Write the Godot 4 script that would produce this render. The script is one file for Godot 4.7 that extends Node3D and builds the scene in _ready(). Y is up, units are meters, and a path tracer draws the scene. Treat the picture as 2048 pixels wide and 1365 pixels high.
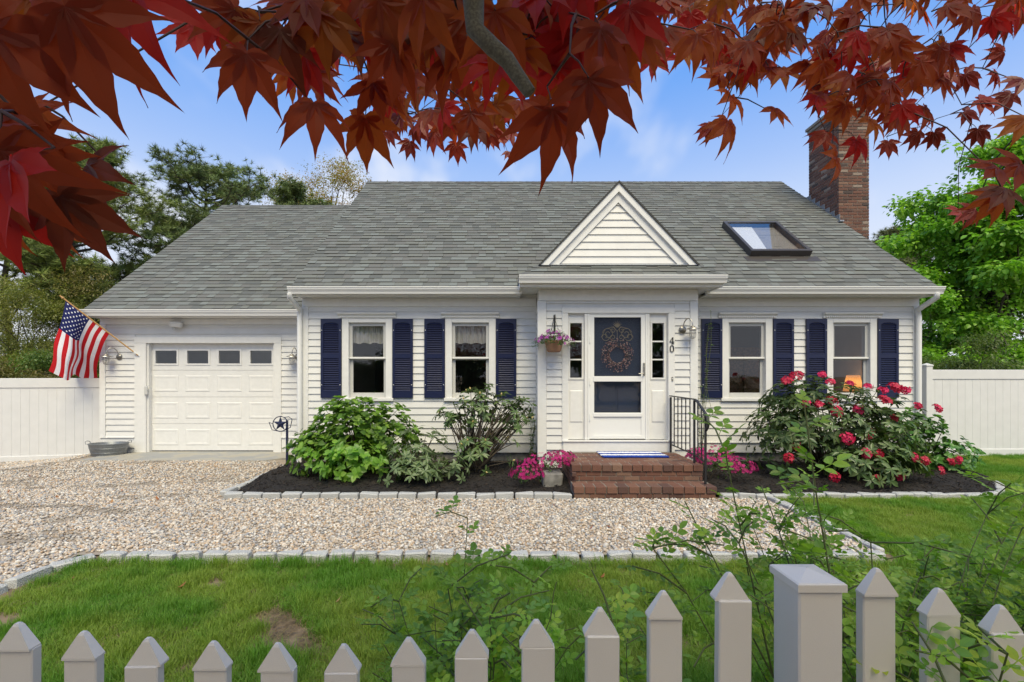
extends Node3D

# ---------------------------------------------------------------- mesh builder
class M:
	var v := PackedVector3Array()
	var n := PackedVector3Array()
	var c := PackedColorArray()
	var t := PackedVector2Array()
	var col := Color(1, 1, 1)
	func tri(a: Vector3, b: Vector3, d: Vector3) -> void:
		var q := (b - a).cross(d - a).normalized()
		trin(a, b, d, q, q, q)
	func trin(a: Vector3, b: Vector3, d: Vector3, na: Vector3, nb: Vector3, nd: Vector3) -> void:
		v.append(a); v.append(d); v.append(b)
		n.append(na); n.append(nd); n.append(nb)
		c.append(col); c.append(col); c.append(col)
	func quad(a: Vector3, b: Vector3, d: Vector3, e: Vector3) -> void:
		tri(a, b, d); tri(a, d, e)
	func quadn(a: Vector3, b: Vector3, d: Vector3, e: Vector3, na: Vector3, nb: Vector3, nd: Vector3, ne: Vector3) -> void:
		trin(a, b, d, na, nb, nd); trin(a, d, e, na, nd, ne)
	func box(lo: Vector3, hi: Vector3) -> void:
		obox(Transform3D(Basis(), (lo + hi) / 2), hi - lo)
	func hexa(p: Array) -> void:   # 8 corners: index = x + 2y + 4z
		for f in [[0, 2, 3, 1], [4, 5, 7, 6], [0, 4, 6, 2], [1, 3, 7, 5], [0, 1, 5, 4], [2, 6, 7, 3]]:
			quad(p[f[0]], p[f[1]], p[f[2]], p[f[3]])
	func obox(x: Transform3D, s: Vector3) -> void:
		var p := []
		for k in 8:
			p.append(x * (s * 0.5 * Vector3(1 if k & 1 else -1, 1 if k & 2 else -1, 1 if k & 4 else -1)))
		hexa(p)
	func cbox(x: Transform3D, s: Vector3, b: float, jit := 0.0, r: RandomNumberGenerator = null) -> void:
		var P := []
		for k in 8:
			var q := Vector3(1 if k & 1 else -1, 1 if k & 2 else -1, 1 if k & 4 else -1)
			var h := s * 0.5
			if jit > 0.0: h -= Vector3(r.randf(), r.randf(), r.randf()) * jit
			P.append([x * (q * (h - Vector3(0, b, b))), x * (q * (h - Vector3(b, 0, b))), x * (q * (h - Vector3(b, b, 0)))])
		for f in [[0, 2, 3, 1, 2], [4, 5, 7, 6, 2], [0, 4, 6, 2, 0], [1, 3, 7, 5, 0], [0, 1, 5, 4, 1], [2, 6, 7, 3, 1]]:
			quad(P[f[0]][f[4]], P[f[1]][f[4]], P[f[2]][f[4]], P[f[3]][f[4]])
		for e in [[0, 1, 1, 2], [2, 3, 2, 1], [5, 4, 1, 2], [7, 6, 2, 1], [2, 0, 0, 2], [1, 3, 0, 2], [4, 6, 0, 2], [7, 5, 0, 2], [0, 4, 0, 1], [5, 1, 0, 1], [6, 2, 0, 1], [3, 7, 0, 1]]:
			var a: Vector3 = P[e[0]][e[2]]; var b2: Vector3 = P[e[1]][e[2]]; var d: Vector3 = P[e[1]][e[3]]; var g: Vector3 = P[e[0]][e[3]]
			var mid := (a + d) / 2 - x.origin
			if (b2 - a).cross(d - a).dot(mid) < 0: quad(g, d, b2, a)
			else: quad(a, b2, d, g)
		for k in 8:
			var a: Vector3 = P[k][0]; var b2: Vector3 = P[k][1]; var d: Vector3 = P[k][2]
			if (b2 - a).cross(d - a).dot(a - x.origin) < 0: tri(a, d, b2)
			else: tri(a, b2, d)
	func tube(pts: Array, rad: Array, sides := 6, caps := true) -> void:
		var rings := []
		var dirs := []
		var up := Vector3(0.31, 0.9, 0.27)
		for i in pts.size():
			var d: Vector3 = (pts[mini(i + 1, pts.size() - 1)] - pts[maxi(i - 1, 0)]).normalized()
			var s := d.cross(up)
			if s.length() < 0.05: s = d.cross(Vector3(1, 0, 0.2))
			s = s.normalized()
			var w := d.cross(s)
			up = -w
			var ring := []; var nn := []
			for k in sides:
				var a := TAU * k / sides
				var q := s * cos(a) + w * sin(a)
				nn.append(q); ring.append(pts[i] + q * rad[mini(i, rad.size() - 1)])
			rings.append(ring); dirs.append(nn)
		for i in pts.size() - 1:
			for k in sides:
				var k2 := (k + 1) % sides
				quadn(rings[i][k], rings[i][k2], rings[i + 1][k2], rings[i + 1][k], dirs[i][k], dirs[i][k2], dirs[i + 1][k2], dirs[i + 1][k])
		if caps:
			for e in [0, pts.size() - 1]:
				for k in sides:
					var k2 := (k + 1) % sides
					if e == 0: tri(pts[0], rings[0][k2], rings[0][k])
					else: tri(pts[e], rings[e][k], rings[e][k2])
	func lathe(prof: Array, sides: int, x := Transform3D(), sx := 1.0, sz := 1.0) -> void:
		for i in prof.size() - 1:
			var p: Vector2 = prof[i]; var q: Vector2 = prof[i + 1]
			var e := (q - p).normalized()
			for k in sides:
				var ps := []; var ns := []
				for j in [k, k + 1]:
					var a: float = TAU * j / sides
					var r := Vector3(cos(a) * sx, 0, -sin(a) * sz)
					ps.append([x * (r * p.x + Vector3(0, p.y, 0)), x * (r * q.x + Vector3(0, q.y, 0))])
					ns.append((x.basis * (r * e.y - Vector3(0, e.x, 0))).normalized())
				quadn(ps[0][0], ps[1][0], ps[1][1], ps[0][1], ns[0], ns[1], ns[1], ns[0])
	func ball(x: Transform3D, r: float, seg := 8, rows := 5) -> void:
		var pr := []
		for i in rows + 1:
			var a := -PI / 2 + PI * i / rows
			pr.append(Vector2(cos(a) * r, sin(a) * r))
		lathe(pr, seg, x)
	func prism(poly: PackedVector2Array, z0: float, z1: float, x := Transform3D()) -> void:  # poly counter-clockwise in xy, z1 > z0
		var id := Geometry2D.triangulate_polygon(poly)
		if not Geometry2D.is_polygon_clockwise(poly) == false: pass
		var area := 0.0
		for i in poly.size(): area += poly[i].cross(poly[(i + 1) % poly.size()])
		var p2 := poly.duplicate()
		if area < 0:
			p2.reverse()
			id = Geometry2D.triangulate_polygon(p2)
		for i in range(0, id.size(), 3):
			var a := p2[id[i]]; var b := p2[id[i + 1]]; var d := p2[id[i + 2]]
			if (b - a).cross(d - a) < 0:
				var h := b; b = d; d = h
			tri(x * Vector3(a.x, a.y, z1), x * Vector3(b.x, b.y, z1), x * Vector3(d.x, d.y, z1))
			tri(x * Vector3(a.x, a.y, z0), x * Vector3(d.x, d.y, z0), x * Vector3(b.x, b.y, z0))
		for i in p2.size():
			var a := p2[i]; var b := p2[(i + 1) % p2.size()]
			quad(x * Vector3(a.x, a.y, z0), x * Vector3(b.x, b.y, z0), x * Vector3(b.x, b.y, z1), x * Vector3(a.x, a.y, z1))
	func run_x(poly: PackedVector2Array, x0: float, x1: float) -> void:  # poly in (z, y)
		prism(poly, x0, x1, Transform3D(Basis(Vector3(0, 0, 1), Vector3(0, 1, 0), Vector3(1, 0, 0)), Vector3.ZERO))
	func mesh() -> ArrayMesh:
		var a := []
		a.resize(Mesh.ARRAY_MAX)
		a[Mesh.ARRAY_VERTEX] = v; a[Mesh.ARRAY_NORMAL] = n; a[Mesh.ARRAY_COLOR] = c
		if t.size() == v.size(): a[Mesh.ARRAY_TEX_UV] = t
		var m := ArrayMesh.new()
		m.add_surface_from_arrays(Mesh.PRIMITIVE_TRIANGLES, a)
		return m

var rng := RandomNumberGenerator.new()
var used := {}
var mats := {}
var cache := {}

func rnd(a: float, b: float) -> float: return rng.randf_range(a, b)
func T(p: Vector3, b := Basis()) -> Transform3D: return Transform3D(b, p)
func rot(x: float, y: float, z: float) -> Basis: return Basis.from_euler(Vector3(deg_to_rad(x), deg_to_rad(y), deg_to_rad(z)))
func frame_of(dir: Vector3, up := Vector3.UP) -> Basis:   # local y along dir, local z as near to up as it gets
	var y := dir.normalized()
	var x := y.cross(up)
	if x.length() < 0.02: x = y.cross(Vector3(0.3, 0.1, 1))
	x = x.normalized()
	return Basis(x, y, x.cross(y))
func numbered(s: String) -> String:
	used[s] = used.get(s, -1) + 1
	return s if used[s] == 0 else "%s_%03d" % [s, used[s]]
func thing(called: String, label: String, category: String, at := Vector3.ZERO, group := "") -> Node3D:
	var o := Node3D.new()
	o.name = numbered(called)
	add_child(o)
	o.position = at
	o.set_meta("label", label); o.set_meta("category", category)
	if group: o.set_meta("group", group)
	return o
func put(parent: Node3D, called: String, m: Mesh, mt: Material, x := Transform3D(), kind := "") -> MeshInstance3D:
	var o := MeshInstance3D.new()
	o.name = called; o.mesh = m; o.material_override = mt
	parent.add_child(o, true)
	o.transform = parent.global_transform.affine_inverse() * x if parent != self else x
	if kind: o.set_meta("kind", kind)
	return o
func struct(called: String, m: Mesh, mt: Material) -> MeshInstance3D: return put(self, called, m, mt, Transform3D(), "structure")
func boxp(parent: Node3D, called: String, lo: Vector3, hi: Vector3, mt: Material, bevel := 0.0) -> MeshInstance3D:
	var m := M.new()
	var s := hi - lo
	if bevel > 0: m.cbox(Transform3D(), s, bevel)
	else: m.obox(Transform3D(), s)
	return put(parent, called, m.mesh(), mt, T((lo + hi) / 2))
func many(parent: Node3D, called: String, m: Mesh, mt: Material, xs: Array, cols: Array, kind := "stuff") -> void:
	if xs.is_empty(): return
	var b := PackedFloat32Array()
	b.resize(xs.size() * 16)
	var inv := parent.global_transform.affine_inverse() if parent != self else Transform3D()
	var k := 0
	for i in xs.size():
		var x: Transform3D = inv * xs[i]
		var q: Color = cols[i]
		b[k] = x.basis.x.x; b[k + 1] = x.basis.y.x; b[k + 2] = x.basis.z.x; b[k + 3] = x.origin.x
		b[k + 4] = x.basis.x.y; b[k + 5] = x.basis.y.y; b[k + 6] = x.basis.z.y; b[k + 7] = x.origin.y
		b[k + 8] = x.basis.x.z; b[k + 9] = x.basis.y.z; b[k + 10] = x.basis.z.z; b[k + 11] = x.origin.z
		b[k + 12] = q.r; b[k + 13] = q.g; b[k + 14] = q.b; b[k + 15] = 1.0
		k += 16
	var mm := MultiMesh.new()
	mm.transform_format = MultiMesh.TRANSFORM_3D
	mm.use_colors = true
	mm.mesh = m
	mm.instance_count = xs.size()
	mm.buffer = b
	var o := MultiMeshInstance3D.new()
	o.name = called; o.multimesh = mm; o.material_override = mt
	parent.add_child(o, true)
	if kind: o.set_meta("kind", kind)

# ---------------------------------------------------------------- materials (colours given as linear base colours)
func L(r: float, g: float, b: float) -> Color: return Color(r, g, b).linear_to_srgb()
func noise(freq: float, sd: int, lo: float, hi: float, oct := 4, size := 512, kind := FastNoiseLite.TYPE_SIMPLEX_SMOOTH, mids := []) -> NoiseTexture2D:
	var f := FastNoiseLite.new()
	f.noise_type = kind; f.frequency = freq; f.seed = sd; f.fractal_octaves = oct
	var t := NoiseTexture2D.new()
	t.width = size; t.height = size; t.seamless = true; t.noise = f
	var g := Gradient.new()
	if mids.is_empty():
		g.offsets = PackedFloat32Array([0.0, 1.0])
		g.colors = PackedColorArray([Color(lo, lo, lo), Color(hi, hi, hi)])
	else:
		var of := PackedFloat32Array(); var co := PackedColorArray()
		for q in mids: of.append(q[0]); co.append(q[1])
		g.offsets = of; g.colors = co
	t.color_ramp = g
	return t
func mat(key: String, c := Color.WHITE, rough := 0.6, tex: Texture2D = null, scale := 1.0, opt := {}) -> StandardMaterial3D:
	if mats.has(key): return mats[key]
	var m := StandardMaterial3D.new()
	m.resource_name = key
	m.albedo_color = c; m.roughness = rough
	if tex:
		m.albedo_texture = tex
		m.uv1_triplanar = true; m.uv1_world_triplanar = opt.get("world", true)
		m.uv1_scale = Vector3.ONE * scale
	for k in opt:
		if k != "world": m.set(k, opt[k])
	mats[key] = m
	return m

# ---------------------------------------------------------------- small shared shapes
func leaf_mesh(w: float, fold := 0.18, droop := 0.15, peak := 0.45, seg := 4, notch := 0.0) -> ArrayMesh:  # unit length along +y, faces +z
	var m := M.new()
	var prev := []
	for i in seg + 1:
		var s := float(i) / seg
		var half: float = w * pow(sin(PI * pow(s, log(0.5) / log(peak))), 0.85) * 0.5
		if i == 0 or i == seg: half = 0.0
		var y := s; var z := -droop * s * s
		var cur := [Vector3(-half, y - notch * half, z + fold * half), Vector3(0, y, z), Vector3(half, y - notch * half, z + fold * half)]
		if i > 0:
			m.quad(prev[0], prev[1], cur[1], cur[0])
			m.quad(prev[1], prev[2], cur[2], cur[1])
		prev = cur
	return clean(m)
func clean(m: M) -> ArrayMesh:   # drop triangles without area
	var o := M.new()
	for i in range(0, m.v.size(), 3):
		if (m.v[i + 1] - m.v[i]).cross(m.v[i + 2] - m.v[i]).length() > 1e-9:
			for k in 3: o.v.append(m.v[i + k]); o.n.append(m.n[i + k]); o.c.append(m.c[i + k])
	return o.mesh()
func maple_leaf(droop: float, sd: int) -> ArrayMesh:   # palmate leaf, seven toothed lobes, middle lobe one unit long along +y
	var r := RandomNumberGenerator.new(); r.seed = sd
	var m := M.new()
	var W := [0.0, 0.062, 0.092, 0.118, 0.134, 0.138, 0.128, 0.104, 0.072, 0.038, 0.014, 0.0]
	for lb in [[0.0, 1.0], [37.0, 0.93], [-37.0, 0.95], [74.0, 0.76], [-75.0, 0.74], [114.0, 0.42], [-115.0, 0.44]]:
		var a: float = deg_to_rad(lb[0] + r.randf_range(-6, 6))
		var ln: float = lb[1] * r.randf_range(0.9, 1.05)
		var dr := droop * r.randf_range(0.5, 1.5)
		var d := Vector3(sin(a), cos(a), 0); var s := Vector3(cos(a), -sin(a), 0)
		var wide: float = 1.22 * sqrt(ln) * r.randf_range(0.92, 1.1)
		var side := r.randf_range(-0.08, 0.08)
		var rows := []
		for i in 12:
			var q := i / 11.0
			var h: float = W[i] * wide * (1.0 if i % 2 == 0 else 0.94)
			var z := -dr * q * q * ln + 0.02 * sin(q * 7.0 + sd)
			var mid := d * (ln * q) + s * side * q * q + Vector3(0, 0, z)
			var bk := d * (-0.014 if i % 2 else 0.0)
			rows.append([mid - s * h + bk + Vector3(0, 0, h * 0.3), mid, mid + s * h + bk + Vector3(0, 0, h * 0.3)])
		for hf in 2:
			var nn := []
			for i in 12:
				var e0 := maxi(i - 1, 0); var e1 := mini(i + 1, 11)
				var along: Vector3 = rows[e1][1] - rows[e0][1]
				var k := clampi(i, 1, 10)
				var across: Vector3 = rows[k][hf + 1] - rows[k][hf]
				nn.append(across.cross(along).normalized())
			for i in 11:
				m.quadn(rows[i][hf], rows[i][hf + 1], rows[i + 1][hf + 1], rows[i + 1][hf], nn[i], nn[i], nn[i + 1], nn[i + 1])
	return clean(m)
const MAPLE := [
	[-0.344, 1.959, -0.360, 0.0944, 14, -20, -5], [-0.406, 1.943, -0.360, 0.0846, 18, -22, -5], [-0.326, 2.005, -0.401, 0.0832, 30, 15, 14], [-0.415, 2.003, -0.401, 0.0745, -8, 1, -12], [-0.567, 1.967, -0.520, 0.0739, 62, -20, -15], [-0.553, 1.949, -0.610, 0.0833, 38, 17, 17],
	[-0.453, 1.852, -0.468, 0.0817, 32, -15, -10], [-0.390, 1.838, -0.364, 0.0796, 10, 12, 19], [-0.438, 1.866, -0.398, 0.0827, 25, -21, 5], [-0.509, 1.845, -0.458, 0.0801, 20, 0, -18], [-0.565, 1.939, -0.547, 0.0777, 50, -21, 24], [-0.671, 2.024, -0.630, 0.0826, 75, 2, -11],
	[-0.582, 1.887, -0.585, 0.0831, 48, 3, 21], [-0.563, 1.999, -0.502, 0.0823, 20, 0, -4], [-0.317, 2.066, -0.566, 0.0792, -2, -3, -18], [-0.260, 2.043, -0.629, 0.0756, 4, 16, -25], [-0.354, 2.150, -0.602, 0.0723, -60, 6, -12], [-0.292, 2.121, -0.598, 0.0784, -20, -1, -8],
	[-0.223, 2.085, -0.741, 0.0842, -2, -15, -4], [-0.200, 2.120, -0.708, 0.0743, 12, 6, -12], [-0.167, 2.188, -0.670, 0.0762, 0, 12, -10], [-0.226, 2.164, -0.655, 0.0787, -15, 21, -22], [-0.287, 2.134, -0.664, 0.0725, -10, -14, 14], [-0.242, 2.147, -0.606, 0.0794, 10, -13, -9],
	[-0.327, 2.147, -0.615, 0.0740, -5, -2, -25], [-0.129, 2.167, -0.669, 0.0805, 25, 20, 25], [-0.096, 2.156, -0.644, 0.0809, 5, 23, -26], [-0.175, 2.235, -0.862, 0.0754, 20, 24, 15], [-0.002, 2.036, -0.533, 0.0769, -10, 23, 6], [0.054, 1.960, -0.500, 0.0820, 2, -10, -17],
	[0.087, 1.972, -0.465, 0.0773, 25, -18, -6], [0.094, 2.162, -0.613, 0.0838, 10, -8, -27], [0.051, 2.104, -0.602, 0.0723, 50, -17, 15], [0.106, 2.046, -0.499, 0.0763, 20, -10, -22], [-0.049, 2.135, -0.591, 0.0840, -15, -3, -16], [-0.008, 2.048, -0.474, 0.0725, 10, -23, -18],
	[0.036, 2.151, -0.612, 0.0802, -10, -18, -25], [0.166, 2.137, -0.648, 0.0779, 25, -13, 27], [0.155, 2.116, -0.559, 0.0733, 10, 1, 15], [0.067, 2.067, -0.586, 0.0769, -20, 25, -1], [0.098, 2.098, -0.622, 0.0748, 5, -4, -25], [-0.074, 2.118, -0.641, 0.0770, -20, -13, 21],
	[-0.404, 2.675, -1.978, 0.0821, -10, 0, -26], [-0.168, 2.492, -1.633, 0.0749, 10, -13, -16], [0.029, 2.740, -2.200, 0.0625, 0, 19, -20], [-0.070, 2.264, -1.104, 0.0724, 0, 22, 3], [-0.238, 2.518, -1.604, 0.0841, -8, -5, 22], [-0.257, 2.485, -1.463, 0.0799, 20, 15, 13],
	[-0.159, 2.434, -1.371, 0.0779, -20, -21, -16], [-0.039, 2.561, -1.681, 0.0827, 12, 20, 23], [-0.313, 2.460, -1.390, 0.0760, -30, 8, 16], [0.028, 2.643, -1.825, 0.0798, -20, 16, 1], [-0.447, 2.557, -1.662, 0.0799, -25, 9, -12], [0.596, 2.396, -1.191, 0.0833, -18, 23, -23],
	[0.865, 2.616, -1.421, 0.0839, 10, 24, 9], [0.727, 2.382, -1.225, 0.0723, 4, 20, -20], [0.525, 2.260, -1.066, 0.0838, -12, 8, -24], [0.548, 2.411, -1.024, 0.0738, -5, 7, 3], [0.759, 2.591, -1.279, 0.0811, 20, 22, -15], [0.860, 2.626, -1.314, 0.0718, 8, 21, -27],
	[0.860, 2.698, -1.892, 0.0827, -50, -19, 17], [0.590, 2.485, -1.243, 0.0815, -40, 19, 2], [0.654, 2.539, -1.262, 0.0827, 0, -15, 9], [0.650, 2.543, -1.157, 0.0759, 10, 20, 15], [0.470, 2.435, -1.015, 0.0776, -15, 1, -26], [0.351, 2.284, -0.826, 0.0722, 0, 4, 0],
	[0.487, 2.578, -1.259, 0.0826, 20, 5, -20], [0.335, 2.372, -0.931, 0.0763, 15, 13, 1], [0.364, 2.437, -1.096, 0.0719, 30, 17, 18], [0.703, 2.507, -1.111, 0.0728, 20, 2, -6], [1.031, 2.353, -1.333, 0.0816, 10, -9, -14], [0.840, 2.215, -1.149, 0.0778, -55, 24, -22],
	[0.944, 2.377, -1.339, 0.0732, -35, 6, 21], [1.674, 2.680, -1.986, 0.0782, 5, -3, 20], [1.757, 2.654, -1.863, 0.0815, 30, -22, 21], [1.680, 2.536, -1.617, 0.0742, 25, -10, 18], [1.470, 2.517, -1.410, 0.0770, 60, 15, -18], [1.274, 2.574, -1.304, 0.0827, 50, -16, -19],
	[0.888, 2.371, -1.188, 0.0779, -25, -8, 2], [1.016, 2.376, -1.266, 0.0830, 10, 10, -27], [1.092, 2.385, -1.259, 0.0757, 0, 2, 0], [1.238, 2.455, -1.342, 0.0807, 30, 0, -23], [0.865, 2.418, -1.141, 0.0748, -30, 18, -8], [0.952, 2.498, -1.353, 0.0813, -40, 25, 7],
	[0.895, 2.574, -1.334, 0.0802, -30, 5, -10], [1.045, 2.460, -1.268, 0.0832, 10, -1, 23], [1.119, 2.481, -1.257, 0.0756, 20, 19, 16], [1.262, 2.522, -1.321, 0.0794, 40, -3, -20], [1.504, 2.647, -1.489, 0.0814, 55, -7, 9], [1.606, 2.657, -1.493, 0.0734, 50, -21, -19],
	[1.845, 2.689, -1.664, 0.0819, -45, -16, 22], [1.765, 2.673, -1.748, 0.0764, 60, 3, -8], [1.648, 2.634, -1.819, 0.0795, -10, -21, -5], [1.300, 2.563, -1.527, 0.0834, -10, -16, 8], [0.998, 2.442, -1.262, 0.0758, 0, -10, -26], [0.947, 2.067, -0.879, 0.0720, -52, 23, 18],
	[1.173, 2.102, -1.069, 0.0818, -40, 15, 25], [1.450, 2.174, -1.406, 0.0737, -60, 4, 0], [1.719, 2.281, -1.719, 0.0789, -70, 22, 14], [1.189, 2.105, -1.096, 0.0838, -30, -19, 8], [1.036, 2.091, -0.917, 0.0802, -60, 12, 6], [1.429, 2.368, -1.253, 0.0821, -60, -10, 23],
	[1.596, 2.577, -1.406, 0.0768, -60, 5, 22], [2.012, 2.969, -1.842, 0.0805, -70, -9, -15], [1.350, 2.656, -1.262, 0.0758, 50, 6, 27], [1.299, 2.680, -1.265, 0.0830, 20, -5, -5], [-0.261, 2.319, -0.758, 0.0741, -36, 2, 14], [-0.267, 2.196, -0.623, 0.0737, 9, -29, 34],
	[-0.190, 2.201, -0.694, 0.0729, -14, -16, -20], [-0.200, 2.185, -0.669, 0.0747, -26, -13, 32], [-0.478, 2.278, -0.775, 0.0837, 3, -16, 1], [-0.545, 2.447, -0.881, 0.0733, -13, -29, 35], [-0.414, 2.235, -0.735, 0.0799, 17, 30, 27], [-0.279, 2.262, -0.725, 0.0787, 17, 0, -25],
	[-0.326, 2.479, -0.978, 0.0827, -25, -16, -7], [-0.327, 2.301, -0.815, 0.0770, -8, -31, 27], [-0.634, 2.383, -0.938, 0.0824, -26, 21, -19], [-0.341, 2.291, -0.750, 0.0821, -23, 33, 15], [-0.257, 2.320, -0.852, 0.0822, 26, 5, -28], [-0.378, 2.349, -0.886, 0.0830, 11, 6, -33],
	[-0.278, 2.236, -0.659, 0.0756, 12, 26, 9], [-0.387, 2.225, -0.713, 0.0828, 29, 10, 14], [-0.263, 2.169, -0.608, 0.0728, -11, 14, 0], [-0.363, 2.314, -0.794, 0.0727, -22, 19, 29], [-0.258, 2.245, -0.654, 0.0781, 24, -33, 25], [-0.371, 2.375, -0.873, 0.0722, 17, -1, -25],
	[-0.044, 2.100, -0.588, 0.0755, 24, -7, 7], [-0.159, 2.151, -0.587, 0.0825, 19, -13, 13], [0.119, 2.165, -0.647, 0.0720, -24, 26, 31], [-0.094, 2.237, -0.750, 0.0823, 9, -12, 8], [-0.116, 2.348, -0.846, 0.0753, -17, 28, -26], [0.085, 2.124, -0.516, 0.0729, -25, -19, 31],
	[0.074, 2.154, -0.663, 0.0760, -29, -2, 35], [-0.120, 2.205, -0.628, 0.0839, -29, -13, 4], [0.086, 2.258, -0.808, 0.0740, 26, 14, -34], [0.131, 2.333, -0.768, 0.0758, -35, -11, 35], [0.039, 2.106, -0.526, 0.0744, -24, 30, 32], [0.107, 2.305, -0.889, 0.0805, 30, 11, 24],
	[-0.189, 2.381, -0.827, 0.0786, -1, 2, -10], [0.089, 2.093, -0.572, 0.0737, -35, -18, -19], [0.034, 2.210, -0.628, 0.0763, -11, 14, 32], [-0.090, 2.095, -0.511, 0.0721, -21, -20, 23], [0.098, 2.146, -0.659, 0.0756, -34, 14, -7], [-0.142, 2.237, -0.686, 0.0773, -10, -24, -34],
	[0.123, 2.190, -0.684, 0.0754, -29, 3, 28], [-0.001, 2.159, -0.683, 0.0794, -24, 6, 7], [0.096, 2.259, -0.660, 0.0735, 22, -30, -23], [-0.084, 2.246, -0.706, 0.0739, 10, -10, 12], [0.020, 2.063, -0.548, 0.0759, -18, 2, 3], [-0.053, 2.219, -0.746, 0.0733, -2, 25, 6],
	[0.174, 2.169, -0.573, 0.0724, 7, 21, 27], [-0.146, 2.105, -0.603, 0.0785, 7, -16, -32], [-0.004, 2.230, -0.762, 0.0753, -2, 12, 33], [0.173, 2.269, -0.711, 0.0784, -37, 23, 25], [-0.224, 2.409, -0.906, 0.0832, -5, -14, 25], [0.240, 2.299, -0.846, 0.0833, 31, 33, -35],
	[-0.182, 2.201, -0.630, 0.0729, -5, 9, 12], [0.054, 2.165, -0.618, 0.0726, 14, -4, -26], [-0.163, 2.210, -0.715, 0.0752, -12, 5, -27], [0.055, 2.184, -0.583, 0.0813, -26, 3, -5], [-0.066, 2.175, -0.609, 0.0785, 1, -17, 9], [-0.121, 2.188, -0.642, 0.0790, 3, 4, -22],
	[0.174, 2.138, -0.609, 0.0774, 34, -11, -14], [-0.075, 2.294, -0.743, 0.0778, -22, -14, -9], [0.061, 2.142, -0.564, 0.0759, 22, 22, -23], [-0.216, 2.328, -0.925, 0.0826, -37, -33, 11], [-0.238, 2.564, -1.256, 0.0767, 35, -17, -4], [-0.125, 2.587, -1.313, 0.0730, 22, -30, -36],
	[0.048, 2.390, -1.073, 0.0839, 4, -10, -10], [-0.148, 2.583, -1.211, 0.0789, 19, 0, 31], [-0.296, 2.381, -1.157, 0.0766, -31, -19, -34], [-0.397, 2.536, -1.187, 0.0812, 18, 25, -13], [-0.142, 2.313, -1.102, 0.0730, 31, 28, 27], [0.039, 2.291, -1.044, 0.0807, -4, 25, 5],
	[-0.179, 2.338, -1.157, 0.0722, -12, 25, 9], [-0.179, 2.665, -1.404, 0.0827, -1, -9, -5], [-0.334, 2.420, -1.266, 0.0719, 27, 13, 19], [-0.289, 2.420, -1.225, 0.0763, -27, -15, 15], [-0.175, 2.262, -0.943, 0.0816, 20, 31, 31], [-0.105, 2.469, -1.161, 0.0816, 19, 27, 17],
	[-0.139, 2.429, -1.076, 0.0798, -23, -21, -35], [0.031, 2.433, -1.299, 0.0820, -34, 18, -25], [-0.050, 2.263, -0.999, 0.0725, -17, -29, -4], [-0.122, 2.430, -1.203, 0.0725, 22, 7, -23], [-0.434, 2.312, -0.896, 0.0719, -21, -1, -10], [-0.177, 2.303, -0.984, 0.0760, 31, 9, -27],
	[-0.344, 2.388, -0.976, 0.0806, -12, 25, -8], [-0.393, 2.408, -1.044, 0.0726, -8, 23, 10], [-0.021, 2.283, -1.035, 0.0805, 24, -4, 23], [0.006, 2.658, -1.347, 0.0774, -25, 24, 1], [-0.033, 2.425, -1.104, 0.0797, -19, -15, -35], [-0.274, 2.317, -1.001, 0.0833, -16, 21, -24],
	[-0.063, 2.182, -0.890, 0.0766, 14, 2, 10], [-0.139, 2.295, -0.871, 0.0726, 3, -13, -30], [-0.278, 2.521, -1.156, 0.0821, -16, 18, -22], [-0.061, 2.416, -1.161, 0.0718, 31, -6, 7], [-0.387, 2.308, -0.967, 0.0806, -11, -20, 34], [0.026, 2.328, -0.911, 0.0722, -12, -19, 16],
	[-0.319, 2.545, -1.341, 0.0763, -24, 0, 23], [-0.237, 2.335, -0.962, 0.0812, 14, 20, -1], [-0.383, 2.476, -1.100, 0.0830, 18, 28, 0], [-0.320, 2.477, -1.417, 0.0786, -9, 6, 8], [-0.508, 2.499, -1.262, 0.0740, -8, -12, 9], [-0.300, 2.462, -1.097, 0.0755, 12, -15, -4],
	[-0.125, 2.485, -1.090, 0.0829, -33, -20, 23], [-0.622, 2.544, -1.325, 0.0814, 20, -25, -32], [-0.112, 2.456, -1.166, 0.0763, -11, 5, -8], [-0.388, 2.286, -0.928, 0.0807, 20, 28, -4], [0.118, 2.491, -1.051, 0.0736, 20, 8, 1], [0.188, 2.337, -0.761, 0.0722, 24, 12, -16],
	[0.282, 2.569, -1.187, 0.0780, -7, 32, 30], [0.003, 2.519, -0.979, 0.0816, 23, 3, 30], [0.228, 2.338, -0.867, 0.0809, -18, 14, 31], [0.047, 2.510, -0.952, 0.0766, -18, -29, 8], [0.139, 2.557, -1.043, 0.0730, 5, 24, -16], [0.273, 2.493, -0.948, 0.0783, 21, -3, 27],
	[0.041, 2.339, -0.864, 0.0761, -16, -14, 9], [0.118, 2.370, -0.857, 0.0805, 27, -13, 12], [0.217, 2.424, -0.985, 0.0812, 2, -11, -12], [0.143, 2.277, -0.726, 0.0745, -11, 7, 7], [0.303, 2.394, -0.951, 0.0799, -3, 0, 6], [0.097, 2.269, -0.776, 0.0811, 22, 26, -17],
	[0.318, 2.575, -1.053, 0.0737, 0, -16, 7], [0.038, 2.413, -0.891, 0.0727, 33, 0, -2], [0.553, 2.769, -1.321, 0.0787, -10, 3, -2], [0.779, 2.691, -1.290, 0.0799, -28, -6, 25], [0.560, 2.796, -1.405, 0.0820, 10, 10, 5], [1.030, 2.611, -1.106, 0.0797, -4, -25, -34],
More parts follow.
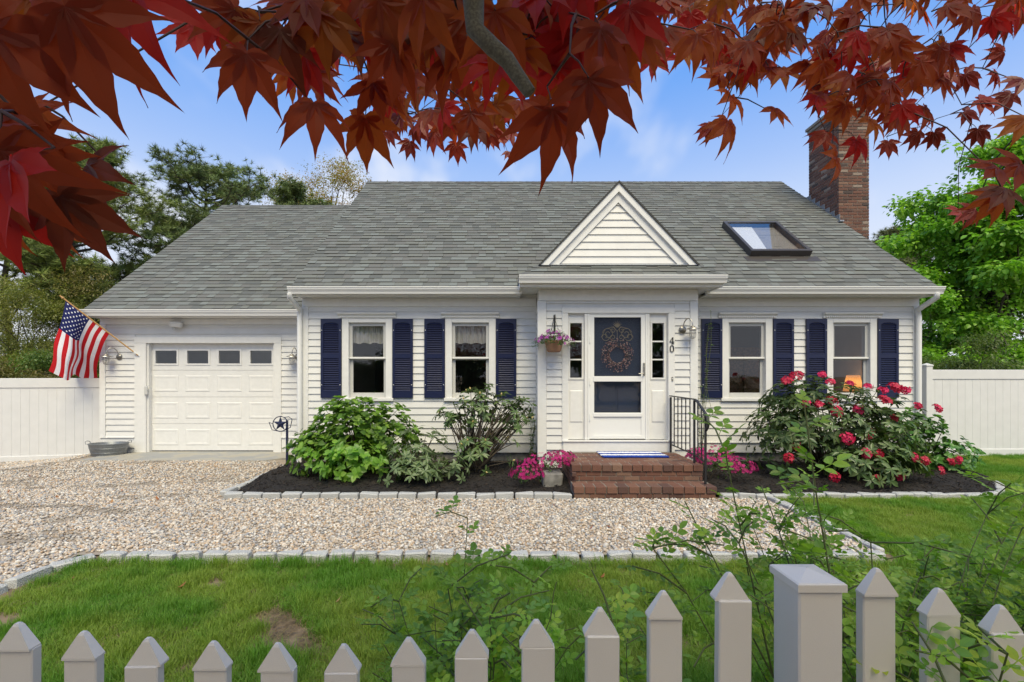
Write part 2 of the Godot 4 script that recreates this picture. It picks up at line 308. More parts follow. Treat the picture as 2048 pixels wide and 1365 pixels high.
	[0.537, 2.704, -1.289, 0.0737, 22, 11, 29], [0.813, 2.453, -1.052, 0.0723, 27, 0, -14], [0.666, 2.525, -1.106, 0.0739, -22, -29, 17], [1.310, 2.999, -1.525, 0.0841, -27, -28, 5], [1.083, 2.710, -1.210, 0.0798, -12, -2, -25], [1.060, 2.613, -1.167, 0.0837, 7, 10, -32],
	[0.393, 2.590, -1.254, 0.0822, 22, -9, 14], [0.926, 2.763, -1.248, 0.0787, 32, 19, -31], [0.722, 2.663, -1.229, 0.0779, 26, 4, 1], [1.041, 2.761, -1.370, 0.0825, -16, -9, 15], [0.662, 2.659, -1.346, 0.0764, -6, 25, 16], [0.535, 2.606, -1.103, 0.0740, -4, -25, 16],
	[1.024, 2.708, -1.363, 0.0736, -1, 4, -19], [0.615, 2.730, -1.326, 0.0738, 22, -15, 18], [0.587, 2.683, -1.206, 0.0819, 4, 24, 33], [0.495, 2.780, -1.345, 0.0826, -16, -7, 31], [0.429, 2.651, -1.200, 0.0778, 21, 26, -14], [0.788, 2.902, -1.440, 0.0809, -1, -20, 0],
	[0.720, 2.553, -1.202, 0.0747, 23, 26, -34], [0.520, 2.667, -1.265, 0.0795, 2, -10, 11], [0.702, 2.642, -1.222, 0.0813, -14, 21, 35], [0.491, 2.814, -1.395, 0.0777, -25, 18, -27], [0.874, 2.457, -1.040, 0.0744, 19, 14, 5], [0.691, 2.742, -1.403, 0.0827, 25, -6, -26],
	[1.164, 2.844, -1.363, 0.0747, 28, -16, -7], [1.012, 2.763, -1.278, 0.0750, -32, 16, 10], [1.066, 2.793, -1.502, 0.0797, -16, -9, 34], [0.574, 2.592, -1.249, 0.0835, 13, -4, -11], [0.715, 2.589, -1.190, 0.0816, 9, 11, 20], [0.461, 2.554, -1.166, 0.0734, -13, 7, -20],
	[0.709, 2.700, -1.285, 0.0727, -20, -10, 23], [0.696, 2.911, -1.470, 0.0810, 8, -21, 23], [0.425, 2.833, -1.340, 0.0728, 21, 15, -21], [0.621, 2.730, -1.219, 0.0834, -9, 13, 4], [0.720, 2.602, -1.167, 0.0745, 35, -21, 36], [0.929, 2.623, -1.208, 0.0745, -37, 20, -16],
	[0.927, 2.723, -1.300, 0.0726, -33, 14, -19], [0.744, 2.581, -1.143, 0.0771, -25, 17, 11], [0.723, 2.578, -1.154, 0.0784, 28, -26, -26], [0.918, 2.620, -1.217, 0.0745, 14, -7, -8], [1.069, 2.643, -1.320, 0.0764, -30, 24, 36], [0.445, 2.733, -1.275, 0.0789, 29, -4, 34],
	[0.939, 2.548, -1.174, 0.0803, 36, 18, 0], [0.860, 2.507, -1.128, 0.0802, 30, 0, -6], [0.698, 2.573, -1.221, 0.0801, 22, -26, -3], [0.644, 2.543, -1.184, 0.0782, -10, 26, 2], [0.953, 2.683, -1.220, 0.0742, 20, 11, 24], [1.232, 2.688, -1.265, 0.0817, 37, 24, 1],
	[0.553, 2.723, -1.388, 0.0754, 16, 20, 10], [0.878, 2.765, -1.349, 0.0787, 37, 31, -27], [0.408, 2.742, -1.249, 0.0734, 36, 1, 25], [0.716, 2.843, -1.395, 0.0790, -33, 4, -20], [0.772, 2.582, -1.128, 0.0746, -19, 25, 13], [1.024, 2.715, -1.255, 0.0802, -9, 30, 0],
	[0.711, 2.571, -1.158, 0.0720, -10, 21, 0], [0.936, 2.560, -1.069, 0.0747, 23, 18, -33], [0.665, 2.511, -1.242, 0.0762, -15, -21, 28], [0.759, 2.649, -1.446, 0.0835, -5, 29, 17], [0.793, 2.655, -1.478, 0.0816, -13, 11, 19], [0.872, 2.804, -1.587, 0.0826, 20, 2, -13],
	[0.840, 2.744, -1.461, 0.0777, 5, 17, -35], [0.782, 2.629, -1.320, 0.0764, -35, 0, 32], [0.548, 2.580, -1.228, 0.0780, 32, 1, 27], [0.660, 2.608, -1.321, 0.0752, -19, -9, -31], [0.600, 2.483, -1.200, 0.0763, -28, 25, 33], [0.597, 2.603, -1.267, 0.0800, -15, 28, -18],
	[0.715, 2.739, -1.531, 0.0790, 0, -4, 17], [0.636, 2.492, -1.179, 0.0740, -27, -14, -23], [0.754, 2.533, -1.288, 0.0824, -8, 29, 19], [0.854, 2.690, -1.486, 0.0750, -13, 2, 4], [1.191, 2.549, -1.252, 0.0816, -26, -12, 4], [1.108, 2.618, -1.289, 0.0750, 12, -27, 7],
	[1.114, 2.731, -1.484, 0.0776, 5, -7, -27], [1.098, 2.631, -1.488, 0.0820, -24, 3, -11], [1.432, 2.643, -1.479, 0.0751, -1, 23, 20], [0.877, 2.582, -1.264, 0.0757, 0, 0, -26], [0.998, 2.470, -1.225, 0.0790, 8, -31, 0], [1.269, 2.630, -1.505, 0.0806, 33, 14, 34],
	[1.198, 2.568, -1.243, 0.0793, 2, -32, -31], [1.100, 2.494, -1.202, 0.0785, 33, 6, 6], [0.985, 2.394, -1.178, 0.0769, -12, -7, -30], [0.933, 2.596, -1.296, 0.0792, -24, 32, -6], [1.325, 2.624, -1.357, 0.0737, -27, -6, 19], [1.343, 2.761, -1.542, 0.0759, -32, 3, -36],
	[1.104, 2.671, -1.570, 0.0819, -34, -28, 17], [0.907, 2.471, -1.320, 0.0744, -12, 21, -6], [1.232, 2.683, -1.464, 0.0750, -14, 16, 23], [1.304, 2.670, -1.435, 0.0775, 33, 5, -32], [1.301, 2.633, -1.431, 0.0743, -1, -9, -10], [1.236, 2.729, -1.536, 0.0784, 25, -8, 9],
	[1.066, 2.728, -1.519, 0.0825, -1, -3, -6], [1.216, 2.552, -1.421, 0.0763, 13, -32, -31], [1.069, 2.731, -1.557, 0.0809, 4, -3, 16], [0.910, 2.520, -1.192, 0.0745, 4, -9, 27], [1.080, 2.622, -1.566, 0.0784, 28, -25, -16], [0.953, 2.450, -1.204, 0.0745, 26, 5, 19],
	[1.087, 2.587, -1.491, 0.0780, 6, 2, 25], [0.912, 2.567, -1.278, 0.0830, 9, -18, -13], [1.152, 2.511, -1.356, 0.0773, -32, 18, 27], [0.867, 2.515, -1.241, 0.0795, 17, -22, 0], [1.154, 2.628, -1.444, 0.0819, -31, -4, -22], [1.231, 2.660, -1.431, 0.0720, 6, 28, 5],
	[1.043, 2.495, -1.387, 0.0808, -36, -30, -16], [0.966, 2.400, -1.142, 0.0740, 24, 3, -28], [1.161, 2.555, -1.309, 0.0779, -32, -4, -33], [1.042, 2.372, -1.193, 0.0730, 35, 9, 6], [1.166, 2.558, -1.441, 0.0797, -31, 23, -9], [0.953, 2.465, -1.104, 0.0720, 36, 9, 31],
	[1.035, 2.583, -1.250, 0.0760, 0, -29, -20], [1.228, 2.561, -1.333, 0.0765, 10, 17, 16], [1.161, 2.771, -1.716, 0.0833, 0, 22, -14], [1.145, 2.527, -1.197, 0.0723, 20, -16, 2], [1.284, 2.614, -1.316, 0.0739, 30, 22, 17], [1.174, 2.554, -1.283, 0.0753, -26, 20, -28],
	[-0.473, 1.903, -0.423, 0.0733, 10, 25, 11], [-0.487, 1.912, -0.439, 0.0766, 15, -28, 19], [-0.559, 1.867, -0.488, 0.0774, -9, -14, 0], [1.710, 2.881, -1.511, 0.0839, 14, -21, 4], [1.720, 2.889, -1.519, 0.0806, -23, 4, -30], [1.290, 2.745, -1.296, 0.0754, -4, -17, 6],
	[1.500, 2.777, -1.346, 0.0763, 15, 18, -36], [1.593, 2.916, -1.557, 0.0795, -34, 4, 11], [1.470, 2.752, -1.306, 0.0836, 27, -13, -31], [1.787, 3.022, -1.605, 0.0805, 16, 11, -28], [1.463, 2.781, -1.328, 0.0761, 13, -9, 24], [1.617, 2.815, -1.482, 0.0741, 21, -11, 10],
	[1.538, 2.765, -1.380, 0.0793, 2, -19, -9], [-0.223, 2.625, -1.608, 0.0719, 14, -10, 31], [-0.029, 2.560, -1.501, 0.0796, 31, -19, -2], [-0.397, 2.736, -1.890, 0.0735, -8, 12, -10], [-0.068, 2.776, -2.029, 0.0809, 17, -15, 23], [-0.394, 2.654, -1.697, 0.0836, 23, 3, 16],
	[-0.016, 2.691, -1.899, 0.0814, -4, 1, -30], [-0.033, 2.709, -1.807, 0.0721, -12, 27, -26], [-0.443, 2.632, -1.795, 0.0763, 9, -10, 30], [-0.101, 2.595, -1.600, 0.0826, 20, -5, -5], [-0.038, 2.724, -1.849, 0.0805, 9, 1, -30], [0.003, 2.570, -1.528, 0.0724, -13, -18, -6],
	[-0.369, 2.602, -1.568, 0.0724, -7, -12, -20], [-0.047, 2.467, -1.481, 0.0777, 30, -18, 9], [-0.370, 2.714, -1.938, 0.0794, 6, -27, 16], [-0.199, 2.539, -1.568, 0.0731, 21, -18, 13], [-0.346, 2.559, -1.548, 0.0768, -27, 13, -21], [-0.268, 2.566, -1.582, 0.0824, 1, -1, -28],
	[-0.043, 2.788, -1.956, 0.0772, 5, -33, -14]]

# ---------------------------------------------------------------- heights and areas of the garden (metres; depth = -z)
func ground_y(x: float, d: float) -> float:
	var h := 0.1 * smoothstep(6.9, 8.3, d) * (1.0 - smoothstep(-4.2, -3.8, x)) * smoothstep(-9.2, -7.8, x)
	h -= 0.045 * (1.0 - smoothstep(4.0, 4.15, d)) * smoothstep(-3.92, -3.8, x)   # the front lawn lies a little below the path
	return h - 0.05 * smoothstep(-8.0, -10.0, x) + 0.04 * smoothstep(6.5, 9.0, d) * smoothstep(7.0, 8.0, x)
func is_gravel(x: float, d: float) -> bool:
	if x < -3.98: return d < (9.3 if x < -8.0 else 8.32)
	if x < -3.86: return d > 4.3 and d < 8.3
	return x < 3.5 and d > 4.3 and d < 6.14
func in_right_bed(x: float, d: float, grow := 0.0) -> bool:
	if d > 9.3 or x < 2.9: return false
	if x < 6.3: return d > 6.3 - grow
	var q := Vector2((x - 6.3) / (1.25 + grow), (d - 7.6) / (1.3 + grow))
	return q.length() < 1.0 or (d >= 7.6 and x < 7.55 + grow)
func is_lawn(x: float, d: float) -> bool:
	if x < -3.82: return false
	if d < 4.12: return true
	return x > 3.68 and not in_right_bed(x, d, 0.13) and d < 9.15

func _ready() -> void:
	rng.seed = 20240
	# ------------------------------------------------------------ camera, sky, sun, exposure
	var cam := Camera3D.new()
	cam.name = "camera"
	cam.projection = Camera3D.PROJECTION_FRUSTUM
	cam.near = 0.05; cam.far = 900.0
	cam.size = 2.0 * 0.05 * 682.5 / 915.0
	cam.frustum_offset = Vector2(18.0 / 915.0, 67.5 / 915.0) * 0.05
	cam.position = Vector3(0, 1.67, 0)
	add_child(cam)
	cam.current = true
	var we := WorldEnvironment.new()
	we.name = "environment"
	var e := Environment.new()
	e.background_mode = Environment.BG_SKY
	e.tonemap_mode = Environment.TONE_MAPPER_LINEAR
	e.tonemap_exposure = EXPOSURE
	e.sdfgi_enabled = true; e.ssao_enabled = true; e.ssil_enabled = true
	var sm := PanoramaSkyMaterial.new()
	sm.panorama = sky_picture()
	var sk := Sky.new()
	sk.sky_material = sm
	e.sky = sk
	e.background_energy_multiplier = SKY_ENERGY
	we.environment = e
	add_child(we)
	var sun := DirectionalLight3D.new()
	sun.name = "sun"
	sun.light_energy = SUN_ENERGY
	sun.light_angular_distance = 36.0
	sun.light_color = Color(1.0, 0.945, 0.79)
	sun.shadow_enabled = true
	add_child(sun)
	sun.look_at_from_position(Vector3.ZERO, Vector3(-0.1, -0.9, -0.6))
	make_materials()
	ground()
	house()
	entrance()
	garden_edging()
	stoop()
	fences()
	wall_fittings()
	shrubs()
	roses()
	trees()
	japanese_maple()
	ground_cover()

const EXPOSURE := 2.9
const SKY_ENERGY := 0.345
const SUN_ENERGY := 0.5

func sky_picture() -> ImageTexture:
	var w := 1280; var h := 640
	var im := Image.create(w, h, false, Image.FORMAT_RGBF)
	var f := FastNoiseLite.new()
	f.noise_type = FastNoiseLite.TYPE_SIMPLEX_SMOOTH; f.seed = 11; f.frequency = 1.0; f.fractal_octaves = 5
	var f2 := FastNoiseLite.new()
	f2.noise_type = FastNoiseLite.TYPE_SIMPLEX_SMOOTH; f2.seed = 5; f2.frequency = 0.55; f2.fractal_octaves = 3
	for j in h:
		var el := PI / 2 - PI * (j + 0.5) / h
		var s := clampf(sin(el), 0.0, 1.0)
		var blue := Color(0.56, 0.70, 0.98).lerp(Color(0.11, 0.36, 0.93), smoothstep(0.22, 0.62, s))
		blue = Color(0.84, 0.89, 1.0).lerp(blue, smoothstep(0.08, 0.4, s))
		for i in w:
			var q := blue
			if el > 0.0:
				var a := TAU * (i + 0.5) / w
				var p := Vector3(cos(a) * cos(el), sin(el), sin(a) * cos(el)) / (sin(el) + 0.22)
				p.x *= 0.75
				var k := f.get_noise_3d(p.x * 1.6, p.y * 1.1, p.z * 2.4) + 0.55 * f2.get_noise_3d(p.x, 3.0, p.z)
				k = smoothstep(0.05, 0.8, k + 0.08)
				q = q.lerp(Color(0.93, 0.95, 1.0), k * 0.85)
			im.set_pixel(i, j, q)
	return ImageTexture.create_from_image(im)

func make_materials() -> void:
	var spots := noise(0.02, 3, 0.965, 1.0, 5)
	mat("white_paint", L(0.75, 0.745, 0.73), 0.45, spots, 0.7)
	mat("siding_paint", L(0.71, 0.705, 0.69), 0.5, noise(0.012, 8, 0.955, 1.0, 5), 0.45)
	mat("white_vinyl", L(0.69, 0.69, 0.69), 0.4, spots, 0.35)
	mat("picket_vinyl", L(0.68, 0.645, 0.59), 0.42, noise(0.3, 14, 0.93, 1.0, 3), 3.0, {"heightmap_enabled": true, "heightmap_texture": noise(0.25, 4, 0.0, 1.0, 2), "heightmap_scale": 0.02})
	mat("aluminium_white", L(0.76, 0.76, 0.75), 0.35)
	mat("sash_grey", L(0.5, 0.5, 0.49), 0.45)
	mat("navy", L(0.006, 0.011, 0.05), 0.35)
	mat("door_navy", L(0.025, 0.042, 0.09), 0.4)
	mat("dark_metal", L(0.018, 0.018, 0.02), 0.45)
	mat("steel", L(0.42, 0.4, 0.37), 0.35, null, 1, {"metallic": 0.9})
	mat("galvanised", L(0.34, 0.36, 0.38), 0.5, noise(0.05, 6, 0.7, 1.0, 3), 2.0, {"metallic": 0.55})
	mat("flashing", L(0.5, 0.53, 0.57), 0.42, noise(0.04, 9, 0.6, 1.0, 4), 1.6, {"metallic": 0.5})
	mat("skylight_frame", L(0.05, 0.043, 0.04), 0.45)
	mat("concrete", L(0.37, 0.355, 0.33), 0.85, noise(0.015, 17, 0.62, 1.0, 6), 0.8)
	mat("apron_concrete", L(0.36, 0.36, 0.35), 0.85, noise(0.01, 18, 0.0, 1.0, 6, 512, FastNoiseLite.TYPE_SIMPLEX_SMOOTH, [[0.0, L(0.7, 0.72, 0.75)], [0.5, L(0.8, 0.8, 0.8)], [0.62, L(0.95, 0.9, 0.8)], [1.0, L(0.85, 0.8, 0.7)]]), 0.33)
	var grit := noise(0.35, 21, 0.62, 1.0, 3)
	mat("shingle", Color.WHITE, 0.9, grit, 4.0, {"vertex_color_use_as_albedo": true, "heightmap_enabled": true, "heightmap_texture": noise(0.4, 22, 0.0, 1.0, 2), "heightmap_scale": 0.12})
	mat("roof_edge", L(0.05, 0.05, 0.048), 0.9)
	mat("brick", Color.WHITE, 0.85, noise(0.09, 31, 0.5, 1.0, 5), 3.0, {"vertex_color_use_as_albedo": true, "heightmap_enabled": true, "heightmap_texture": noise(0.2, 32, 0.0, 1.0, 4), "heightmap_scale": 0.2})
	mat("mortar", L(0.36, 0.33, 0.29), 0.95, noise(0.1, 33, 0.6, 1.0, 3), 3.0)
	mat("granite", L(0.62, 0.62, 0.61), 0.8, noise(0.16, 41, 0.0, 1.0, 4, 512, FastNoiseLite.TYPE_SIMPLEX_SMOOTH, [[0.0, L(0.22, 0.23, 0.24)], [0.42, L(0.66, 0.66, 0.66)], [0.6, L(1, 1, 1)], [1.0, L(0.8, 0.78, 0.74)]]), 2.4, {"heightmap_enabled": true, "heightmap_texture": noise(0.06, 42, 0.0, 1.0, 5), "heightmap_scale": 1.2})
	mat("lawn_soil", Color.WHITE, 0.95, noise(0.02, 51, 0.0, 1.0, 6, 512, FastNoiseLite.TYPE_SIMPLEX_SMOOTH, [[0.0, L(0.1, 0.085, 0.045)], [0.4, L(0.16, 0.12, 0.075)], [0.7, L(0.21, 0.155, 0.1)], [1.0, L(0.27, 0.2, 0.13)]]), 0.5)
	mat("gravel_bed", Color.WHITE, 0.95, noise(0.2, 61, 0.0, 1.0, 4, 512, FastNoiseLite.TYPE_SIMPLEX_SMOOTH, [[0.0, L(0.12, 0.1, 0.08)], [0.5, L(0.3, 0.25, 0.2)], [1.0, L(0.45, 0.38, 0.3)]]), 2.0)
	mat("pebble", Color.WHITE, 0.75, null, 1, {"vertex_color_use_as_albedo": true})
	mat("mulch", Color.WHITE, 0.95, noise(0.15, 71, 0.0, 1.0, 4, 512, FastNoiseLite.TYPE_SIMPLEX_SMOOTH, [[0.0, L(0.004, 0.003, 0.003)], [0.6, L(0.012, 0.009, 0.008)], [1.0, L(0.028, 0.02, 0.016)]]), 2.5)
	mat("chip", Color.WHITE, 0.9, null, 1, {"vertex_color_use_as_albedo": true})
	mat("grass", Color.WHITE, 0.6, null, 1, {"vertex_color_use_as_albedo": true, "backlight_enabled": true, "backlight": L(0.95, 1.0, 0.5)})
	mat("leaf", Color.WHITE, 0.42, null, 1, {"vertex_color_use_as_albedo": true, "backlight_enabled": true, "backlight": L(0.9, 1.0, 0.45)})
	mat("needle", Color.WHITE, 0.6, null, 1, {"vertex_color_use_as_albedo": true})
	mat("petal", Color.WHITE, 0.6, null, 1, {"vertex_color_use_as_albedo": true, "backlight_enabled": true, "backlight": L(0.8, 0.6, 0.7)})
	mat("bark", L(0.16, 0.13, 0.1), 0.95, noise(0.06, 81, 0.45, 1.0, 5), 1.6, {"heightmap_enabled": true, "heightmap_texture": noise(0.06, 82, 0.0, 1.0, 5), "heightmap_scale": 1.5})
	mat("grey_bark", L(0.17, 0.165, 0.12), 0.8, noise(0.05, 83, 0.5, 1.0, 5), 12.0)
	mat("stem", L(0.055, 0.042, 0.03), 0.8)
	mat("green_stem", L(0.08, 0.1, 0.03), 0.7)
	mat("twig", L(0.05, 0.022, 0.018), 0.7)
	mat("glass", Color(0.05, 0.06, 0.07, 0.1), 0.02, null, 1, {"transparency": BaseMaterial3D.TRANSPARENCY_ALPHA})
	mat("screen", Color(0.14, 0.17, 0.24, 0.25), 0.7, null, 1, {"transparency": BaseMaterial3D.TRANSPARENCY_ALPHA})
	mat("interior", L(0.1, 0.07, 0.05), 0.8)
	mat("interior_pale", L(0.3, 0.28, 0.26), 0.8)
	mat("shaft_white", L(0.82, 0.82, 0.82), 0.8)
	mat("floorboards", L(0.14, 0.075, 0.035), 0.5, noise(0.03, 91, 0.6, 1.0, 3), 1.0)
	mat("cabinet_wood", L(0.36, 0.16, 0.05), 0.5, noise(0.03, 92, 0.6, 1.0, 4), 1.0)
	mat("curtain", L(0.62, 0.61, 0.58), 0.9, null, 1, {"backlight_enabled": true, "backlight": L(0.5, 0.5, 0.5)})
	mat("terracotta", L(0.40, 0.22, 0.13), 0.8, noise(0.05, 95, 0.8, 1.0, 3), 3.0)
	mat("pole_wood", L(0.45, 0.25, 0.08), 0.4)
	mat("iron_gold", L(0.45, 0.37, 0.24), 0.5, null, 1, {"metallic": 0.4})
	mat("berry", Color.WHITE, 0.45, null, 1, {"vertex_color_use_as_albedo": true})
	mat("rope", Color.WHITE, 0.9, null, 1, {"vertex_color_use_as_albedo": true})
	mat("black_paint", L(0.012, 0.012, 0.012), 0.4)
	mat("rubber_seal", L(0.03, 0.03, 0.03), 0.7)
	mat("cable", L(0.03, 0.03, 0.03), 0.6)

func ground() -> void:
	var m := M.new()
	# far ground in coarse strips, the garden as a fine sheet that follows ground_y
	var xs := [-300.0, -60.0, -20.0, -12.0]; var ds := [-300.0, -40.0, -10.0, -2.0, 0.0]
	for i in 58: xs.append(-11.6 + 0.4 * i)
	xs.append_array([14.0, 30.0, 80.0, 300.0])
	for i in 26: ds.append(0.4 + 0.4 * i)
	ds.append_array([14.0, 30.0, 80.0, 300.0])
	for i in xs.size() - 1:
		for j in ds.size() - 1:
			var p := []
			for k in [[0, 0], [1, 0], [1, 1], [0, 1]]:
				var x: float = xs[i + k[0]]; var d: float = ds[j + k[1]]
				p.append(Vector3(x, ground_y(x, d) - 0.02, -d))
			m.quad(p[0], p[1], p[2], p[3])
	struct("lawn", m.mesh(), mats.lawn_soil)
	m = M.new()
	for i in 62:
		for j in 48:
			var x := -10.95 + i * 0.25; var d := 0.5 + j * 0.1875
			if x > 3.4 or d > 9.4: continue
			if not (x + 0.125 < -3.9 or (d + 0.09 > 4.3 and d + 0.09 < 6.2) or (x < -3.8 and d > 4.3)): continue
			var p := []
			for k in [[0, 0], [1, 0], [1, 1], [0, 1]]:
				var x2: float = x + 0.25 * k[0]; var d2: float = d + 0.1875 * k[1]
				p.append(Vector3(x2, ground_y(x2, d2) - 0.004, -d2))
			m.quad(p[0], p[1], p[2], p[3])
	struct("gravel_drive", m.mesh(), mats.gravel_bed)
	# planting beds, mounded towards the house
	var f := FastNoiseLite.new(); f.frequency = 2.2; f.fractal_octaves = 4
	for bed in 2:
		m = M.new()
		for i in 60:
			for j in 30:
				var p := []
				var x := (-3.75 + i * 0.08) if bed == 0 else (2.9 + i * 0.08)
				var d := 6.2 + j * 0.08
				if bed == 1 and not in_right_bed(x + 0.04, d + 0.04, 0.02): continue
				for k in [[0, 0], [1, 0], [1, 1], [0, 1]]:
					var x2: float = x + 0.08 * k[0]; var d2: float = d + 0.08 * k[1]
					p.append(Vector3(x2, bed_y(x2, d2) + 0.025 * f.get_noise_2d(x2, d2), -d2))
				m.quad(p[0], p[1], p[2], p[3])
		struct("mulch_bed" if bed == 0 else "mulch_bed_001", m.mesh(), mats.mulch)
	m = M.new()
	m.prism(PackedVector2Array([Vector2(-7.75, 8.32), Vector2(-4.35, 8.3), Vector2(-3.95, 8.75), Vector2(-3.95, 9.3), Vector2(-7.75, 9.3)]), -0.02, 0.112, Transform3D(Basis(Vector3(1, 0, 0), Vector3(0, 0, -1), Vector3(0, 1, 0)), Vector3.ZERO))
	struct("garage_apron", m.mesh(), mats.apron_concrete)

func bed_y(_x: float, d: float) -> float: return 0.02 + 0.1 * smoothstep(6.2, 7.3, d)

# ---------------------------------------------------------------- house
const WZ := -8.17    # main wall
const GZ := -9.22    # garage wall
const BZ := -7.65    # entrance bay
const XL := -3.58
const XR := 7.42
const BL := 0.602
const BR := 3.244
var H: Node3D

func cells(x0: float, x1: float, y0: float, y1: float, holes: Array) -> Array:   # rectangles that cover the wall but not its openings
	var xs := [x0, x1]; var ys := [y0, y1]
	for h in holes: xs.append_array([h.position.x, h.end.x]); ys.append_array([h.position.y, h.end.y])
	xs.sort(); ys.sort()
	var out := []
	for i in xs.size() - 1:
		for j in ys.size() - 1:
			var r := Rect2(xs[i], ys[j], xs[i + 1] - xs[i], ys[j + 1] - ys[j])
			if r.size.x < 1e-4 or r.size.y < 1e-4: continue
			var c := r.get_center()
			var open := false
			for h in holes: open = open or h.has_point(c)
			if not open: out.append(r)
	return out

func wall(called: String, x0: float, x1: float, y0: float, y1: float, z: float, holes: Array) -> MeshInstance3D:
	var m := M.new()
	for r in cells(x0, x1, y0, y1, holes):
		m.box(Vector3(r.position.x, r.position.y, z - 0.16), Vector3(r.end.x, r.end.y, z))
	return put(H, called, m.mesh(), mats.siding_paint)

func clapboard_mesh(ln: float, ex: float) -> ArrayMesh:
	var key := "clap%d_%d" % [roundi(ln * 1000), roundi(ex * 1000)]
	if not cache.has(key):
		var m := M.new()
		var hx := ln / 2
		m.hexa([Vector3(-hx, 0, 0.0005), Vector3(hx, 0, 0.0005), Vector3(-hx, ex + 0.012, 0.0005), Vector3(hx, ex + 0.012, 0.0005), Vector3(-hx, 0, 0.024), Vector3(hx, 0, 0.024), Vector3(-hx, ex + 0.012, 0.004), Vector3(hx, ex + 0.012, 0.004)])
		cache[key] = m.mesh()
	return cache[key]

func clad(parent: Node3D, x0: float, x1: float, y0: float, y1: float, z: float, skip: Array, ex := 0.122) -> void:
	var y := y0
	while y < y1 - 0.03:
		var top := minf(ex, y1 - y)
		var cuts := [[x0, x1]]
		for s in skip:
			if s.end.y > y + 0.03 and s.position.y < y + ex - 0.03:
				var nx := []
				for c in cuts:
					if s.position.x > c[0] and s.end.x < c[1]: nx.append_array([[c[0], s.position.x], [s.end.x, c[1]]])
					elif s.position.x <= c[0] and s.end.x >= c[1]: pass
					elif s.position.x <= c[0] and s.end.x > c[0]: nx.append([s.end.x, c[1]])
					elif s.end.x >= c[1] and s.position.x < c[1]: nx.append([c[0], s.position.x])
					else: nx.append(c)
				cuts = nx
		for c in cuts:
			if c[1] - c[0] > 0.02:
				put(parent, "clapboard", clapboard_mesh(c[1] - c[0], top), mats.siding_paint, T(Vector3((c[0] + c[1]) / 2, y, z), rot(rnd(-0.25, 0.25), 0, rnd(-0.03, 0.03))))
		y += ex

func gutter_profile(z: float, y: float) -> PackedVector2Array:   # (z, y), back face at z, top at y
	return PackedVector2Array([Vector2(z, y), Vector2(z, y - 0.12), Vector2(z + 0.075, y - 0.12), Vector2(z + 0.085, y - 0.085), Vector2(z + 0.112, y - 0.045), Vector2(z + 0.115, y - 0.018), Vector2(z + 0.125, y - 0.016), Vector2(z + 0.125, y), Vector2(z + 0.112, y), Vector2(z + 0.105, y - 0.03), Vector2(z + 0.01, y - 0.03), Vector2(z + 0.008, y)])

func window(cx: float, i: int) -> void:
	var w := put(H, "window", M_box(Vector3(cx - 0.45, 1.26, WZ + 0.002), Vector3(cx - 0.33, 2.68, WZ + 0.034)), mats.white_paint)
	boxp(w, "casing", Vector3(cx + 0.33, 1.26, WZ + 0.002), Vector3(cx + 0.45, 2.68, WZ + 0.034), mats.white_paint, 0.003)
	boxp(w, "casing", Vector3(cx - 0.329, 2.60, WZ + 0.002), Vector3(cx + 0.329, 2.679, WZ + 0.032), mats.white_paint, 0.003)
	boxp(w, "sill", Vector3(cx - 0.47, 1.20, WZ + 0.001), Vector3(cx + 0.47, 1.259, WZ + 0.06), mats.white_paint, 0.006)
	var m := M.new()
	m.run_x(PackedVector2Array([Vector2(WZ + 0.002, 2.682), Vector2(WZ + 0.045, 2.682), Vector2(WZ + 0.05, 2.72), Vector2(WZ + 0.075, 2.735), Vector2(WZ + 0.095, 2.752), Vector2(WZ + 0.095, 2.77), Vector2(WZ + 0.002, 2.775)]), cx - 0.515, cx + 0.515)
	put(w, "crown_moulding", m.mesh(), mats.white_paint)
	m = M.new()
	for k in 26:
		var x := cx - 0.47 + k * 0.0368
		m.box(Vector3(x, 2.688, WZ + 0.0455), Vector3(x + 0.02, 2.716, WZ + 0.062))
	put(w, "dentil_band", m.mesh(), mats.white_paint)
	# two sashes, the lower one set behind the upper one
	for s in 2:
		var y0 := 1.955 if s == 0 else 1.262
		var y1 := 2.598 if s == 0 else 1.99
		var z := WZ - (0.02 if s == 0 else 0.055)
		var a := 0.052
		m = M.new()
		m.box(Vector3(cx - 0.328, y0, z - 0.03), Vector3(cx - 0.328 + a, y1, z))
		m.box(Vector3(cx + 0.328 - a, y0, z - 0.03), Vector3(cx + 0.328, y1, z))
		m.box(Vector3(cx - 0.328 + a, y1 - 0.055, z - 0.03), Vector3(cx + 0.328 - a, y1, z - 0.001))
		m.box(Vector3(cx - 0.328 + a, y0, z - 0.03), Vector3(cx + 0.328 - a, y0 + (0.035 if s == 0 else 0.085), z - 0.001))
		put(w, "sash", m.mesh(), mats.sash_grey)
		boxp(w, "pane", Vector3(cx - 0.27, y0 + 0.03, z - 0.018), Vector3(cx + 0.27, y1 - 0.05, z - 0.014), mats.glass)
	boxp(w, "meeting_rail", Vector3(cx - 0.328, 1.955, WZ - 0.019), Vector3(cx + 0.328, 1.982, WZ + 0.004), mats.white_paint, 0.003)
	for sx in [-1, 1]: shutter(cx + sx * 0.636)

func M_box(lo: Vector3, hi: Vector3, b := 0.003) -> ArrayMesh:
	var m := M.new()
	m.cbox(T((lo + hi) / 2), hi - lo, b)
	return m.mesh()

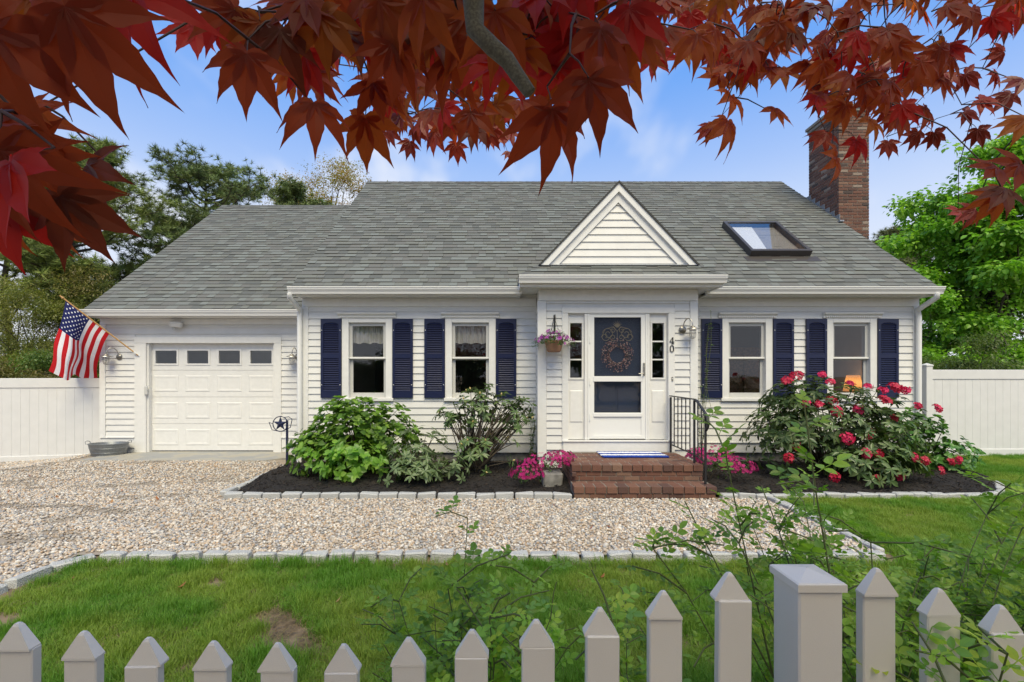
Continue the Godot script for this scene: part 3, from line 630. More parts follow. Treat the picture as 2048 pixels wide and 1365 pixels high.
func shutter(cx: float) -> void:
	var y0 := 1.259; var y1 := 2.661
	var hw := 0.182
	var z := WZ + 0.022
	var m := M.new()
	for r in [[-hw, -hw + 0.045, y0, y1], [hw - 0.045, hw, y0, y1], [-hw + 0.045, hw - 0.045, y0, y0 + 0.12], [-hw + 0.045, hw - 0.045, 1.965, 2.04], [-hw + 0.045, hw - 0.045, y1 - 0.06, y1]]:
		m.box(Vector3(cx + r[0], r[2], z), Vector3(cx + r[1], r[3], z + 0.034))
	# arched top of the upper louvre field
	var pts := PackedVector2Array([Vector2(cx - hw + 0.045, y1 - 0.059), Vector2(cx - hw + 0.045, y1 - 0.1)])
	for k in 11:
		var a := PI * k / 10.0
		pts.append(Vector2(cx - cos(a) * (hw - 0.052), y1 - 0.1 + sin(a) * 0.036))
	pts.append(Vector2(cx + hw - 0.045, y1 - 0.1)); pts.append(Vector2(cx + hw - 0.045, y1 - 0.059))
	m.prism(pts, z + 0.003, z + 0.033)
	m.box(Vector3(cx - hw + 0.044, y0 + 0.1, z), Vector3(cx + hw - 0.044, y1 - 0.05, z + 0.006))
	var s := put(H, "shutter", m.mesh(), mats.navy)
	if not cache.has("slat"):
		var q := M.new()
		q.cbox(T(Vector3.ZERO, rot(-40, 0, 0)), Vector3(2 * hw - 0.09, 0.034, 0.008), 0.002)
		cache.slat = q.mesh()
	for f in [[y0 + 0.138, 1.95], [2.056, y1 - 0.085]]:
		var k := int((f[1] - f[0]) / 0.0375)
		for j in k + 1:
			put(s, "slat", cache.slat, mats.navy, T(Vector3(cx, f[0] + (f[1] - f[0]) * j / k, z + 0.0205)))
	if not cache.has("screw"):
		var q := M.new()
		q.ball(T(Vector3.ZERO, Basis.from_scale(Vector3(1, 1, 0.5))), 0.009, 8, 4)
		cache.screw = q.mesh()
	for sx in [-1, 1]:
		for y in [1.49, 2.46]: put(s, "screw", cache.screw, mats.aluminium_white, T(Vector3(cx + sx * (hw - 0.02), y, z + 0.035)))

# roof frame: origin on the eave line, s up the slope
const TAN := 0.83
func roof_point(x: float, s: float, up: float, y0: float, z0: float) -> Vector3:
	var cs := 1.0 / sqrt(1.0 + TAN * TAN); var sn := TAN * cs
	return Vector3(x, y0 + s * sn + up * cs, z0 - s * cs + up * sn)

func tab_mesh(wi: int, tone: int) -> ArrayMesh:
	var key := "tab%d_%d" % [wi, tone]
	if not cache.has(key):
		var m := M.new()
		var g: float = [0.185, 0.21, 0.235, 0.265, 0.16, 0.225, 0.195][tone]
		m.col = Color(g * [1.0, 1.02, 1.0, 0.97, 1.0, 1.0, 1.03][tone], g * 1.04, g * [0.98, 0.96, 1.0, 0.99, 1.0, 0.94, 0.98][tone])
		var hw: float = TABW[wi] / 2 - 0.0015
		var lift: float = 0.018 if tone % 2 else 0.012
		var face := m.col
		m.col = Color(0.03, 0.03, 0.028)   # cut asphalt butt, painted dark to draw the shadow line under it
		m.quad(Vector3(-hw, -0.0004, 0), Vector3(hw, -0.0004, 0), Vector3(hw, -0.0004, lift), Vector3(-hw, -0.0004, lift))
		m.col = face
		m.hexa([Vector3(-hw, 0, 0.0), Vector3(hw, 0, 0), Vector3(-hw, EXPO + 0.03, -0.004), Vector3(hw, EXPO + 0.03, -0.004), Vector3(-hw, 0, lift), Vector3(hw, 0, lift), Vector3(-hw, EXPO + 0.03, 0.0005), Vector3(hw, EXPO + 0.03, 0.0005)])
		cache[key] = m.mesh()
	return cache[key]
const TABW := [0.14, 0.18, 0.22, 0.27, 0.33]
const EXPO := 0.143

func lay_shingles(roof: Node3D, x0: float, x1: float, y0: float, z0: float, rows: int, singles: int, ytop: float) -> void:
	var cs := 1.0 / sqrt(1.0 + TAN * TAN); var sn := TAN * cs
	var b := Basis(Vector3(1, 0, 0), Vector3(0, sn, -cs), Vector3(0, cs, sn))
	var rest := M.new()
	for r in rows:
		var x := x0
		var last := -1
		while x < x1 - 0.02:
			var wi := rng.randi_range(0, 4)
			while wi > 0 and x + TABW[wi] > x1 + 0.001: wi -= 1
			var tone := rng.randi_range(0, 6)
			if tone == last: tone = (tone + 3) % 7
			last = tone
			var wd: float = minf(TABW[wi], x1 - x)
			var p: Vector3 = Vector3(x + TABW[wi] / 2, y0 + r * EXPO * sn, z0 - r * EXPO * cs) + b.z * 0.004
			if wd < TABW[wi]: p.x = x1 - TABW[wi] / 2
			p += b.y * rnd(-0.004, 0.004)
			if r * EXPO * sn + y0 < ytop:
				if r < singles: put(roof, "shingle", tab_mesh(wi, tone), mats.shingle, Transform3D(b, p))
				else:
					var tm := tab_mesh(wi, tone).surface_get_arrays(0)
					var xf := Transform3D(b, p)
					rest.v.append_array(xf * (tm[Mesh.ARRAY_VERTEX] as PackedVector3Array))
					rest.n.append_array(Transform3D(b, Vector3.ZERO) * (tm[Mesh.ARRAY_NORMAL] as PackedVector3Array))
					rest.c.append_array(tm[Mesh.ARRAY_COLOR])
			x += wd
	put(roof, "shingle_field", rest.mesh(), mats.shingle, Transform3D(), "stuff")

func slab(m: M, a: Vector3, b: Vector3, c: Vector3, d: Vector3, th: float) -> void:
	var n := (b - a).cross(d - a).normalized() * th
	m.hexa([a - n, b - n, d - n, c - n, a, b, d, c])

func house() -> void:
	H = thing("cape_house", "white clapboard cape house with grey shingle roof, navy shutters and attached garage", "house", Vector3(1.9, 0, -10))
	var wins := [-2.42, -0.58, 4.35, 6.21]
	var holes := []; var skip := []
	for x in wins:
		holes.append(Rect2(x - 0.33, 1.26, 0.66, 1.34))
		skip.append(Rect2(x - 0.45, 1.2, 0.9, 1.575))
	# walls with openings
	var wl := wall("front_wall", XL, BL, 0.28, 3.1, WZ, holes.slice(0, 2))
	clad(wl, XL + 0.11, BL, 0.475, 2.885, WZ, skip.slice(0, 2))
	var wr := wall("front_wall", BR, XR, 0.28, 3.1, WZ, holes.slice(2))
	clad(wr, BR, XR - 0.11, 0.475, 2.885, WZ, skip.slice(2))
	for x in wins: window(x, 0)
	var m := M.new()
	m.box(Vector3(XL, 0, -16.2), Vector3(XL + 0.16, 3.1, WZ - 0.162)); m.box(Vector3(XR - 0.16, 0, -16.2), Vector3(XR, 3.1, WZ - 0.162)); m.box(Vector3(XL, 0, -16.36), Vector3(XR, 3.1, -16.202))
	for sx in [XL + 0.001, XR - 0.161]:
		m.prism(PackedVector2Array([Vector2(8.3, 3.1), Vector2(16.3, 3.1), Vector2(12.3, 6.7)]), sx, sx + 0.16, Transform3D(Basis(Vector3(0, 0, -1), Vector3(0, 1, 0), Vector3(1, 0, 0)), Vector3.ZERO))
	put(H, "end_walls", m.mesh(), mats.siding_paint)
	# foundation, skirt board, ledge
	for s in [[XL, BL - 0.01], [BR + 0.01, XR]]:
		boxp(H, "foundation", Vector3(s[0] + 0.03, -0.1, WZ - 0.2), Vector3(s[1] - 0.03, 0.279, WZ - 0.02), mats.concrete)
		boxp(H, "skirt_board", Vector3(s[0] + 0.004, 0.281, WZ + 0.001), Vector3(s[1] - 0.004, 0.452, WZ + 0.024), mats.white_paint, 0.004)
		boxp(H, "water_table", Vector3(s[0] - 0.002, 0.453, WZ + 0.001), Vector3(s[1] - 0.002, 0.474, WZ + 0.045), mats.white_paint, 0.004)
		boxp(H, "frieze_board", Vector3(s[0] + 0.002, 2.886, WZ + 0.001), Vector3(s[1] - 0.002, 3.034, WZ + 0.028), mats.white_paint, 0.004)
	for x in [[XL - 0.006, XL + 0.11], [XR - 0.11, XR + 0.006]]:
		boxp(H, "corner_board", Vector3(x[0], 0.476, WZ + 0.0015), Vector3(x[1], 2.884, WZ + 0.032), mats.white_paint, 0.004)
	# eaves
	for s in [[XL - 0.05, 0.30], [3.50, XR + 0.05]]:
		soffit(s[0], s[1], 3.036, 3.05, WZ + 0.03, -7.882, WZ + 0.055)
		boxp(H, "fascia", Vector3(s[0], 3.03, -7.88), Vector3(s[1], 3.165, -7.862), mats.white_paint)
		m = M.new(); m.run_x(gutter_profile(-7.86, 3.168), s[0] - 0.03, s[1] + 0.03)
		put(H, "gutter", m.mesh(), mats.aluminium_white)
	# downspouts: elbow from the gutter to the corner, then down
	for q in [[XL - 0.02, 1.0], [XR - 0.06, -1.0]]:
		m = M.new()
		var x: float = q[0]
		m.tube([Vector3(x - q[1] * 0.04, 3.06, -7.8), Vector3(x - q[1] * 0.04, 2.99, -7.8), Vector3(x, 2.82, WZ + 0.06), Vector3(x, 2.7, WZ + 0.075), Vector3(x, 0.2, WZ + 0.075), Vector3(x, 0.12, WZ + 0.1)], [0.045], 8)
		put(H, "downspout", m.mesh(), mats.aluminium_white)
	# main roof
	var sl := 4.41 / cos(atan(TAN))
	m = M.new()
	var ex0 := XL - 0.055; var ex1 := XR + 0.055
	slab(m, roof_point(ex0, 0, 0, 3.185, -7.87), roof_point(ex1, 0, 0, 3.185, -7.87), roof_point(ex1, sl, 0, 3.185, -7.87), roof_point(ex0, sl, 0, 3.185, -7.87), 0.05)
	slab(m, Vector3(ex1, 3.2, -16.7), Vector3(ex0, 3.2, -16.7), roof_point(ex0, sl, 0, 3.185, -7.87), roof_point(ex1, sl, 0, 3.185, -7.87), 0.05)
	var roof := put(H, "main_roof", m.mesh(), mats.roof_edge)
	lay_shingles(roof, ex0 - 0.01, ex1 + 0.01, 3.185, -7.87, 40, 5, 6.83)
	ridge_caps(roof, ex0, ex1, roof_point(0, sl, 0, 3.185, -7.87))
	for x in [ex0 - 0.018, ex1]:
		m = M.new()
		m.hexa([roof_point(x, 0.05, -0.19, 3.185, -7.87), roof_point(x + 0.018, 0.05, -0.19, 3.185, -7.87), roof_point(x, sl, -0.19, 3.185, -7.87), roof_point(x + 0.018, sl, -0.19, 3.185, -7.87), roof_point(x, 0.0, -0.004, 3.185, -7.87), roof_point(x + 0.018, 0.0, -0.004, 3.185, -7.87), roof_point(x, sl, -0.004, 3.185, -7.87), roof_point(x + 0.018, sl, -0.004, 3.185, -7.87)])
		put(H, "rake_board", m.mesh(), mats.white_paint)
	# garage wing
	var gx0 := -8.11
	var door := Rect2(-7.18, 0.1, 2.58, 2.205)
	var wg := wall("garage_wall", gx0, XL - 0.002, 0.1, 2.84, GZ, [door])
	clad(wg, gx0 + 0.115, -3.6, 0.42, 2.66, GZ, [Rect2(-7.41, 0.0, 2.95, 2.43)])
	boxp(H, "skirt_board", Vector3(gx0 + 0.004, 0.20, GZ + 0.001), Vector3(-7.415, 0.396, GZ + 0.024), mats.white_paint, 0.004)
	boxp(H, "skirt_board", Vector3(-4.455, 0.20, GZ + 0.001), Vector3(-3.6, 0.396, GZ + 0.024), mats.white_paint, 0.004)
	boxp(H, "water_table", Vector3(gx0 - 0.002, 0.397, GZ + 0.001), Vector3(-7.415, 0.42, GZ + 0.045), mats.white_paint, 0.004)
	boxp(H, "water_table", Vector3(-4.455, 0.397, GZ + 0.001), Vector3(-3.6, 0.42, GZ + 0.045), mats.white_paint, 0.004)
	boxp(H, "foundation", Vector3(gx0 + 0.02, -0.1, GZ - 0.2), Vector3(-7.2, 0.199, GZ - 0.004), mats.concrete)
	boxp(H, "foundation", Vector3(-4.58, -0.1, GZ - 0.2), Vector3(XL - 0.01, 0.199, GZ - 0.004), mats.concrete)
	boxp(H, "corner_board", Vector3(gx0 - 0.006, 0.422, GZ + 0.0015), Vector3(gx0 + 0.112, 2.68, GZ + 0.032), mats.white_paint, 0.004)
	boxp(H, "frieze_board", Vector3(gx0, 2.682, GZ + 0.001), Vector3(-3.59, 2.80, GZ + 0.028), mats.white_paint, 0.004)
	boxp(H, "soffit", Vector3(gx0 - 0.05, 2.802, GZ - 0.1), Vector3(-3.64, 2.815, -8.932), mats.white_paint)
	boxp(H, "fascia", Vector3(gx0 - 0.05, 2.795, -8.93), Vector3(-3.64, 2.93, -8.912), mats.white_paint)
	m = M.new(); m.run_x(gutter_profile(-8.91, 2.93), gx0 - 0.07, -3.66)
	put(H, "gutter", m.mesh(), mats.aluminium_white)
	m = M.new()
	m.box(Vector3(gx0, 0, -17.9), Vector3(gx0 + 0.16, 2.84, GZ - 0.162)); m.box(Vector3(gx0, 0, -18.0), Vector3(XL - 0.002, 2.84, -17.902)); m.box(Vector3(XL - 0.16, 0, -17.9), Vector3(XL - 0.002, 2.84, GZ - 0.162))
	m.prism(PackedVector2Array([Vector2(9.3, 2.84), Vector2(17.6, 2.84), Vector2(13.4, 6.45)]), gx0 + 0.001, gx0 + 0.16, Transform3D(Basis(Vector3(0, 0, -1), Vector3(0, 1, 0), Vector3(1, 0, 0)), Vector3.ZERO))
	put(H, "garage_side_walls", m.mesh(), mats.siding_paint)
	var gs := 4.39 / cos(atan(TAN))
	m = M.new()
	slab(m, roof_point(gx0 - 0.06, 0, 0, 2.945, -8.92), roof_point(XL - 0.07, 0, 0, 2.945, -8.92), roof_point(XL - 0.07, gs, 0, 2.945, -8.92), roof_point(gx0 - 0.06, gs, 0, 2.945, -8.92), 0.05)
	slab(m, Vector3(XL - 0.07, 2.95, -17.7), Vector3(gx0 - 0.06, 2.95, -17.7), roof_point(gx0 - 0.06, gs, 0, 2.945, -8.92), roof_point(XL - 0.07, gs, 0, 2.945, -8.92), 0.05)
	var groof := put(H, "garage_roof", m.mesh(), mats.roof_edge)
	lay_shingles(groof, gx0 - 0.07, XL - 0.075, 2.945, -8.92, 40, 3, 6.55)
	ridge_caps(groof, gx0 - 0.06, XL - 0.07, roof_point(0, gs, 0, 2.945, -8.92))
	m = M.new()
	var rx := gx0 - 0.078
	m.hexa([roof_point(rx, 0.05, -0.19, 2.945, -8.92), roof_point(rx + 0.018, 0.05, -0.19, 2.945, -8.92), roof_point(rx, gs, -0.19, 2.945, -8.92), roof_point(rx + 0.018, gs, -0.19, 2.945, -8.92), roof_point(rx, 0, -0.004, 2.945, -8.92), roof_point(rx + 0.018, 0, -0.004, 2.945, -8.92), roof_point(rx, gs, -0.004, 2.945, -8.92), roof_point(rx + 0.018, gs, -0.004, 2.945, -8.92)])
	put(H, "rake_board", m.mesh(), mats.white_paint)
	garage_door(door)
	chimney()
	skylight()
	interior()

func ridge_caps(roof: Node3D, x0: float, x1: float, p: Vector3) -> void:
	var m := M.new()
	var x := x0 - 0.01
	while x < x1:
		var g := rnd(0.1, 0.17)
		m.col = Color(g, g * 1.02, g * 0.97)
		var up := 0.022
		var w := minf(0.17, x1 + 0.01 - x)
		m.quad(Vector3(x, p.y - 0.085, p.z + 0.13), Vector3(x + w, p.y - 0.085 - 0.006, p.z + 0.13), Vector3(x + w, p.y + up - 0.006, p.z), Vector3(x, p.y + up, p.z))
		m.quad(Vector3(x + w, p.y - 0.085 - 0.006, p.z - 0.13), Vector3(x, p.y - 0.085, p.z - 0.13), Vector3(x, p.y + up, p.z), Vector3(x + w, p.y + up - 0.006, p.z))
		x += 0.17
	put(roof, "ridge_cap", m.mesh(), mats.shingle)

func soffit(x0: float, x1: float, y0: float, y1: float, zb: float, zf: float, zs: float) -> void:   # board with a row of vent slots
	var m := M.new()
	m.box(Vector3(x0, y0, zb - 0.1), Vector3(x1, y1, zs)); m.box(Vector3(x0, y0, zs + 0.03), Vector3(x1, y1, zf))
	var x := x0
	while x < x1:
		var e := minf(x + 0.045, x1)
		m.box(Vector3(x, y0, zs), Vector3(e, y1, zs + 0.03)); x += 0.08
	put(H, "soffit", m.mesh(), mats.white_paint)

func garage_door(r: Rect2) -> void:
	var z := GZ - 0.09
	for q in [[Vector3(-7.41, 0.1, GZ + 0.001), Vector3(r.position.x, r.end.y, GZ + 0.034)], [Vector3(r.end.x, 0.1, GZ + 0.001), Vector3(-4.46, r.end.y, GZ + 0.034)], [Vector3(-7.41, r.end.y + 0.001, GZ + 0.001), Vector3(-4.46, 2.43, GZ + 0.036)]]:
		boxp(H, "door_casing", q[0], q[1], mats.white_paint, 0.004)
	for q in [[r.position.x, r.position.x + 0.035], [r.end.x - 0.035, r.end.x]]: boxp(H, "door_jamb", Vector3(q[0] + 0.0005, 0.1, z - 0.0), Vector3(q[1] - 0.0005, r.end.y - 0.002, GZ - 0.001), mats.white_paint)
	var x0 := r.position.x + 0.002; var x1 := r.end.x - 0.002
	var hs := (r.end.y - 0.125) / 4
	var d := boxp(H, "garage_door", Vector3(x0, 0.112, z - 0.05), Vector3(x1, 0.128, z - 0.005), mats.rubber_seal)
	var cw := (x1 - x0) / 4
	for s in 4:
		var y0 := 0.13 + s * hs; var y1 := y0 + hs - 0.005
		var ws := []
		if s == 3:
			for k in 4: ws.append(Rect2(x0 + cw * (k + 0.5) - 0.22, y0 + 0.13, 0.44, 0.27))
		var m := M.new()
		for c in cells(x0, x1, y0, y1, ws): m.box(Vector3(c.position.x, c.position.y, z - 0.05), Vector3(c.end.x, c.end.y, z))
		put(d, "section", m.mesh(), mats.white_paint)
		for k in 4:
			var cx := x0 + cw * (k + 0.5)
			m = M.new()
			if s == 3:
				var w: Rect2 = ws[k]
				for c in cells(w.position.x - 0.03, w.end.x + 0.03, w.position.y - 0.03, w.end.y + 0.03, [w.grow(-0.004)]): m.box(Vector3(c.position.x, c.position.y, z + 0.0005), Vector3(c.end.x, c.end.y, z + 0.012))
				put(d, "window_frame", m.mesh(), mats.white_paint)
				boxp(d, "pane", Vector3(w.position.x, w.position.y, z - 0.02), Vector3(w.end.x, w.end.y, z - 0.015), mats.glass)
			else:
				# pressed panel: a groove round a raised field
				var hw := 0.25; var cy := (y0 + y1) / 2; var hh := 0.165
				var o := []
				for st in [[0.0, 0.001], [0.012, 0.007], [0.03, 0.007], [0.06, 0.003]]:
					o.append([Vector3(cx - hw + st[0], cy - hh + st[0], z + st[1]), Vector3(cx + hw - st[0], cy - hh + st[0], z + st[1]), Vector3(cx + hw - st[0], cy + hh - st[0], z + st[1]), Vector3(cx - hw + st[0], cy + hh - st[0], z + st[1])])
				for i in 3:
					for j in 4: m.quad(o[i][j], o[i][(j + 1) % 4], o[i + 1][(j + 1) % 4], o[i + 1][j])
				m.quad(o[3][0], o[3][1], o[3][2], o[3][3])
				put(d, "panel", m.mesh(), mats.white_paint)

func brick_mesh(s: Vector3, tone: int) -> ArrayMesh:
	var key := "brick%s_%d" % [s, tone]
	if not cache.has(key):
		var m := M.new()
		m.col = [Color(0.27, 0.12, 0.08), Color(0.22, 0.1, 0.07), Color(0.31, 0.15, 0.1), Color(0.17, 0.09, 0.07), Color(0.35, 0.2, 0.14), Color(0.25, 0.13, 0.095), Color(0.46, 0.36, 0.29), Color(0.12, 0.085, 0.072)][tone]
		m.cbox(Transform3D(), s, 0.004)
		cache[key] = m.mesh()
	return cache[key]
func tone() -> int: return [0, 0, 1, 1, 2, 2, 3, 4, 5, 5, 6, 7][rng.randi_range(0, 11)]

func chimney() -> void:
	var x0 := 7.49; var x1 := 8.17; var z0 := -11.2; var z1 := -10.2
	var top := 7.55
	var c := boxp(H, "chimney", Vector3(x0 + 0.008, 0, z0 + 0.008), Vector3(x1 - 0.008, top, z1 - 0.008), mats.mortar)
	var y := 4.42
	var row := 0
	while y < top - 0.05:
		# front face: stretchers along x; left face: stretchers along z
		var bx := x0 + 0.001 - (0.1065 if row % 2 else 0.0)
		while bx < x1 - 0.02:
			var a := maxf(bx, x0); var b := minf(bx + 0.203, x1)
			if b - a > 0.03 and y > 4.3: put(c, "brick", brick_mesh(Vector3(snappedf(b - a, 0.001), 0.057, 0.05), tone()), mats.brick, T(Vector3((a + b) / 2, y + 0.03, z1 - 0.024 + rnd(-0.002, 0.002))))
			bx += 0.213
		var bz := z0 + 0.001 - (0.1065 if row % 2 == 0 else 0.0)
		while bz < z1 - 0.06:
			var a := maxf(bz, z0); var b := minf(bz + 0.203, z1 - 0.053)
			if b - a > 0.03 and y > 4.9 - 0.83 * ((a + b) / 2 - z1) - 0.1: put(c, "brick", brick_mesh(Vector3(0.05, 0.057, snappedf(b - a, 0.001)), tone()), mats.brick, T(Vector3(x0 + 0.024 + rnd(-0.002, 0.002), y + 0.03, (a + b) / 2)))
			bz += 0.213
		y += 0.068
		row += 1
	for k in 2:
		var g := 0.025 + 0.03 * k
		put(c, "corbel_course", M_box(Vector3(x0 - g, top + 0.001 + k * 0.075, z0 - g), Vector3(x1 + g, top + 0.07 + k * 0.075, z1 + g), 0.006), mats.mortar if k == 1 else mats.concrete)
	# stepped metal flashing along the roof edge
	for k in 7:
		var z := -10.16 - k * 0.16
		var yy := 3.185 + TAN * (-z - 7.87)
		put(c, "step_flashing", M_box(Vector3(x0 - 0.012, yy - 0.1, z - 0.15), Vector3(x0 - 0.002 - 0.0005 * k, yy + 0.16, z + 0.005), 0.001), mats.flashing)
	boxp(c, "step_flashing", Vector3(x0 - 0.1, 5.035, -10.2), Vector3(x0 - 0.011, 5.045 + 0.02, -10.02), mats.flashing)

func skylight() -> void:
	var y0 := 3.185; var z0 := -7.87
	var s0 := 0.89 / cos(atan(TAN)); var s1 := s0 + 1.46
	var x0 := 4.72; var x1 := 5.88
	var f := [roof_point(x0, s0, 0.13, y0, z0), roof_point(x1, s0, 0.13, y0, z0), roof_point(x1, s1, 0.13, y0, z0), roof_point(x0, s1, 0.13, y0, z0)]
	var root: MeshInstance3D
	var parts := [[x0, x1, s0, s0 + 0.075], [x0, x1, s1 - 0.06, s1], [x0, x0 + 0.06, s0 + 0.076, s1 - 0.061], [x1 - 0.06, x1, s0 + 0.076, s1 - 0.061]]
	for k in 4:
		var q: Array = parts[k]
		var m := M.new()
		var p := []
		for u in [-0.01, 0.135]:
			for s in [q[2], q[3]]:
				for x in [q[0], q[1]]: p.append(roof_point(x, s, u, y0, z0))
		m.hexa(p)
		if k == 0: root = put(H, "skylight", m.mesh(), mats.skylight_frame)
		else: put(root, "frame", m.mesh(), mats.skylight_frame)
	var m2 := M.new()
	slab(m2, roof_point(x0 + 0.061, s0 + 0.076, 0.12, y0, z0), roof_point(x1 - 0.061, s0 + 0.076, 0.12, y0, z0), roof_point(x1 - 0.061, s1 - 0.061, 0.12, y0, z0), roof_point(x0 + 0.061, s1 - 0.061, 0.12, y0, z0), 0.006)
	put(root, "pane", m2.mesh(), mats.glass)
	# white sheet painted as the sky-lit shaft wall, over the greyer well
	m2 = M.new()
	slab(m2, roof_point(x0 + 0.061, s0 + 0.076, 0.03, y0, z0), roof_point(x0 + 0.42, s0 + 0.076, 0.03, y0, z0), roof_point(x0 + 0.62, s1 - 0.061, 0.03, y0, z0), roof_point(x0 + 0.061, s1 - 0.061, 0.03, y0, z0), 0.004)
	put(root, "lit_shaft_sheet", m2.mesh(), mats.shaft_white)
	m2 = M.new()
	slab(m2, roof_point(x0 + 0.061, s0 + 0.076, 0.02, y0, z0), roof_point(x1 - 0.061, s0 + 0.076, 0.02, y0, z0), roof_point(x1 - 0.061, s1 - 0.061, 0.02, y0, z0), roof_point(x0 + 0.061, s1 - 0.061, 0.02, y0, z0), 0.004)
	put(root, "well_lining", m2.mesh(), mats.interior_pale)
	m2 = M.new()
	slab(m2, roof_point(x0 - 0.12, s0 - 0.2, 0.017, y0, z0), roof_point(x1 + 0.12, s0 - 0.2, 0.017, y0, z0), roof_point(x1 + 0.12, s0 - 0.002, 0.02, y0, z0), roof_point(x0 - 0.12, s0 - 0.002, 0.02, y0, z0), 0.004)
	put(root, "flashing_apron", m2.mesh(), mats.skylight_frame)

func interior() -> void:
	# one room behind each half of the front, closed by partitions
	var m := M.new()
	m.box(Vector3(XL + 0.17, 0.35, -12.2), Vector3(XR - 0.17, 0.4, WZ - 0.17))
	put(H, "room_floor", m.mesh(), mats.floorboards)
	boxp(H, "room_ceiling", Vector3(XL + 0.17, 2.95, -12.2), Vector3(XR - 0.17, 3.0, WZ - 0.17), mats.interior_pale)
	boxp(H, "room_wall", Vector3(XL + 0.17, 0.4, -12.3), Vector3(XR - 0.17, 2.95, -12.201), mats.interior)
	boxp(H, "partition", Vector3(0.45, 0.4, -12.2), Vector3(0.55, 2.95, WZ - 0.17), mats.interior)
	boxp(H, "partition", Vector3(3.3, 0.4, -12.2), Vector3(3.4, 2.95, WZ - 0.17), mats.cabinet_wood)
	for x in [-2.42, -0.58]:
		var t := thing("valance_curtain", "short gathered white valance inside the window nearest the " + ("garage" if x < -1.0 else "entrance planter"), "curtain", Vector3(x, 2.15, WZ - 0.13), "white valances between garage and entrance")
		var q := M.new()
		var n := 44
		for i in n:
			var a := []
			for k in 2:
				var u := float(i + k) / n
				a.append(Vector3(x - 0.34 + 0.68 * u, 0, WZ - 0.135 + 0.016 * sin(u * 46.0) + 0.008 * sin(u * 101.0)))
			q.quad(a[0] + Vector3(0, 2.24 + 0.01 * sin(i * 0.5), 0), a[1] + Vector3(0, 2.24 + 0.01 * sin((i + 1) * 0.5), 0), a[1] + Vector3(0, 2.6, 0), a[0] + Vector3(0, 2.6, 0))
		put(t, "cloth", q.mesh(), mats.curtain)
		q = M.new(); q.tube([Vector3(x - 0.36, 2.585, WZ - 0.15), Vector3(x + 0.36, 2.585, WZ - 0.15)], [0.008])
		put(t, "rod", q.mesh(), mats.dark_metal)
	var cb := thing("wooden_cabinet", "tall orange brown wooden cabinet inside, seen through the window next to the entrance", "cabinet", Vector3(4.9, 0.4, -9.9))
	boxp(cb, "body", Vector3(4.45, 0.4, -10.2), Vector3(5.7, 2.25, -9.7), mats.cabinet_wood)
	for k in 2: boxp(cb, "door", Vector3(4.5 + 0.6 * k, 0.5, -9.699), Vector3(5.06 + 0.6 * k, 2.18, -9.675), mats.cabinet_wood, 0.004)
	var tb := thing("side_table", "small dark side table holding a lamp inside the window farthest from the garage", "table", Vector3(7.0, 0.4, -9.1))
	boxp(tb, "top", Vector3(6.72, 1.0, -9.35), Vector3(7.22, 1.04, -8.85), mats.floorboards, 0.005)
	for k in 4: boxp(tb, "leg", Vector3(6.74 + 0.42 * (k % 2), 0.4, -9.33 + 0.42 * (k / 2)), Vector3(6.78 + 0.42 * (k % 2), 0.999, -9.29 + 0.42 * (k / 2)), mats.floorboards)
	var lp := thing("table_lamp", "table lamp with lit cream shade inside the window farthest from the garage", "lamp", Vector3(6.97, 1.04, -9.1))
	m = M.new(); m.lathe([Vector2(0.001, 0), Vector2(0.08, 0.001), Vector2(0.08, 0.02), Vector2(0.03, 0.05), Vector2(0.06, 0.16), Vector2(0.02, 0.28), Vector2(0.012, 0.34), Vector2(0.001, 0.341)], 16)
	put(lp, "lamp_base", m.mesh(), mats.terracotta, T(lp.position))
	m = M.new(); m.lathe([Vector2(0.17, 0.3), Vector2(0.11, 0.62)], 20); m.lathe([Vector2(0.108, 0.62), Vector2(0.168, 0.3)], 20)
	var sh := mat("lamp_shade", L(0.75, 0.6, 0.42), 0.8, null, 1, {"backlight_enabled": true, "backlight": L(0.9, 0.7, 0.45), "emission_enabled": true, "emission": L(1.0, 0.62, 0.3), "emission_energy_multiplier": 0.035})
	put(lp, "lamp_shade", m.mesh(), sh, T(lp.position))
	var om := OmniLight3D.new()
	om.name = "lamp_light"; om.light_energy = 0.012; om.light_color = Color(1, 0.8, 0.55); om.light_size = 0.04; om.omni_range = 8; om.omni_attenuation = 2.0; om.shadow_enabled = true
	lp.add_child(om)
	om.position = Vector3(0, 0.45, 0)

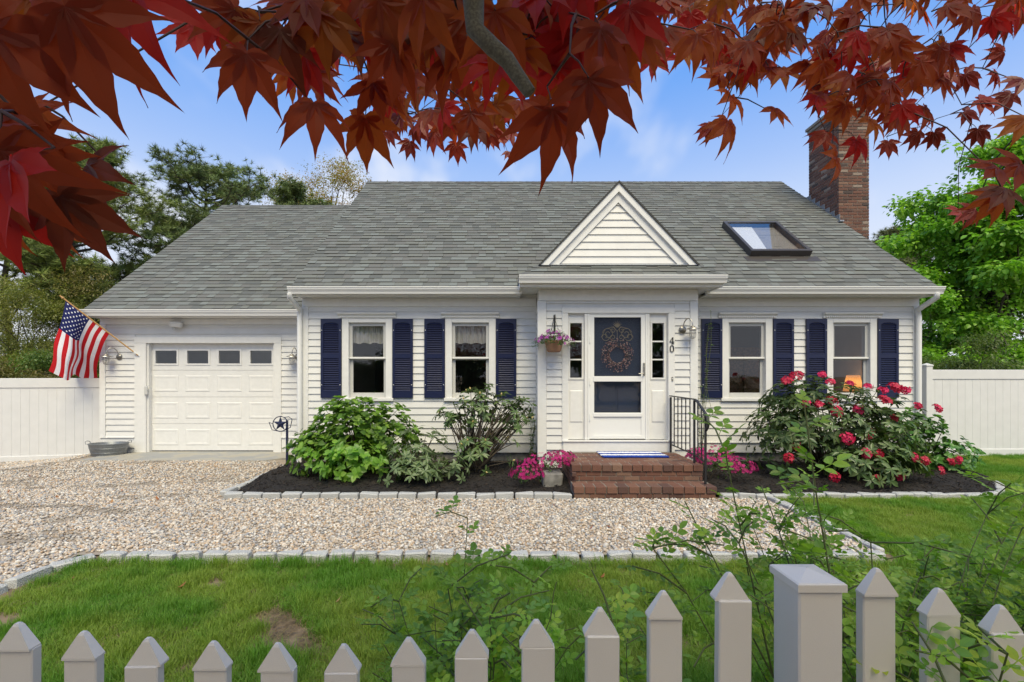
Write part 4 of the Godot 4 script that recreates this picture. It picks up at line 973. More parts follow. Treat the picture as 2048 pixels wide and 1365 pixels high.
# ---------------------------------------------------------------- entrance bay
func entrance() -> void:
	var z := BZ
	# wall shell with the door opening
	var hole := Rect2(1.09, 0.40, 1.66, 2.28)
	var w := wall("entrance_wall", BL, BR, 0.1, 3.1, z, [hole])
	clad(w, BL + 0.125, BR - 0.125, 0.42, 2.9, z, [Rect2(0.985, 0.0, 1.88, 2.795)])
	var m := M.new()
	m.box(Vector3(BL, 0.1, WZ + 0.001), Vector3(BL + 0.12, 3.1, z - 0.161)); m.box(Vector3(BR - 0.12, 0.1, WZ + 0.001), Vector3(BR, 3.1, z - 0.161))
	put(H, "bay_side_walls", m.mesh(), mats.siding_paint)
	var y := 0.42
	while y < 2.85:   # boards on the side of the bay that faces the garage
		m = M.new()
		m.hexa([Vector3(BL - 0.019, y, WZ + 0.02), Vector3(BL - 0.0005, y, WZ + 0.02), Vector3(BL - 0.004, y + 0.134, WZ + 0.02), Vector3(BL - 0.0005, y + 0.134, WZ + 0.02), Vector3(BL - 0.019, y, z - 0.1), Vector3(BL - 0.0005, y, z - 0.1), Vector3(BL - 0.004, y + 0.134, z - 0.1), Vector3(BL - 0.0005, y + 0.134, z - 0.1)])
		put(H, "clapboard", m.mesh(), mats.siding_paint)
		y += 0.122
	for x in [[BL - 0.006, BL + 0.122], [BR - 0.122, BR + 0.006]]:
		boxp(H, "corner_board", Vector3(x[0], 0.3, z + 0.001), Vector3(x[1], 2.9, z + 0.034), mats.white_paint, 0.004)
	boxp(H, "corner_board", Vector3(BL - 0.026, 0.3, z - 0.099), Vector3(BL - 0.001, 2.9, z + 0.033), mats.white_paint, 0.003)
	boxp(H, "frieze_board", Vector3(BL - 0.008, 2.905, z + 0.001), Vector3(BR + 0.008, 3.095, z + 0.036), mats.white_paint, 0.004)
	boxp(H, "foundation", Vector3(BL + 0.02, -0.1, z - 0.2), Vector3(BR - 0.02, 0.299, z - 0.005), mats.concrete)
	# eaves of the bay
	var ex0 := 0.27; var ex1 := 3.52
	soffit(ex0, ex1, 3.097, 3.11, z - 0.06, -7.332, z + 0.055)
	boxp(H, "soffit", Vector3(ex0, 3.0975, WZ + 0.002), Vector3(ex1, 3.1095, z - 0.161), mats.white_paint)
	for q in [[Vector3(ex0, 3.08, -7.33), Vector3(ex1, 3.235, -7.312)], [Vector3(ex0, 3.08, -7.86), Vector3(ex0 + 0.018, 3.235, -7.331)], [Vector3(ex1 - 0.018, 3.08, -7.86), Vector3(ex1, 3.235, -7.331)]]: boxp(H, "fascia", q[0], q[1], mats.white_paint)
	m = M.new(); m.run_x(gutter_profile(-7.31, 3.245), ex0 - 0.02, ex1 + 0.02)
	put(H, "gutter", m.mesh(), mats.aluminium_white)
	# skirt roof in front of the gable
	m = M.new()
	var a := Vector3(ex0 - 0.02, 3.245, -7.29); var b := Vector3(ex1 + 0.02, 3.245, -7.29); var c := Vector3(3.26, 3.49, z + 0.03); var d := Vector3(0.58, 3.49, z + 0.03)
	slab(m, a, b, c, d, 0.03)
	slab(m, Vector3(ex0 - 0.02, 3.245, -7.95), a, d, Vector3(0.58, 3.49, -8.2), 0.03)
	slab(m, b, Vector3(ex1 + 0.02, 3.245, -7.95), Vector3(3.26, 3.49, -8.2), c, 0.03)
	var roof := put(H, "entrance_roof", m.mesh(), mats.roof_edge)
	var n := (b - a).cross(d - a).normalized()
	var up := (d - a); up.x = 0; up = up.normalized()
	var bs := Basis(Vector3(1, 0, 0), up, n)
	for r in 3:
		var s := r * EXPO - 0.01
		var f := (r * EXPO + 0.06) / 0.42
		var xx := lerpf(ex0, 0.6, f) + 0.02
		var xe := lerpf(ex1, 3.24, f) - 0.02
		while xx < xe - 0.1:
			var wi := rng.randi_range(1, 4)
			while wi > 0 and xx + TABW[wi] > xe: wi -= 1
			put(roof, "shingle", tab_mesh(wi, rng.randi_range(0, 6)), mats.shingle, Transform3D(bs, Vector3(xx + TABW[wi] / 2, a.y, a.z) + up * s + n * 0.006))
			xx += TABW[wi]
	for sd in [[a, d, 1.0], [b, c, -1.0]]:
		var p: Vector3 = sd[0]; var q: Vector3 = sd[1]
		for k in 3:
			m = M.new()
			var g := rnd(0.12, 0.18); m.col = Color(g, g * 1.02, g * 0.96)
			var p0 := p.lerp(q, k / 3.0) + Vector3(0, 0.026, 0); var p1 := p.lerp(q, (k + 1) / 3.0 + 0.08) + Vector3(0, 0.012, 0)
			var fr := Vector3(sd[2] * 0.12, 0.0, 0.0); var bk := Vector3(-sd[2] * 0.01, -0.03, -0.13)
			if sd[2] > 0:
				m.quad(p0, p0 + fr, p1 + fr, p1); m.quad(p0 + bk, p0, p1, p1 + bk)
			else:
				m.quad(p0 + fr, p0, p1, p1 + fr); m.quad(p0, p0 + bk, p1 + bk, p1)
			put(roof, "hip_cap", m.mesh(), mats.shingle)
	# gable
	var gz := z + 0.02
	var ax := 1.915; var ay := 4.80; var hb := 1.235; var by := 3.46
	m = M.new()
	m.prism(PackedVector2Array([Vector2(ax - hb, by), Vector2(ax + hb, by), Vector2(ax, ay)]), gz - 0.1, gz)
	var gab := put(H, "gable", m.mesh(), mats.siding_paint)
	y = 3.52
	while y < 4.5:
		var half := (ay - 0.17 - y) * hb / (ay - by) - 0.02
		if half > 0.04: put(gab, "clapboard", clapboard_mesh(2 * half, 0.122), mats.siding_paint, T(Vector3(ax, y, gz)))
		y += 0.122
	for sx in [-1, 1]:
		# frieze along the slope, rake board in front of it, roof edge above
		var dir := Vector2(sx * 1.30, -1.36).normalized()
		var nr := Vector2(sx * 1.36, 1.30).normalized()
		var apex := Vector2(ax, 4.845)
		for q in [["gable_frieze", -0.215, -0.088, 0.021, 0.042, mats.white_paint], ["rake_board", -0.1, -0.006, 0.043, 0.085, mats.white_paint], ["roof_edge", -0.005, 0.02, -2.3, 0.105, mats.roof_edge]]:
			var poly := PackedVector2Array()
			for e in [[q[1], 0], [q[2], 0], [q[2], 1], [q[1], 1]]:
				var p: Vector2 = apex + nr * e[0]
				# mitre at the apex (x = ax), level cut at the foot
				if e[1] == 0: p += dir * ((ax - p.x) / dir.x)
				else: p += dir * ((3.485 - p.y) / dir.y)
				poly.append(p)
			m = M.new()
			var ins: float = 0.0006 * sx
			m.prism(poly, gz + q[3], gz + q[4] + ins)
			put(gab, q[0], m.mesh(), q[5])
	boxp(gab, "flashing", Vector3(0.62, 3.47, gz + 0.0005), Vector3(3.21, 3.515, gz + 0.03), mats.flashing)
	m = M.new(); slab(m, Vector3(0.6, 3.478, gz + 0.095), Vector3(3.24, 3.478, gz + 0.095), Vector3(3.24, 3.51, gz + 0.031), Vector3(0.6, 3.51, gz + 0.031), 0.004)
	put(gab, "flashing", m.mesh(), mats.flashing)
	door(z)

func door(z: float) -> void:
	# casing round the whole entrance
	for q in [[Vector3(0.985, 0.405, z + 0.001), Vector3(1.088, 2.695, z + 0.034)], [Vector3(2.755, 0.405, z + 0.001), Vector3(2.865, 2.695, z + 0.034)], [Vector3(0.985, 2.697, z + 0.001), Vector3(2.865, 2.795, z + 0.036)]]:
		boxp(H, "entrance_casing", q[0], q[1], mats.white_paint, 0.004)
	boxp(H, "threshold", Vector3(0.985, 0.555, z + 0.035), Vector3(2.866, 0.585, z + 0.075), mats.white_paint, 0.004)
	boxp(H, "threshold", Vector3(1.0, 0.39, z - 0.1), Vector3(2.85, 0.554, z + 0.055), mats.white_paint)
	# mullions beside the storm door
	boxp(H, "mullion", Vector3(1.362, 0.586, z - 0.06), Vector3(1.412, 2.694, z + 0.02), mats.white_paint, 0.004)
	boxp(H, "mullion", Vector3(2.408, 0.586, z - 0.06), Vector3(2.449, 2.694, z + 0.02), mats.white_paint, 0.004)
	for s in 2:
		var x0 := 1.09 if s == 0 else 2.45
		var x1 := 1.361 if s == 0 else 2.754
		var cx := (x0 + x1) / 2
		var gl := Rect2(cx - 0.098, 1.62, 0.196, 0.915)
		var m := M.new()
		for c in cells(x0, x1, 0.586, 2.694, [gl]): m.box(Vector3(c.position.x, c.position.y, z - 0.07), Vector3(c.end.x, c.end.y, z - 0.03))
		var sl := put(H, "sidelight", m.mesh(), mats.white_paint)
		for k in 3:
			boxp(sl, "pane", Vector3(gl.position.x, 1.62 + 0.305 * k + 0.012, z - 0.055), Vector3(gl.end.x, 1.62 + 0.305 * (k + 1) - 0.012, z - 0.05), mats.glass)
			if k: boxp(sl, "muntin", Vector3(gl.position.x, 1.62 + 0.305 * k - 0.0115, z - 0.062), Vector3(gl.end.x, 1.62 + 0.305 * k + 0.0115, z - 0.035), mats.white_paint)
		m = M.new()
		for c in cells(gl.position.x - 0.03, gl.end.x + 0.03, 1.59, 2.565, [gl.grow(0.002)]): m.box(Vector3(c.position.x, c.position.y, z - 0.0295), Vector3(c.end.x, c.end.y, z - 0.016))
		put(sl, "glazing_bead", m.mesh(), mats.white_paint)
		m = M.new()
		m.cbox(T(Vector3(cx, 1.14, z - 0.028)), Vector3(0.21, 0.53, 0.02), 0.0095)
		put(sl, "panel", m.mesh(), mats.white_paint)
	# navy entry door behind the storm door
	var ed := boxp(H, "entry_door", Vector3(1.413, 0.586, z - 0.13), Vector3(2.407, 2.693, z - 0.09), mats.door_navy)
	for k in 2: put(ed, "panel", M_box(Vector3(1.53 + 0.41 * k, 0.7, z - 0.0895), Vector3(1.88 + 0.41 * k, 1.5, z - 0.08), 0.004), mats.door_navy)
	# storm door: stiles and rails round a screen, a glass and a kick panel
	var sx0 := 1.413; var sx1 := 2.407
	var m := M.new()
	for c in cells(sx0 + 0.03, sx1 - 0.03, 0.60, 2.675, [Rect2(1.523, 1.645, 0.785, 0.985), Rect2(1.523, 1.035, 0.785, 0.52), Rect2(1.52, 0.655, 0.79, 0.31)]):
		m.box(Vector3(c.position.x, c.position.y, z - 0.02), Vector3(c.end.x, c.end.y, z + 0.012))
	var sd := put(H, "storm_door", m.mesh(), mats.aluminium_white)
	boxp(sd, "door_frame", Vector3(sx0, 0.587, z - 0.02), Vector3(sx0 + 0.029, 2.693, z + 0.024), mats.aluminium_white, 0.003)
	boxp(sd, "door_frame", Vector3(sx1 - 0.029, 0.587, z - 0.02), Vector3(sx1, 2.693, z + 0.024), mats.aluminium_white, 0.003)
	boxp(sd, "door_frame", Vector3(sx0 + 0.03, 2.676, z - 0.02), Vector3(sx1 - 0.03, 2.693, z + 0.022), mats.aluminium_white, 0.003)
	boxp(sd, "screen", Vector3(1.523, 1.645, z - 0.008), Vector3(2.308, 2.63, z - 0.006), mats.screen)
	boxp(sd, "pane", Vector3(1.523, 1.035, z - 0.008), Vector3(2.308, 1.555, z - 0.004), mats.glass)
	boxp(sd, "kick_panel", Vector3(1.52, 0.655, z - 0.018), Vector3(2.31, 0.965, z - 0.002), mats.aluminium_white)
	for q in [[1.505, 2.325, 1.555, 1.645], [1.505, 2.325, 0.968, 1.03]]: boxp(sd, "rail", Vector3(q[0], q[2], z + 0.0125), Vector3(q[1], q[3], z + 0.022), mats.aluminium_white, 0.004)
	for y in [0.9, 1.5, 2.2]: boxp(sd, "hinge", Vector3(sx0 + 0.022, y, z + 0.0245), Vector3(sx0 + 0.045, y + 0.12, z + 0.034), mats.aluminium_white, 0.003)
	m = M.new()
	m.cbox(T(Vector3(2.352, 1.735, z + 0.02)), Vector3(0.036, 0.16, 0.016), 0.006)
	m.tube([Vector3(2.352, 1.69, z + 0.03), Vector3(2.352, 1.69, z + 0.06), Vector3(2.33, 1.692, z + 0.068), Vector3(2.25, 1.688, z + 0.066)], [0.009, 0.009, 0.009, 0.007], 8)
	m.cbox(T(Vector3(2.352, 1.845, z + 0.02)), Vector3(0.034, 0.05, 0.016), 0.006)
	put(sd, "handle", m.mesh(), mats.steel)
	# doorbell
	m = M.new()
	m.cbox(T(Vector3(2.82, 1.6, z + 0.04)), Vector3(0.03, 0.075, 0.012), 0.005)
	var bell := put(H, "doorbell", m.mesh(), mats.steel)
	m = M.new(); m.ball(T(Vector3(2.82, 1.6, z + 0.047), Basis.from_scale(Vector3(1, 1, 0.5))), 0.01)
	put(bell, "button", m.mesh(), mats.aluminium_white)
	# wreath and its scrolled hanger, hung on the navy door
	var wc := Vector3(1.925, 2.0, z - 0.06)
	var wr := thing("berry_wreath", "dried wreath of twigs and pink brown berries hung on the navy door", "wreath", wc)
	m = M.new()
	for k in 90:
		var a := rnd(0, TAU); var r := rnd(0.12, 0.2)
		var p := wc + Vector3(cos(a) * r, sin(a) * r, rnd(-0.012, 0.015))
		var q := a + rnd(0.2, 1.0)
		var dd := Vector3(cos(q), sin(q), rnd(-0.1, 0.25)) * rnd(0.06, 0.13)
		m.tube([p, p + dd * 0.5 + Vector3(0, 0, 0.008), p + dd], [0.0025, 0.002, 0.001], 4, false)
	for k in 6:
		var pts := []
		for j in 25:
			var a := TAU * j / 24
			pts.append(wc + Vector3(cos(a), sin(a), 0) * (0.145 + 0.012 * sin(a * 3 + k)) + Vector3(0, 0, 0.01 * sin(a * 2 + k * 2)))
		m.tube(pts, [0.004], 4, false)
	put(wr, "twig_ring", m.mesh(), mats.bark)
	m = M.new(); m.ball(Transform3D(), 1.0, 6, 4)
	var xs := []; var cs := []
	for k in 420:
		var a := rnd(0, TAU); var r := 0.125 + 0.15 * pow(rng.randf(), 1.3)
		xs.append(T(wc + Vector3(cos(a) * r, sin(a) * r * 1.05, rnd(-0.01, 0.03)), Basis.from_scale(Vector3.ONE * rnd(0.006, 0.0115))))
		cs.append([Color(0.62, 0.32, 0.28), Color(0.45, 0.17, 0.14), Color(0.75, 0.55, 0.48), Color(0.3, 0.15, 0.1)][rng.randi_range(0, 3)])
	many(wr, "berries", m.mesh(), mats.berry, xs, cs)
	var hg := thing("scroll_hanger", "gold toned scrolled iron wreath hanger with leaf crest on the navy door", "hanger", wc + Vector3(0, 0.3, 0))
	m = M.new()
	for sx in [-1, 1]:
		for sp in [[Vector2(0.15, 0.36), 0.1, 0.2, 1.4], [Vector2(0.2, 0.31), 0.075, 3.3, 1.2], [Vector2(0.08, 0.42), 0.055, 1.0, 1.3], [Vector2(0.07, 0.3), 0.06, 4.2, 1.2]]:
			var pts := []
			for j in 22:
				var u := j / 21.0
				var a: float = sp[2] + u * TAU * sp[3]
				var r: float = sp[1] * (1.0 - 0.75 * u)
				pts.append(wc + Vector3(sx * (sp[0].x + cos(a) * r), sp[0].y + sin(a) * r, 0.0))
			m.tube(pts, [0.005], 5)
		m.tube([wc + Vector3(sx * 0.27, 0.3, 0), wc + Vector3(sx * 0.2, 0.44, 0), wc + Vector3(sx * 0.06, 0.48, 0), wc + Vector3(0, 0.4, 0), wc + Vector3(0, 0.25, 0)], [0.005], 5)
	put(hg, "scrollwork", m.mesh(), mats.iron_gold)
	m = M.new()
	for k in 7:
		var a := deg_to_rad(-54 + 18 * k)
		var dd := Vector3(sin(a), cos(a), 0)
		var p := wc + Vector3(0, 0.47, 0.004 + 0.001 * k)
		var s := Vector3(cos(a), -sin(a), 0) * 0.012
		m.tri(p - s, p + s, p + dd * (0.1 + 0.03 * (3 - absi(k - 3)) / 3.0)); m.tri(p + s, p - s, p + dd * 0.05 + Vector3(0, 0, -0.006))
	put(hg, "leaf_crest", m.mesh(), mats.iron_gold)

# ---------------------------------------------------------------- granite edging
func granite_mesh(k: int, ln: float) -> ArrayMesh:
	var key := "granite%d_%d" % [k, roundi(ln * 50)]
	if not cache.has(key):
		var r := RandomNumberGenerator.new(); r.seed = 900 + k
		var m := M.new()
		m.cbox(Transform3D(), Vector3(ln, 0.2, 0.115), 0.012, 0.018, r)
		cache[key] = m.mesh()
	return cache[key]
func edge_run(o: Node3D, pts: Array, top: float, step := 0.25) -> void:
	for i in pts.size() - 1:
		var a: Vector2 = pts[i]; var b: Vector2 = pts[i + 1]
		var n := maxi(1, roundi(a.distance_to(b) / step))
		for k in n:
			var u0 := a.lerp(b, float(k) / n); var u1 := a.lerp(b, float(k + 1) / n)
			var p := (u0 + u1) / 2
			var ln := snappedf(u0.distance_to(u1) - 0.006, 0.02)
			var dir := (u1 - u0).normalized()
			put(o, "granite_block", granite_mesh(rng.randi_range(0, 7), ln), mats.granite, T(Vector3(p.x + rnd(-0.006, 0.006), top - 0.1 + rnd(-0.008, 0.008) + ground_y(p.x, p.y), -p.y + rnd(-0.008, 0.008)), Basis(Vector3.UP, atan2(dir.y, dir.x) + (PI if rng.randf() < 0.5 else 0.0) + rnd(-0.03, 0.03)) * rot(rnd(-2, 2), 0, rnd(-1.5, 1.5))))
func garden_edging() -> void:
	var o := thing("granite_edging", "rough granite block edging round the mulch bed beside the garage", "edging", Vector3(-1.4, 0, -6.2))
	edge_run(o, [Vector2(-3.84, 8.25), Vector2(-3.84, 6.26)], 0.085, 0.27)
	edge_run(o, [Vector2(-3.78, 6.2), Vector2(0.94, 6.17)], 0.085, 0.265)
	o = thing("granite_edging", "granite block edging between gravel path and front lawn", "edging", Vector3(0, 0, -4.2))
	edge_run(o, [Vector2(-3.93, 1.6), Vector2(-3.93, 3.95), Vector2(-3.75, 4.2)], 0.05, 0.32)
	edge_run(o, [Vector2(-3.7, 4.21), Vector2(3.5, 4.2)], 0.05, 0.23)
	edge_run(o, [Vector2(3.56, 4.28), Vector2(3.6, 6.2)], 0.05, 0.26)
	o = thing("granite_edging", "curved granite block edging round the bed of the red flowering rhododendron", "edging", Vector3(5, 0, -6.3))
	var pts := [Vector2(2.95, 6.22), Vector2(6.3, 6.26)]
	for k in 9:
		var a := deg_to_rad(-90 + 12.5 * (k + 1))
		pts.append(Vector2(6.3 + 1.32 * cos(a), 7.6 + 1.36 * sin(a)))
	edge_run(o, pts, 0.06, 0.24)

# ---------------------------------------------------------------- brick stoop, railing, mat
func stoop() -> void:
	var o := thing("brick_stoop", "red brick entrance stoop of two steps leading to the white door", "stoop", Vector3(1.9, 0, -6.9))
	var x0 := 0.97; var x1 := 2.84; var T1 := 0.39; var T0 := 0.16
	var zf := -6.49; var zb := BZ + 0.06; var z0 := -6.15
	var m := M.new()
	m.box(Vector3(x0 + 0.012, -0.1, zb), Vector3(x1 - 0.012, T1 - 0.005, zf - 0.014)); m.box(Vector3(x0 - 0.008, -0.1, zf - 0.021), Vector3(x1 + 0.03, T0 - 0.005, z0 - 0.026))
	put(o, "mortar_core", m.mesh(), mats.mortar)
	# rowlock edge of the landing and of the lower step
	for st in [[x0, x1, T1, zf + 0.015, 0.205], [x0 - 0.02, x1 + 0.045, T0, z0, 0.205]]:
		var n := 13
		var w: float = (st[1] - st[0]) / n
		for k in n:
			put(o, "brick", brick_mesh(Vector3(snappedf(w - 0.013, 0.001), 0.09, st[4]), tone_red()), mats.brick, T(Vector3(st[0] + w * (k + 0.5), st[2] - 0.045 + rnd(-0.002, 0.002), st[3] - st[4] / 2 + rnd(-0.003, 0.003)), rot(0, rnd(-0.6, 0.6), 0)))
	# landing field
	var z := zf + 0.015 - 0.217
	var row := 0
	while z > zb + 0.1:
		var n := 9
		var w := (x1 - x0) / n
		for k in n + (row % 2):
			var a := x0 + w * (k - 0.5 * (row % 2)); var b := a + w
			a = maxf(a, x0); b = minf(b, x1)
			put(o, "brick", brick_mesh(Vector3(snappedf(b - a - 0.01, 0.001), 0.057, 0.093), tone_red()), mats.brick, T(Vector3((a + b) / 2, T1 - 0.029 + rnd(-0.003, 0.001), z - 0.047)))
		z -= 0.103
		row += 1
	# lower tread: one more row behind the rowlock edge
	for k in 9:
		var w := (x1 - x0) / 9
		put(o, "brick", brick_mesh(Vector3(snappedf(w - 0.01, 0.001), 0.057, 0.12), tone_red()), mats.brick, T(Vector3(x0 + w * (k + 0.5), T0 - 0.029, z0 - 0.205 - 0.072)))
	# risers, two courses and one
	for c in [[x0 + 0.006, x1 - 0.006, T1 - 0.128, zf, 0], [x0 + 0.006, x1 - 0.006, T1 - 0.195, zf, 1], [x0 - 0.01, x1 + 0.035, T0 - 0.128, z0 - 0.012, 0], [x0 - 0.01, x1 + 0.035, T0 - 0.195, z0 - 0.012, 1]]:
		var x: float = c[0] - (0.1 if c[4] else 0.0)
		while x < c[1] - 0.02:
			var a := maxf(x, c[0]); var b := minf(x + 0.203, c[1])
			if b - a > 0.03: put(o, "brick", brick_mesh(Vector3(snappedf(b - a, 0.001), 0.057, 0.06), tone_red()), mats.brick, T(Vector3((a + b) / 2, c[2], c[3] - 0.033 + rnd(-0.002, 0.002))))
			x += 0.213
	# the flank towards the pot
	for r in 5:
		z = zb + 0.02 + (0.1 if r % 2 else 0.0)
		while z < zf - 0.1:
			if r > 0: put(o, "brick", brick_mesh(Vector3(0.06, 0.057, 0.203), tone_red()), mats.brick, T(Vector3(x0 + 0.031, 0.335 - 0.068 * r, z + 0.1)))
			z += 0.213
	# iron railing on the landing's far edge
	var rl := thing("iron_railing", "black wrought iron handrail with twisted balusters on the brick stoop", "railing", Vector3(2.78, T1, -7.0))
	var X := 2.77
	var p0 := Vector3(X, 1.32, -7.55); var p1 := Vector3(X, 1.315, -6.62); var foot := Vector3(X + 0.02, T0, -6.3)
	put(rl, "post", M_box(Vector3(X - 0.014, T1, -7.564), Vector3(X + 0.014, 1.3, -7.536)), mats.dark_metal)
	put(rl, "post", M_box(Vector3(X - 0.014, T1, -6.634), Vector3(X + 0.014, 1.3, -6.606)), mats.dark_metal)
	put(rl, "post", M_box(Vector3(foot.x - 0.014, T0, foot.z - 0.014), Vector3(foot.x + 0.014, 1.12, foot.z + 0.014)), mats.dark_metal)
	m = M.new()
	var rp := [p0 + Vector3(0, 0, -0.03), p0, p1, p1 + Vector3(0.003, -0.01, 0.06), foot + Vector3(0, 0.99, -0.02), foot + Vector3(0.004, 0.93, 0.05), foot + Vector3(0.006, 0.86, 0.075), foot + Vector3(0.004, 0.79, 0.06), foot + Vector3(0, 0.74, 0.014)]
	for i in rp.size() - 1:
		var d: Vector3 = rp[i + 1] - rp[i]
		m.cbox(Transform3D(frame_of(d, Vector3(1, 0, 0.01)), (rp[i] + rp[i + 1]) / 2), Vector3(0.018, d.length() + 0.008, 0.04), 0.005)
	put(rl, "handrail", m.mesh(), mats.dark_metal)
	m = M.new()
	var lo0 := p0 + Vector3(0, -0.80, 0); var lo1 := p1 + Vector3(0, -0.80, 0); var lo2 := foot + Vector3(0, 0.3, 0)
	m.tube([lo0, lo1, lo2], [0.011], 4)
	put(rl, "bottom_rail", m.mesh(), mats.dark_metal)
	for k in 7:
		var a := p0.lerp(p1, (k + 1) / 6.0) if k < 5 else (p1.lerp(rp[4], (k - 4) / 3.0))
		var b := lo0.lerp(lo1, (k + 1) / 6.0) if k < 5 else (lo1.lerp(lo2, (k - 4) / 3.0))
		m = M.new()
		var prev := []
		for j in 25:   # twisted square bar
			var u := j / 24.0
			var c := b.lerp(a, u)
			var tw := u * TAU * 2.5
			var ring := []
			for q in 4: ring.append(c + Vector3(cos(tw + q * PI / 2), 0, sin(tw + q * PI / 2)) * 0.0095)
			if j:
				for q in 4: m.quad(prev[(q + 1) % 4], prev[q], ring[q], ring[(q + 1) % 4])
			prev = ring
		put(rl, "baluster", m.mesh(), mats.dark_metal)
	# braided mat
	var mt := thing("braided_doormat", "blue and white braided rope doormat lying on the brick landing", "doormat", Vector3(2.05, T1, -7.25))
	var lump := M.new(); lump.ball(T(Vector3.ZERO, Basis.from_scale(Vector3(1, 0.55, 0.62))), 1.0, 8, 5)
	for r in 9:
		var xs := []; var cs := []
		var blue: bool = [true, false, false, true, true, false, false, true, true][r]
		for k in 38:
			for h in 2:
				xs.append(T(Vector3(1.55 + k * 0.0265 + (0.013 if h else 0.0), T1 + 0.013 + rnd(0, 0.003), -7.475 + r * 0.053 + (0.013 if h else -0.013)), rot(0, 38.0 if h else -38.0, 0) * Basis.from_scale(Vector3.ONE * 0.023)))
				cs.append(Color(0.01, 0.045, 0.3) * rnd(0.8, 1.2) if blue else Color(0.7, 0.72, 0.75))
		var br := M.new()
		for i in xs.size():
			br.v.append_array(xs[i] * lump.v); br.n.append_array(T(Vector3.ZERO, xs[i].basis.orthonormalized()) * lump.n)
			var pc := PackedColorArray(); pc.resize(lump.v.size()); pc.fill(cs[i]); br.c.append_array(pc)
		put(mt, "rope_braid", br.mesh(), mats.rope)

func tone_red() -> int: return [0, 0, 0, 1, 1, 2, 2, 5, 4, 3][rng.randi_range(0, 9)]

# ---------------------------------------------------------------- fences
func panel_fence(called: String, label: String, a: Vector2, b: Vector2, y0: float, y1: float, posts: Array) -> void:
	var o := thing(called, label, "fence", Vector3((a.x + b.x) / 2, y0, (a.y + b.y) / 2))
	var d := (b - a)
	var bs := Basis(Vector3.UP, -atan2(d.y, d.x))
	var ln := d.length()
	var at := func(s: float, y: float, off := 0.0) -> Transform3D: return Transform3D(bs, Vector3(a.x, y, a.y) + bs.x * s + bs.z * off)
	var bw := 0.152
	var n := int(ln / bw)
	var m := M.new()
	m.cbox(Transform3D(), Vector3(bw - 0.0015, y1 - y0 - 0.2, 0.02), 0.002)
	var board := m.mesh()
	for k in n: put(o, "board", board, mats.white_vinyl, at.call(bw * (k + 0.5), (y0 + y1) / 2))
	for q in [[y1 - 0.19, y1], [y0, y0 + 0.16]]:
		m = M.new(); m.cbox(Transform3D(), Vector3(ln, q[1] - q[0], 0.05), 0.006)
		put(o, "rail", m.mesh(), mats.white_vinyl, at.call(ln / 2, (q[0] + q[1]) / 2))
	for s in posts:
		m = M.new(); m.cbox(Transform3D(), Vector3(0.127, y1 - y0 + 0.3, 0.127), 0.006)
		var p := put(o, "post", m.mesh(), mats.white_vinyl, at.call(s, (y0 + y1) / 2 - 0.08))
		m = M.new()
		m.cbox(Transform3D(), Vector3(0.145, 0.03, 0.145), 0.005)
		m.lathe([Vector2(0.09, 0.016), Vector2(0.001, 0.05)], 4, Transform3D(Basis(Vector3.UP, PI / 4), Vector3.ZERO))
		put(p, "post_cap", m.mesh(), mats.white_vinyl, at.call(s, y1 + 0.085))

